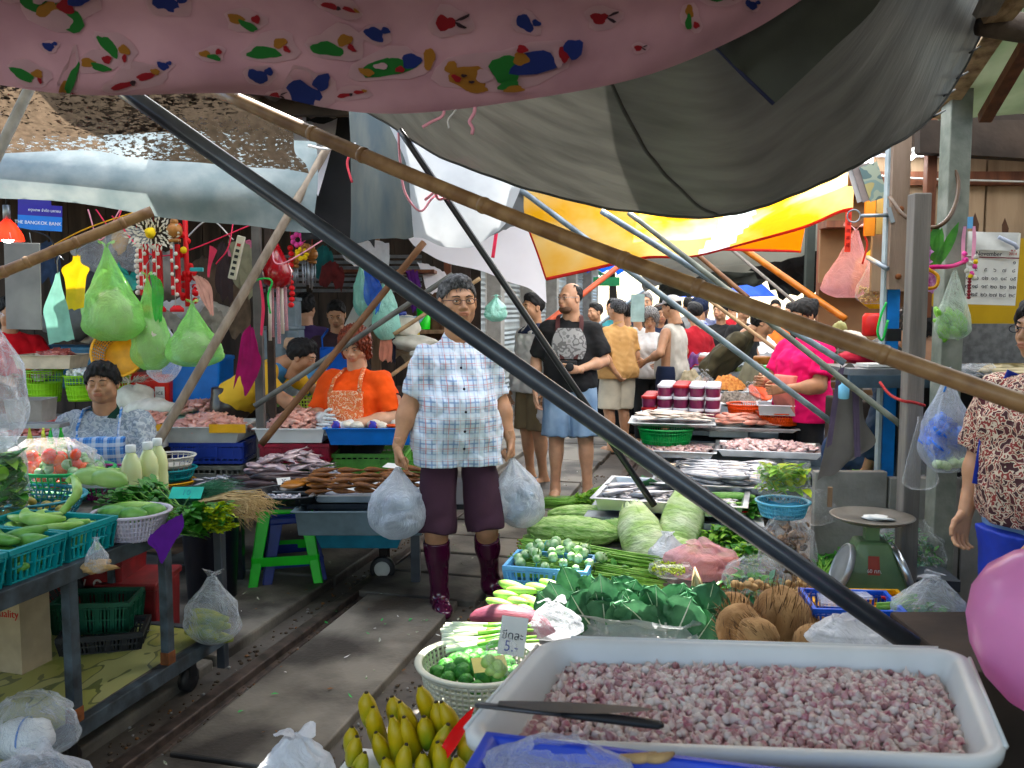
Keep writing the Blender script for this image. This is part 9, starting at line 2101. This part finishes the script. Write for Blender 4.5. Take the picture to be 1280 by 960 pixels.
# --- tan shirt man
m=Person('man in tan shirt and cream shorts seen from behind with a hand on his hip',772,9.4,1.63,face=150,skin='mid',w=1.0,vox=.013,hy=.2,pose=dict(elL=(-.27,-.12,1.10),wrL=(-.15,-.16,.92)),hands=('relax','relax'))
m.shirt(fab('tan_linen',(.50,.29,.12),(.60,.38,.18)),hem=.84,sleeve=.85,off=.025,flare=.03,wr=.014,seed=4,collar=fab('tan_linen',(0,0,0))); m.legs_(fab('cream_cotton',(.60,.55,.45)),to=.98,off=.035,flare=.03,wr=.012); m.hair('short',HAIRD); m.sandals(DARKWOOD)
def crowd(label,px,d,H,face,top,bottom,hair='short',hm=HAIRB,skin='mid',head='man',sleeve=.8,to=1.9,hem=.86,**k):
 p=Person(label,px,d,H,face=face,skin=skin,head=head,vox=.014,**k); p.shirt(top,hem=hem,sleeve=sleeve,off=.02,flare=.015,wr=.012,seed=int(px)); p.legs_(bottom,to=to,off=.015,flare=.01)
 if hair: p.hair(hair,hm,head=head)
 return p
crowd('person in white top and black trousers just right of the tan shirt',797,10.0,1.58,165,WHC,BLKC,head='woman')
crowd('older woman with short grey curls in a white tee looking down',812,9.7,1.53,10,WHC,BLKC,hair='curly',hm=HAIRG,head='woman',hp=-.35,bust=.7)
m=Person('man in grey tank top and pale cap standing with his back turned',840,9.1,1.66,face=128,skin='tan',vox=.013,hp=-.2,pose=dict(elL=(-.30,-.02,1.12),wrL=(-.20,.22,1.02),elR=(.28,0,1.12),wrR=(.2,.2,1.0)))
m.shirt(fab('grey_jersey',(.50,.47,.42)),hem=.84,sleeve=0,off=.018,flare=.02,wr=.010); m.legs_(NAVC,to=1.0,off=.03,flare=.03); m.hair('short',HAIRB)
sd=SDF((-.12,-.14,-.02),(.12,.22,.16),.006); sd.ell((0,-.018,.040),(.092,.108,.092),.01); sd.plane((0,0,-1),(0,0,.045)); sd.ell((0,.11,.052),(.06,.07,.010),.01); mb=MB(); addnet(mb,sd); mk('cap',mb,fab('pale_cap',(.55,.52,.48)),m.root,M=m.HM)
crowd('tall grey haired man at the back of the group',806,10.7,1.73,15,NAVC,BLKC,hm=HAIRG)
crowd('dark haired person behind the older woman, head turned away',782,10.3,1.60,140,fab('olive_cotton',(.07,.08,.05)),BLKC,hair='full')
crowd('long haired woman looking over the older woman shoulder',824,10.3,1.58,-5,NAVC,BLKC,hair='long',head='woman')
crowd('person in red T-shirt right of the tank top man',868,9.8,1.60,150,fab('red_cotton',(.35,.02,.03)),BLKC)
crowd('person in blue checked shirt and navy cap beyond the red T-shirt',874,11.0,1.66,120,plaid('blue_check',(.10,.14,.45),(.45,.50,.75),(.05,.05,.2),fx=18),BLKC,hair='full',hm=NAVC)
crowd('man in olive jacket bending over the far table goods',893,8.7,1.72,-62,fab('olive_jacket',(.065,.055,.03)),BLKC,hair='full',lean=.75,sleeve=1.8,hands=('half','half'))
for i,(px,d,H,fc,c,lb,hr_) in enumerate(((900,10.6,1.62,40,BLKC,'person in black hood leaning beside the far table','full'),(927,10.4,1.64,-30,BLKC,'second person in black hood at far table','full'),(745,11.2,1.6,60,BLKC,'dark dressed person near the shopfront','short'),(765,12.0,1.66,10,fab('teal_cotton',(.05,.20,.22)),'person in teal shirt far back near shopfront','short'),(950,12.8,1.6,0,WHC,'far shopper in white beyond the goods heaps','short'),(968,13.5,1.66,20,fab('pale_blue_cotton',(.25,.35,.5)),'far shopper in pale blue','short'),(990,12.0,1.6,80,BLKC,'far dark figure behind the woman in pink','full'),(915,14.5,1.64,160,fab('red_cotton',(0,0,0)),'far shopper in red deep in the crowd','short'),(860,13.5,1.7,175,fab('grey_cotton',(.2,.2,.2)),'far shopper in grey deep in the crowd','short'),(835,12.4,1.68,170,BLKC,'black dressed shopper deep in the crowd','full'),(880,16.5,1.62,10,WHC,'distant shopper in white under the blue umbrella','short'))):
 crowd(lb,px,d,H,fc,c,BLKC,hair=hr_)
# --- woman in pink
m=Person('woman in bright pink T-shirt and salmon apron working at the fish table',1004,6.25,1.60,face=66,skin='tan',w=1.12,belly=.7,bust=.9,armw=1.2,head='woman',vox=.0105,hp=-.25,pose=dict(elR=(.25,.10,1.08),wrR=(.12,.32,1.10),elL=(-.25,.08,1.08),wrL=(-.13,.30,1.06)),hands=('half','half'))
m.shirt(fab('hot_pink_cotton',(.72,.03,.16)),hem=.80,sleeve=.72,off=.020,flare=.02,wr=.010,seed=12,armoff=.028); m.legs_(BLKC,to=1.9,off=.015); m.hair('bun',HAIRB,head='woman')
m.shell('apron',fab('salmon_apron',(.72,.28,.24)),off=.045,zr=(.75,1.15),xr=(-.11,.11),yr=(.05,0))
# --- seated woman with blue apron
SIT=dict(knR=(.13,.40,.90),knL=(-.13,.40,.90),anR=(.13,.42,.53),anL=(-.13,.42,.53))
m=Person('seated woman with closed eyes in grey patterned blouse and blue apron',134,4.95,1.60,face=-8,skin='tan',w=1.12,bust=.9,head='wide_shut',vox=.0085,z0=-.365,hs=.98,armw=1.2,
  pose=dict(SIT,elR=(.26,.08,1.10),wrR=(.04,.30,1.06),elL=(-.26,.12,1.10),wrL=(-.10,.34,1.06)),hands=('relax','relax'),hr=.04)
PAT=blotch('grey_patterned',[(.34,.38,.42),(.22,.26,.31),(.40,.44,.47),(.27,.31,.36)],scale=26,thr=(.42,.50,.60))
m.shirt(PAT,hem=.92,sleeve=.92,off=.018,flare=.03,wr=.016,seed=15,collar=fab('dark_green_collar',(.01,.05,.035)),vneck=.03,armoff=.034); m.hair('full',HAIRB,head='wide'); m.legs_(NAVC,to=1.8,off=.015,top=1.0)
BAP=plaid('blue_apron_check',(.08,.24,.58),(.25,.45,.75),(.03,.10,.35),fx=30); m.shell('apron',BAP,off=.055,zr=(.95,1.29),xr=(-.15,.15),yr=(.03,0));
for s in (-1,1):
 mb=MB(); mb.tube([(s*.11,.155,1.22),(s*.115,.13,1.34),(s*.105,.04,1.435),(s*.09,-.03,1.44)],[.014]*4,8,sq=.4); mk('apron_strap',mb,BAP,m.root)
# --- woman in orange
m=Person('woman with reddish curly hair in orange shirt and white gloves behind the counter',446,6.0,1.60,face=14,skin='fair',w=1.16,bust=1.1,belly=1.0,armw=1.35,head='wide',vox=.009,z0=-.20,hp=-.38,
  pose=dict(knR=(.13,.2,.74),knL=(-.13,.2,.74),anR=(.13,.08,.29),anL=(-.13,.08,.29),elR=(.28,.08,1.09),wrR=(.10,.34,1.10),elL=(-.30,.06,1.08),wrL=(-.06,.36,1.05)),hands=('relax','relax'),hy=.1)
m.shirt(fab('orange_cotton',(.78,.12,.02)),hem=.90,sleeve=.88,off=.018,flare=.01,wr=.010,seed=16,armoff=.022); m.hair('curly',HAIRR,head='wide')
m.shell('apron',blotch('orange_flowered',[(.70,.16,.04),(.80,.55,.35),(.72,.14,.03),(.70,.25,.08)],scale=40,thr=(.40,.47,.62)),off=.050,zr=(.9,1.28),xr=(-.13,.13),yr=(.03,0)); OW=m; m.legs_(BLKC,to=1.8,off=.015,top=1.0)
for s in (-1,1): mb=MB(); mb.tube([(s*.11,.20,1.27),(s*.10,.15,1.36),(s*.07,.02,1.43)],[.016]*3,8,sq=.4); mk('apron_strap',mb,mat('orange_flowered',(0,0,0)),m.root)
for q in 'RL':
 mb=MB(); dr=m.J['wr'+q]-m.J['el'+q]; put(mb,hand_mb('relax',q=='L'),basis(dr,V((1 if q=='R' else -1,-.1,0)),m.J['wr'+q],1.10),0); w_=m.J['wr'+q]; mb.tube([w_-dr.normalized()*.07,w_+dr.normalized()*.02],[.046,.036],14); mk('glove',mb,PLW,m.root)
mb=MB(); pts=[(.045*math.cos(i/16*2*PI)*(1+.2*math.sin(i/16*2*PI)),0,.055*math.sin(i/16*2*PI)) for i in range(17)]; mb.tube(pts,.006,5,cap=False); mb.mi=1; mb.add([(x,0,z) for x,y,z in pts[:-1]],[tuple(range(16))]); mk('sleeve_patch',mb,[BLKC,mat('skin_patch',(.75,.5,.38))],m.root,M=M4((-.33,.045,1.20),-.25,.1))
# --- others at left
m=Person('man in purple T-shirt seen from behind near the grey boxes',384,7.9,1.66,face=165,skin='mid',w=1.06,vox=.012,hy=-.5); m.shirt(fab('purple_cotton',(.055,.03,.10)),hem=.85,sleeve=.8,off=.02,seed=21); m.hair('full',HAIRB); m.legs_(BLKC,to=1.9,off=.015)
m=Person('young man in blue apron over brown shirt looking down',422,7.55,1.60,face=-4,skin='mid',vox=.012,hp=-.40); m.shirt(fab('dark_brown_cotton',(.05,.03,.035)),hem=.85,sleeve=1.4,off=.02,seed=22,collar=fab('dark_brown_cotton',(0,0,0))); m.shell('apron',fab('bright_blue_cotton',(.03,.14,.55)),off=.04,zr=(.6,1.30),xr=(-.14,.14),yr=(.02,0),legs=.7); m.hair('short',HAIRB); m.legs_(BLKC,to=1.9,off=.015)
for s in (-1,1):
 mb=MB(); mb.tube([(s*.11,.14,1.28),(s*.12,.10,1.38),(s*.08,.0,1.45)],[.018]*3,8,sq=.4); mk('apron_strap',mb,fab('bright_blue_cotton',(0,0,0)),m.root)
m=Person('person in yellow and blue striped shirt and dark leather apron bending over the counter',292,6.35,1.62,face=-78,skin='tan',w=1.1,vox=.011,lean=1.0,pose=dict(elL=(-.18,.62,.98),wrL=(-.05,.78,.86),elR=(.22,.5,.98),wrR=(.2,.68,.86)),hp=-.3,hands=('half','half'))
m.shirt(blotch('yellow_blue_stripe',[(.72,.42,.02),(.72,.42,.02),(.05,.22,.45),(.72,.42,.02)],scale=3.2,thr=(.45,.50,.54),stretch=(1,.3,.1)),hem=.95,sleeve=.8,off=.02,seed=23); m.hair('full',HAIRB); m.legs_(mat('dark_leather',(.035,.025,.02),rough=.35,bump=.5,bscale=14,bdist=.01,coat=.2),to=1.5,off=.035,top=1.04,wr=.014)
m=Person('person in red T-shirt and brown apron at the far left with a white glove',16,6.9,1.62,face=-42,skin='tan',vox=.011,w=1.05,pose=dict(elL=(-.26,.10,1.12),wrL=(-.16,.34,1.10),elR=(.25,.05,1.1),wrR=(.12,.34,1.06)),hands=('half','half'))
m.shirt(fab('scarlet_cotton',(.55,.015,.03)),hem=.85,sleeve=.85,off=.02,seed=24,armoff=.03); m.hair('full',HAIRB); m.shell('apron',mat('brown_rubber_apron',(.20,.07,.04),rough=.4),off=.045,zr=(.4,1.05),xr=(-.2,.2),yr=(-.02,0),legs=.9); m.legs_(BLKC,to=1.9,off=.015)
mb=MB(); dr=m.J['wrL']-m.J['elL']; put(mb,hand_mb('half',True),basis(dr,V((-1,-.1,0)),m.J['wrL'],1.12),0); mb.tube([m.J['wrL']-dr.normalized()*.06,m.J['wrL']+dr.normalized()*.02],[.042,.036],14); mk('glove',mb,PLW,m.root)
# --- right side
m=Person('man in navy jacket with white letters on the shoulder sitting with his back turned',1143,4.75,1.70,face=155,skin='tan',w=1.12,vox=.0095,z0=-.16,pose=dict(SIT,anR=(.13,.42,.30),anL=(-.13,.42,.30)),hy=.25,hp=-.25)
m.shirt(fab('navy_jacket',(.015,.035,.07)),hem=.80,sleeve=1.75,off=.035,flare=.01,wr=.014,seed=25,armoff=.035); m.hair('full',HAIRB); m.legs_(fab('jeans_blue',(.02,.05,.13)),to=1.9,off=.02,top=1.0)
lettering('YN.SPORT',.055,PAPER,Matrix.Translation((.085,-.165,1.31))@Euler((PI/2-.15,0,0)).to_matrix().to_4x4(),m.root,'back_lettering')
m=Person('woman in leopard print blouse and blue apron standing at the right edge',1300,3.05,1.58,face=72,skin='mid',w=1.15,bust=.9,belly=.5,armw=1.15,head='woman',vox=.008,
  pose=dict(elL=(-.27,.02,1.09),wrL=(-.20,.18,.90),elR=(.27,0,1.09),wrR=(.24,.1,.86)),hands=('relax','relax'),hdir=(None,(.02,.25,-1)),hy=.0)
LEO=blotch('leopard_print',[(.10,.02,.025),(.62,.50,.38),(.26,.035,.03),(.62,.50,.38),(.06,.015,.02)],scale=36,thr=(.40,.47,.545,.60))
m.shirt(LEO,hem=.86,sleeve=.95,off=.020,flare=.02,wr=.012,seed=26,armoff=.038); m.legs_(DENIM,to=1.9,off=.02,top=1.0); m.hair('bob',HAIRB,head='woman'); m.glasses(INK)
m.shell('apron',mat('cobalt_apron',(.02,.05,.38),rough=.6,var=.15),off=.036,zr=(.40,.84),xr=(-.10,.16),yr=(.06,0),legs=.9)
for s in (-1,1):
 mb=MB(); mb.tube([(s*.13,.17,1.0),(s*.15,.12,1.2),(s*.14,.02,1.42),(s*.12,-.10,1.38),(-s*.02,-.15,1.1)],[.018]*5,8,sq=.35); mk('apron_strap',mb,mat('cobalt_apron',(0,0,0)),m.root)
e,w_=m.J['elL'],m.J['wrL']; q=e.lerp(w_,.90); mb=MB(); fr=frame(q,w_); mb.tube([fr@V((.034*math.cos(i/20*2*PI),.034*math.sin(i/20*2*PI),.006*math.sin(i))) for i in range(21)],.0035,6,cap=False); mk('bracelet',mb,mat('gold',(.75,.45,.10),rough=.25,metal=.9),m.root)
# ---------------------------------------------------------------- camera, light
cd=bpy.data.cameras.new('camera'); cam=bpy.data.objects.new('camera',cd); COL.objects.link(cam)
cd.sensor_width=36; cd.lens=36*F/1280; cd.clip_start=.05; cd.clip_end=500
mm=Matrix((RT,UP,-FW)).transposed().to_4x4(); mm.translation=CAM; cam.matrix_world=mm; sc.camera=cam
cd.dof.use_dof=True; cd.dof.focus_distance=4.4; cd.dof.aperture_fstop=9
wd=bpy.data.worlds.new('World'); sc.world=wd; wd.use_nodes=True
nt=wd.node_tree; sky=nt.nodes.new('ShaderNodeTexSky'); sky.sky_type='NISHITA'; sky.sun_disc=False
SUN_EL=R(58); SUN_AZ=R(SUNAZ)
sky.sun_elevation=SUN_EL; sky.sun_rotation=SUN_AZ; sky.air_density=1.3; sky.dust_density=1.0
bg=nt.nodes['Background']; nt.links.new(sky.outputs[0],bg.inputs[0]); bg.inputs[1].default_value=.11
sd_=bpy.data.lights.new('sun','SUN'); sd_.energy=5.0; sd_.angle=R(.5); sd_.color=(1,.95,.87)
so=bpy.data.objects.new('sun',sd_); COL.objects.link(so)
dv=V((math.sin(SUN_AZ)*math.cos(SUN_EL),math.cos(SUN_AZ)*math.cos(SUN_EL),math.sin(SUN_EL)))
so.rotation_euler=dv.to_track_quat('Z','Y').to_euler(); so.location=(0,0,20)
vs=sc.view_settings; vs.view_transform='Standard'; vs.look='None'; vs.gamma=1; vs.use_curve_mapping=False; vs.exposure=EXPOSURE
sc.cycles.use_denoising=True; sc.cycles.max_bounces=6; sc.cycles.transparent_max_bounces=12; sc.cycles.diffuse_bounces=4; sc.cycles.glossy_bounces=2; sc.cycles.transmission_bounces=3
sc.cycles.sample_clamp_indirect=6; sc.cycles.caustics_reflective=False; sc.cycles.caustics_refractive=False
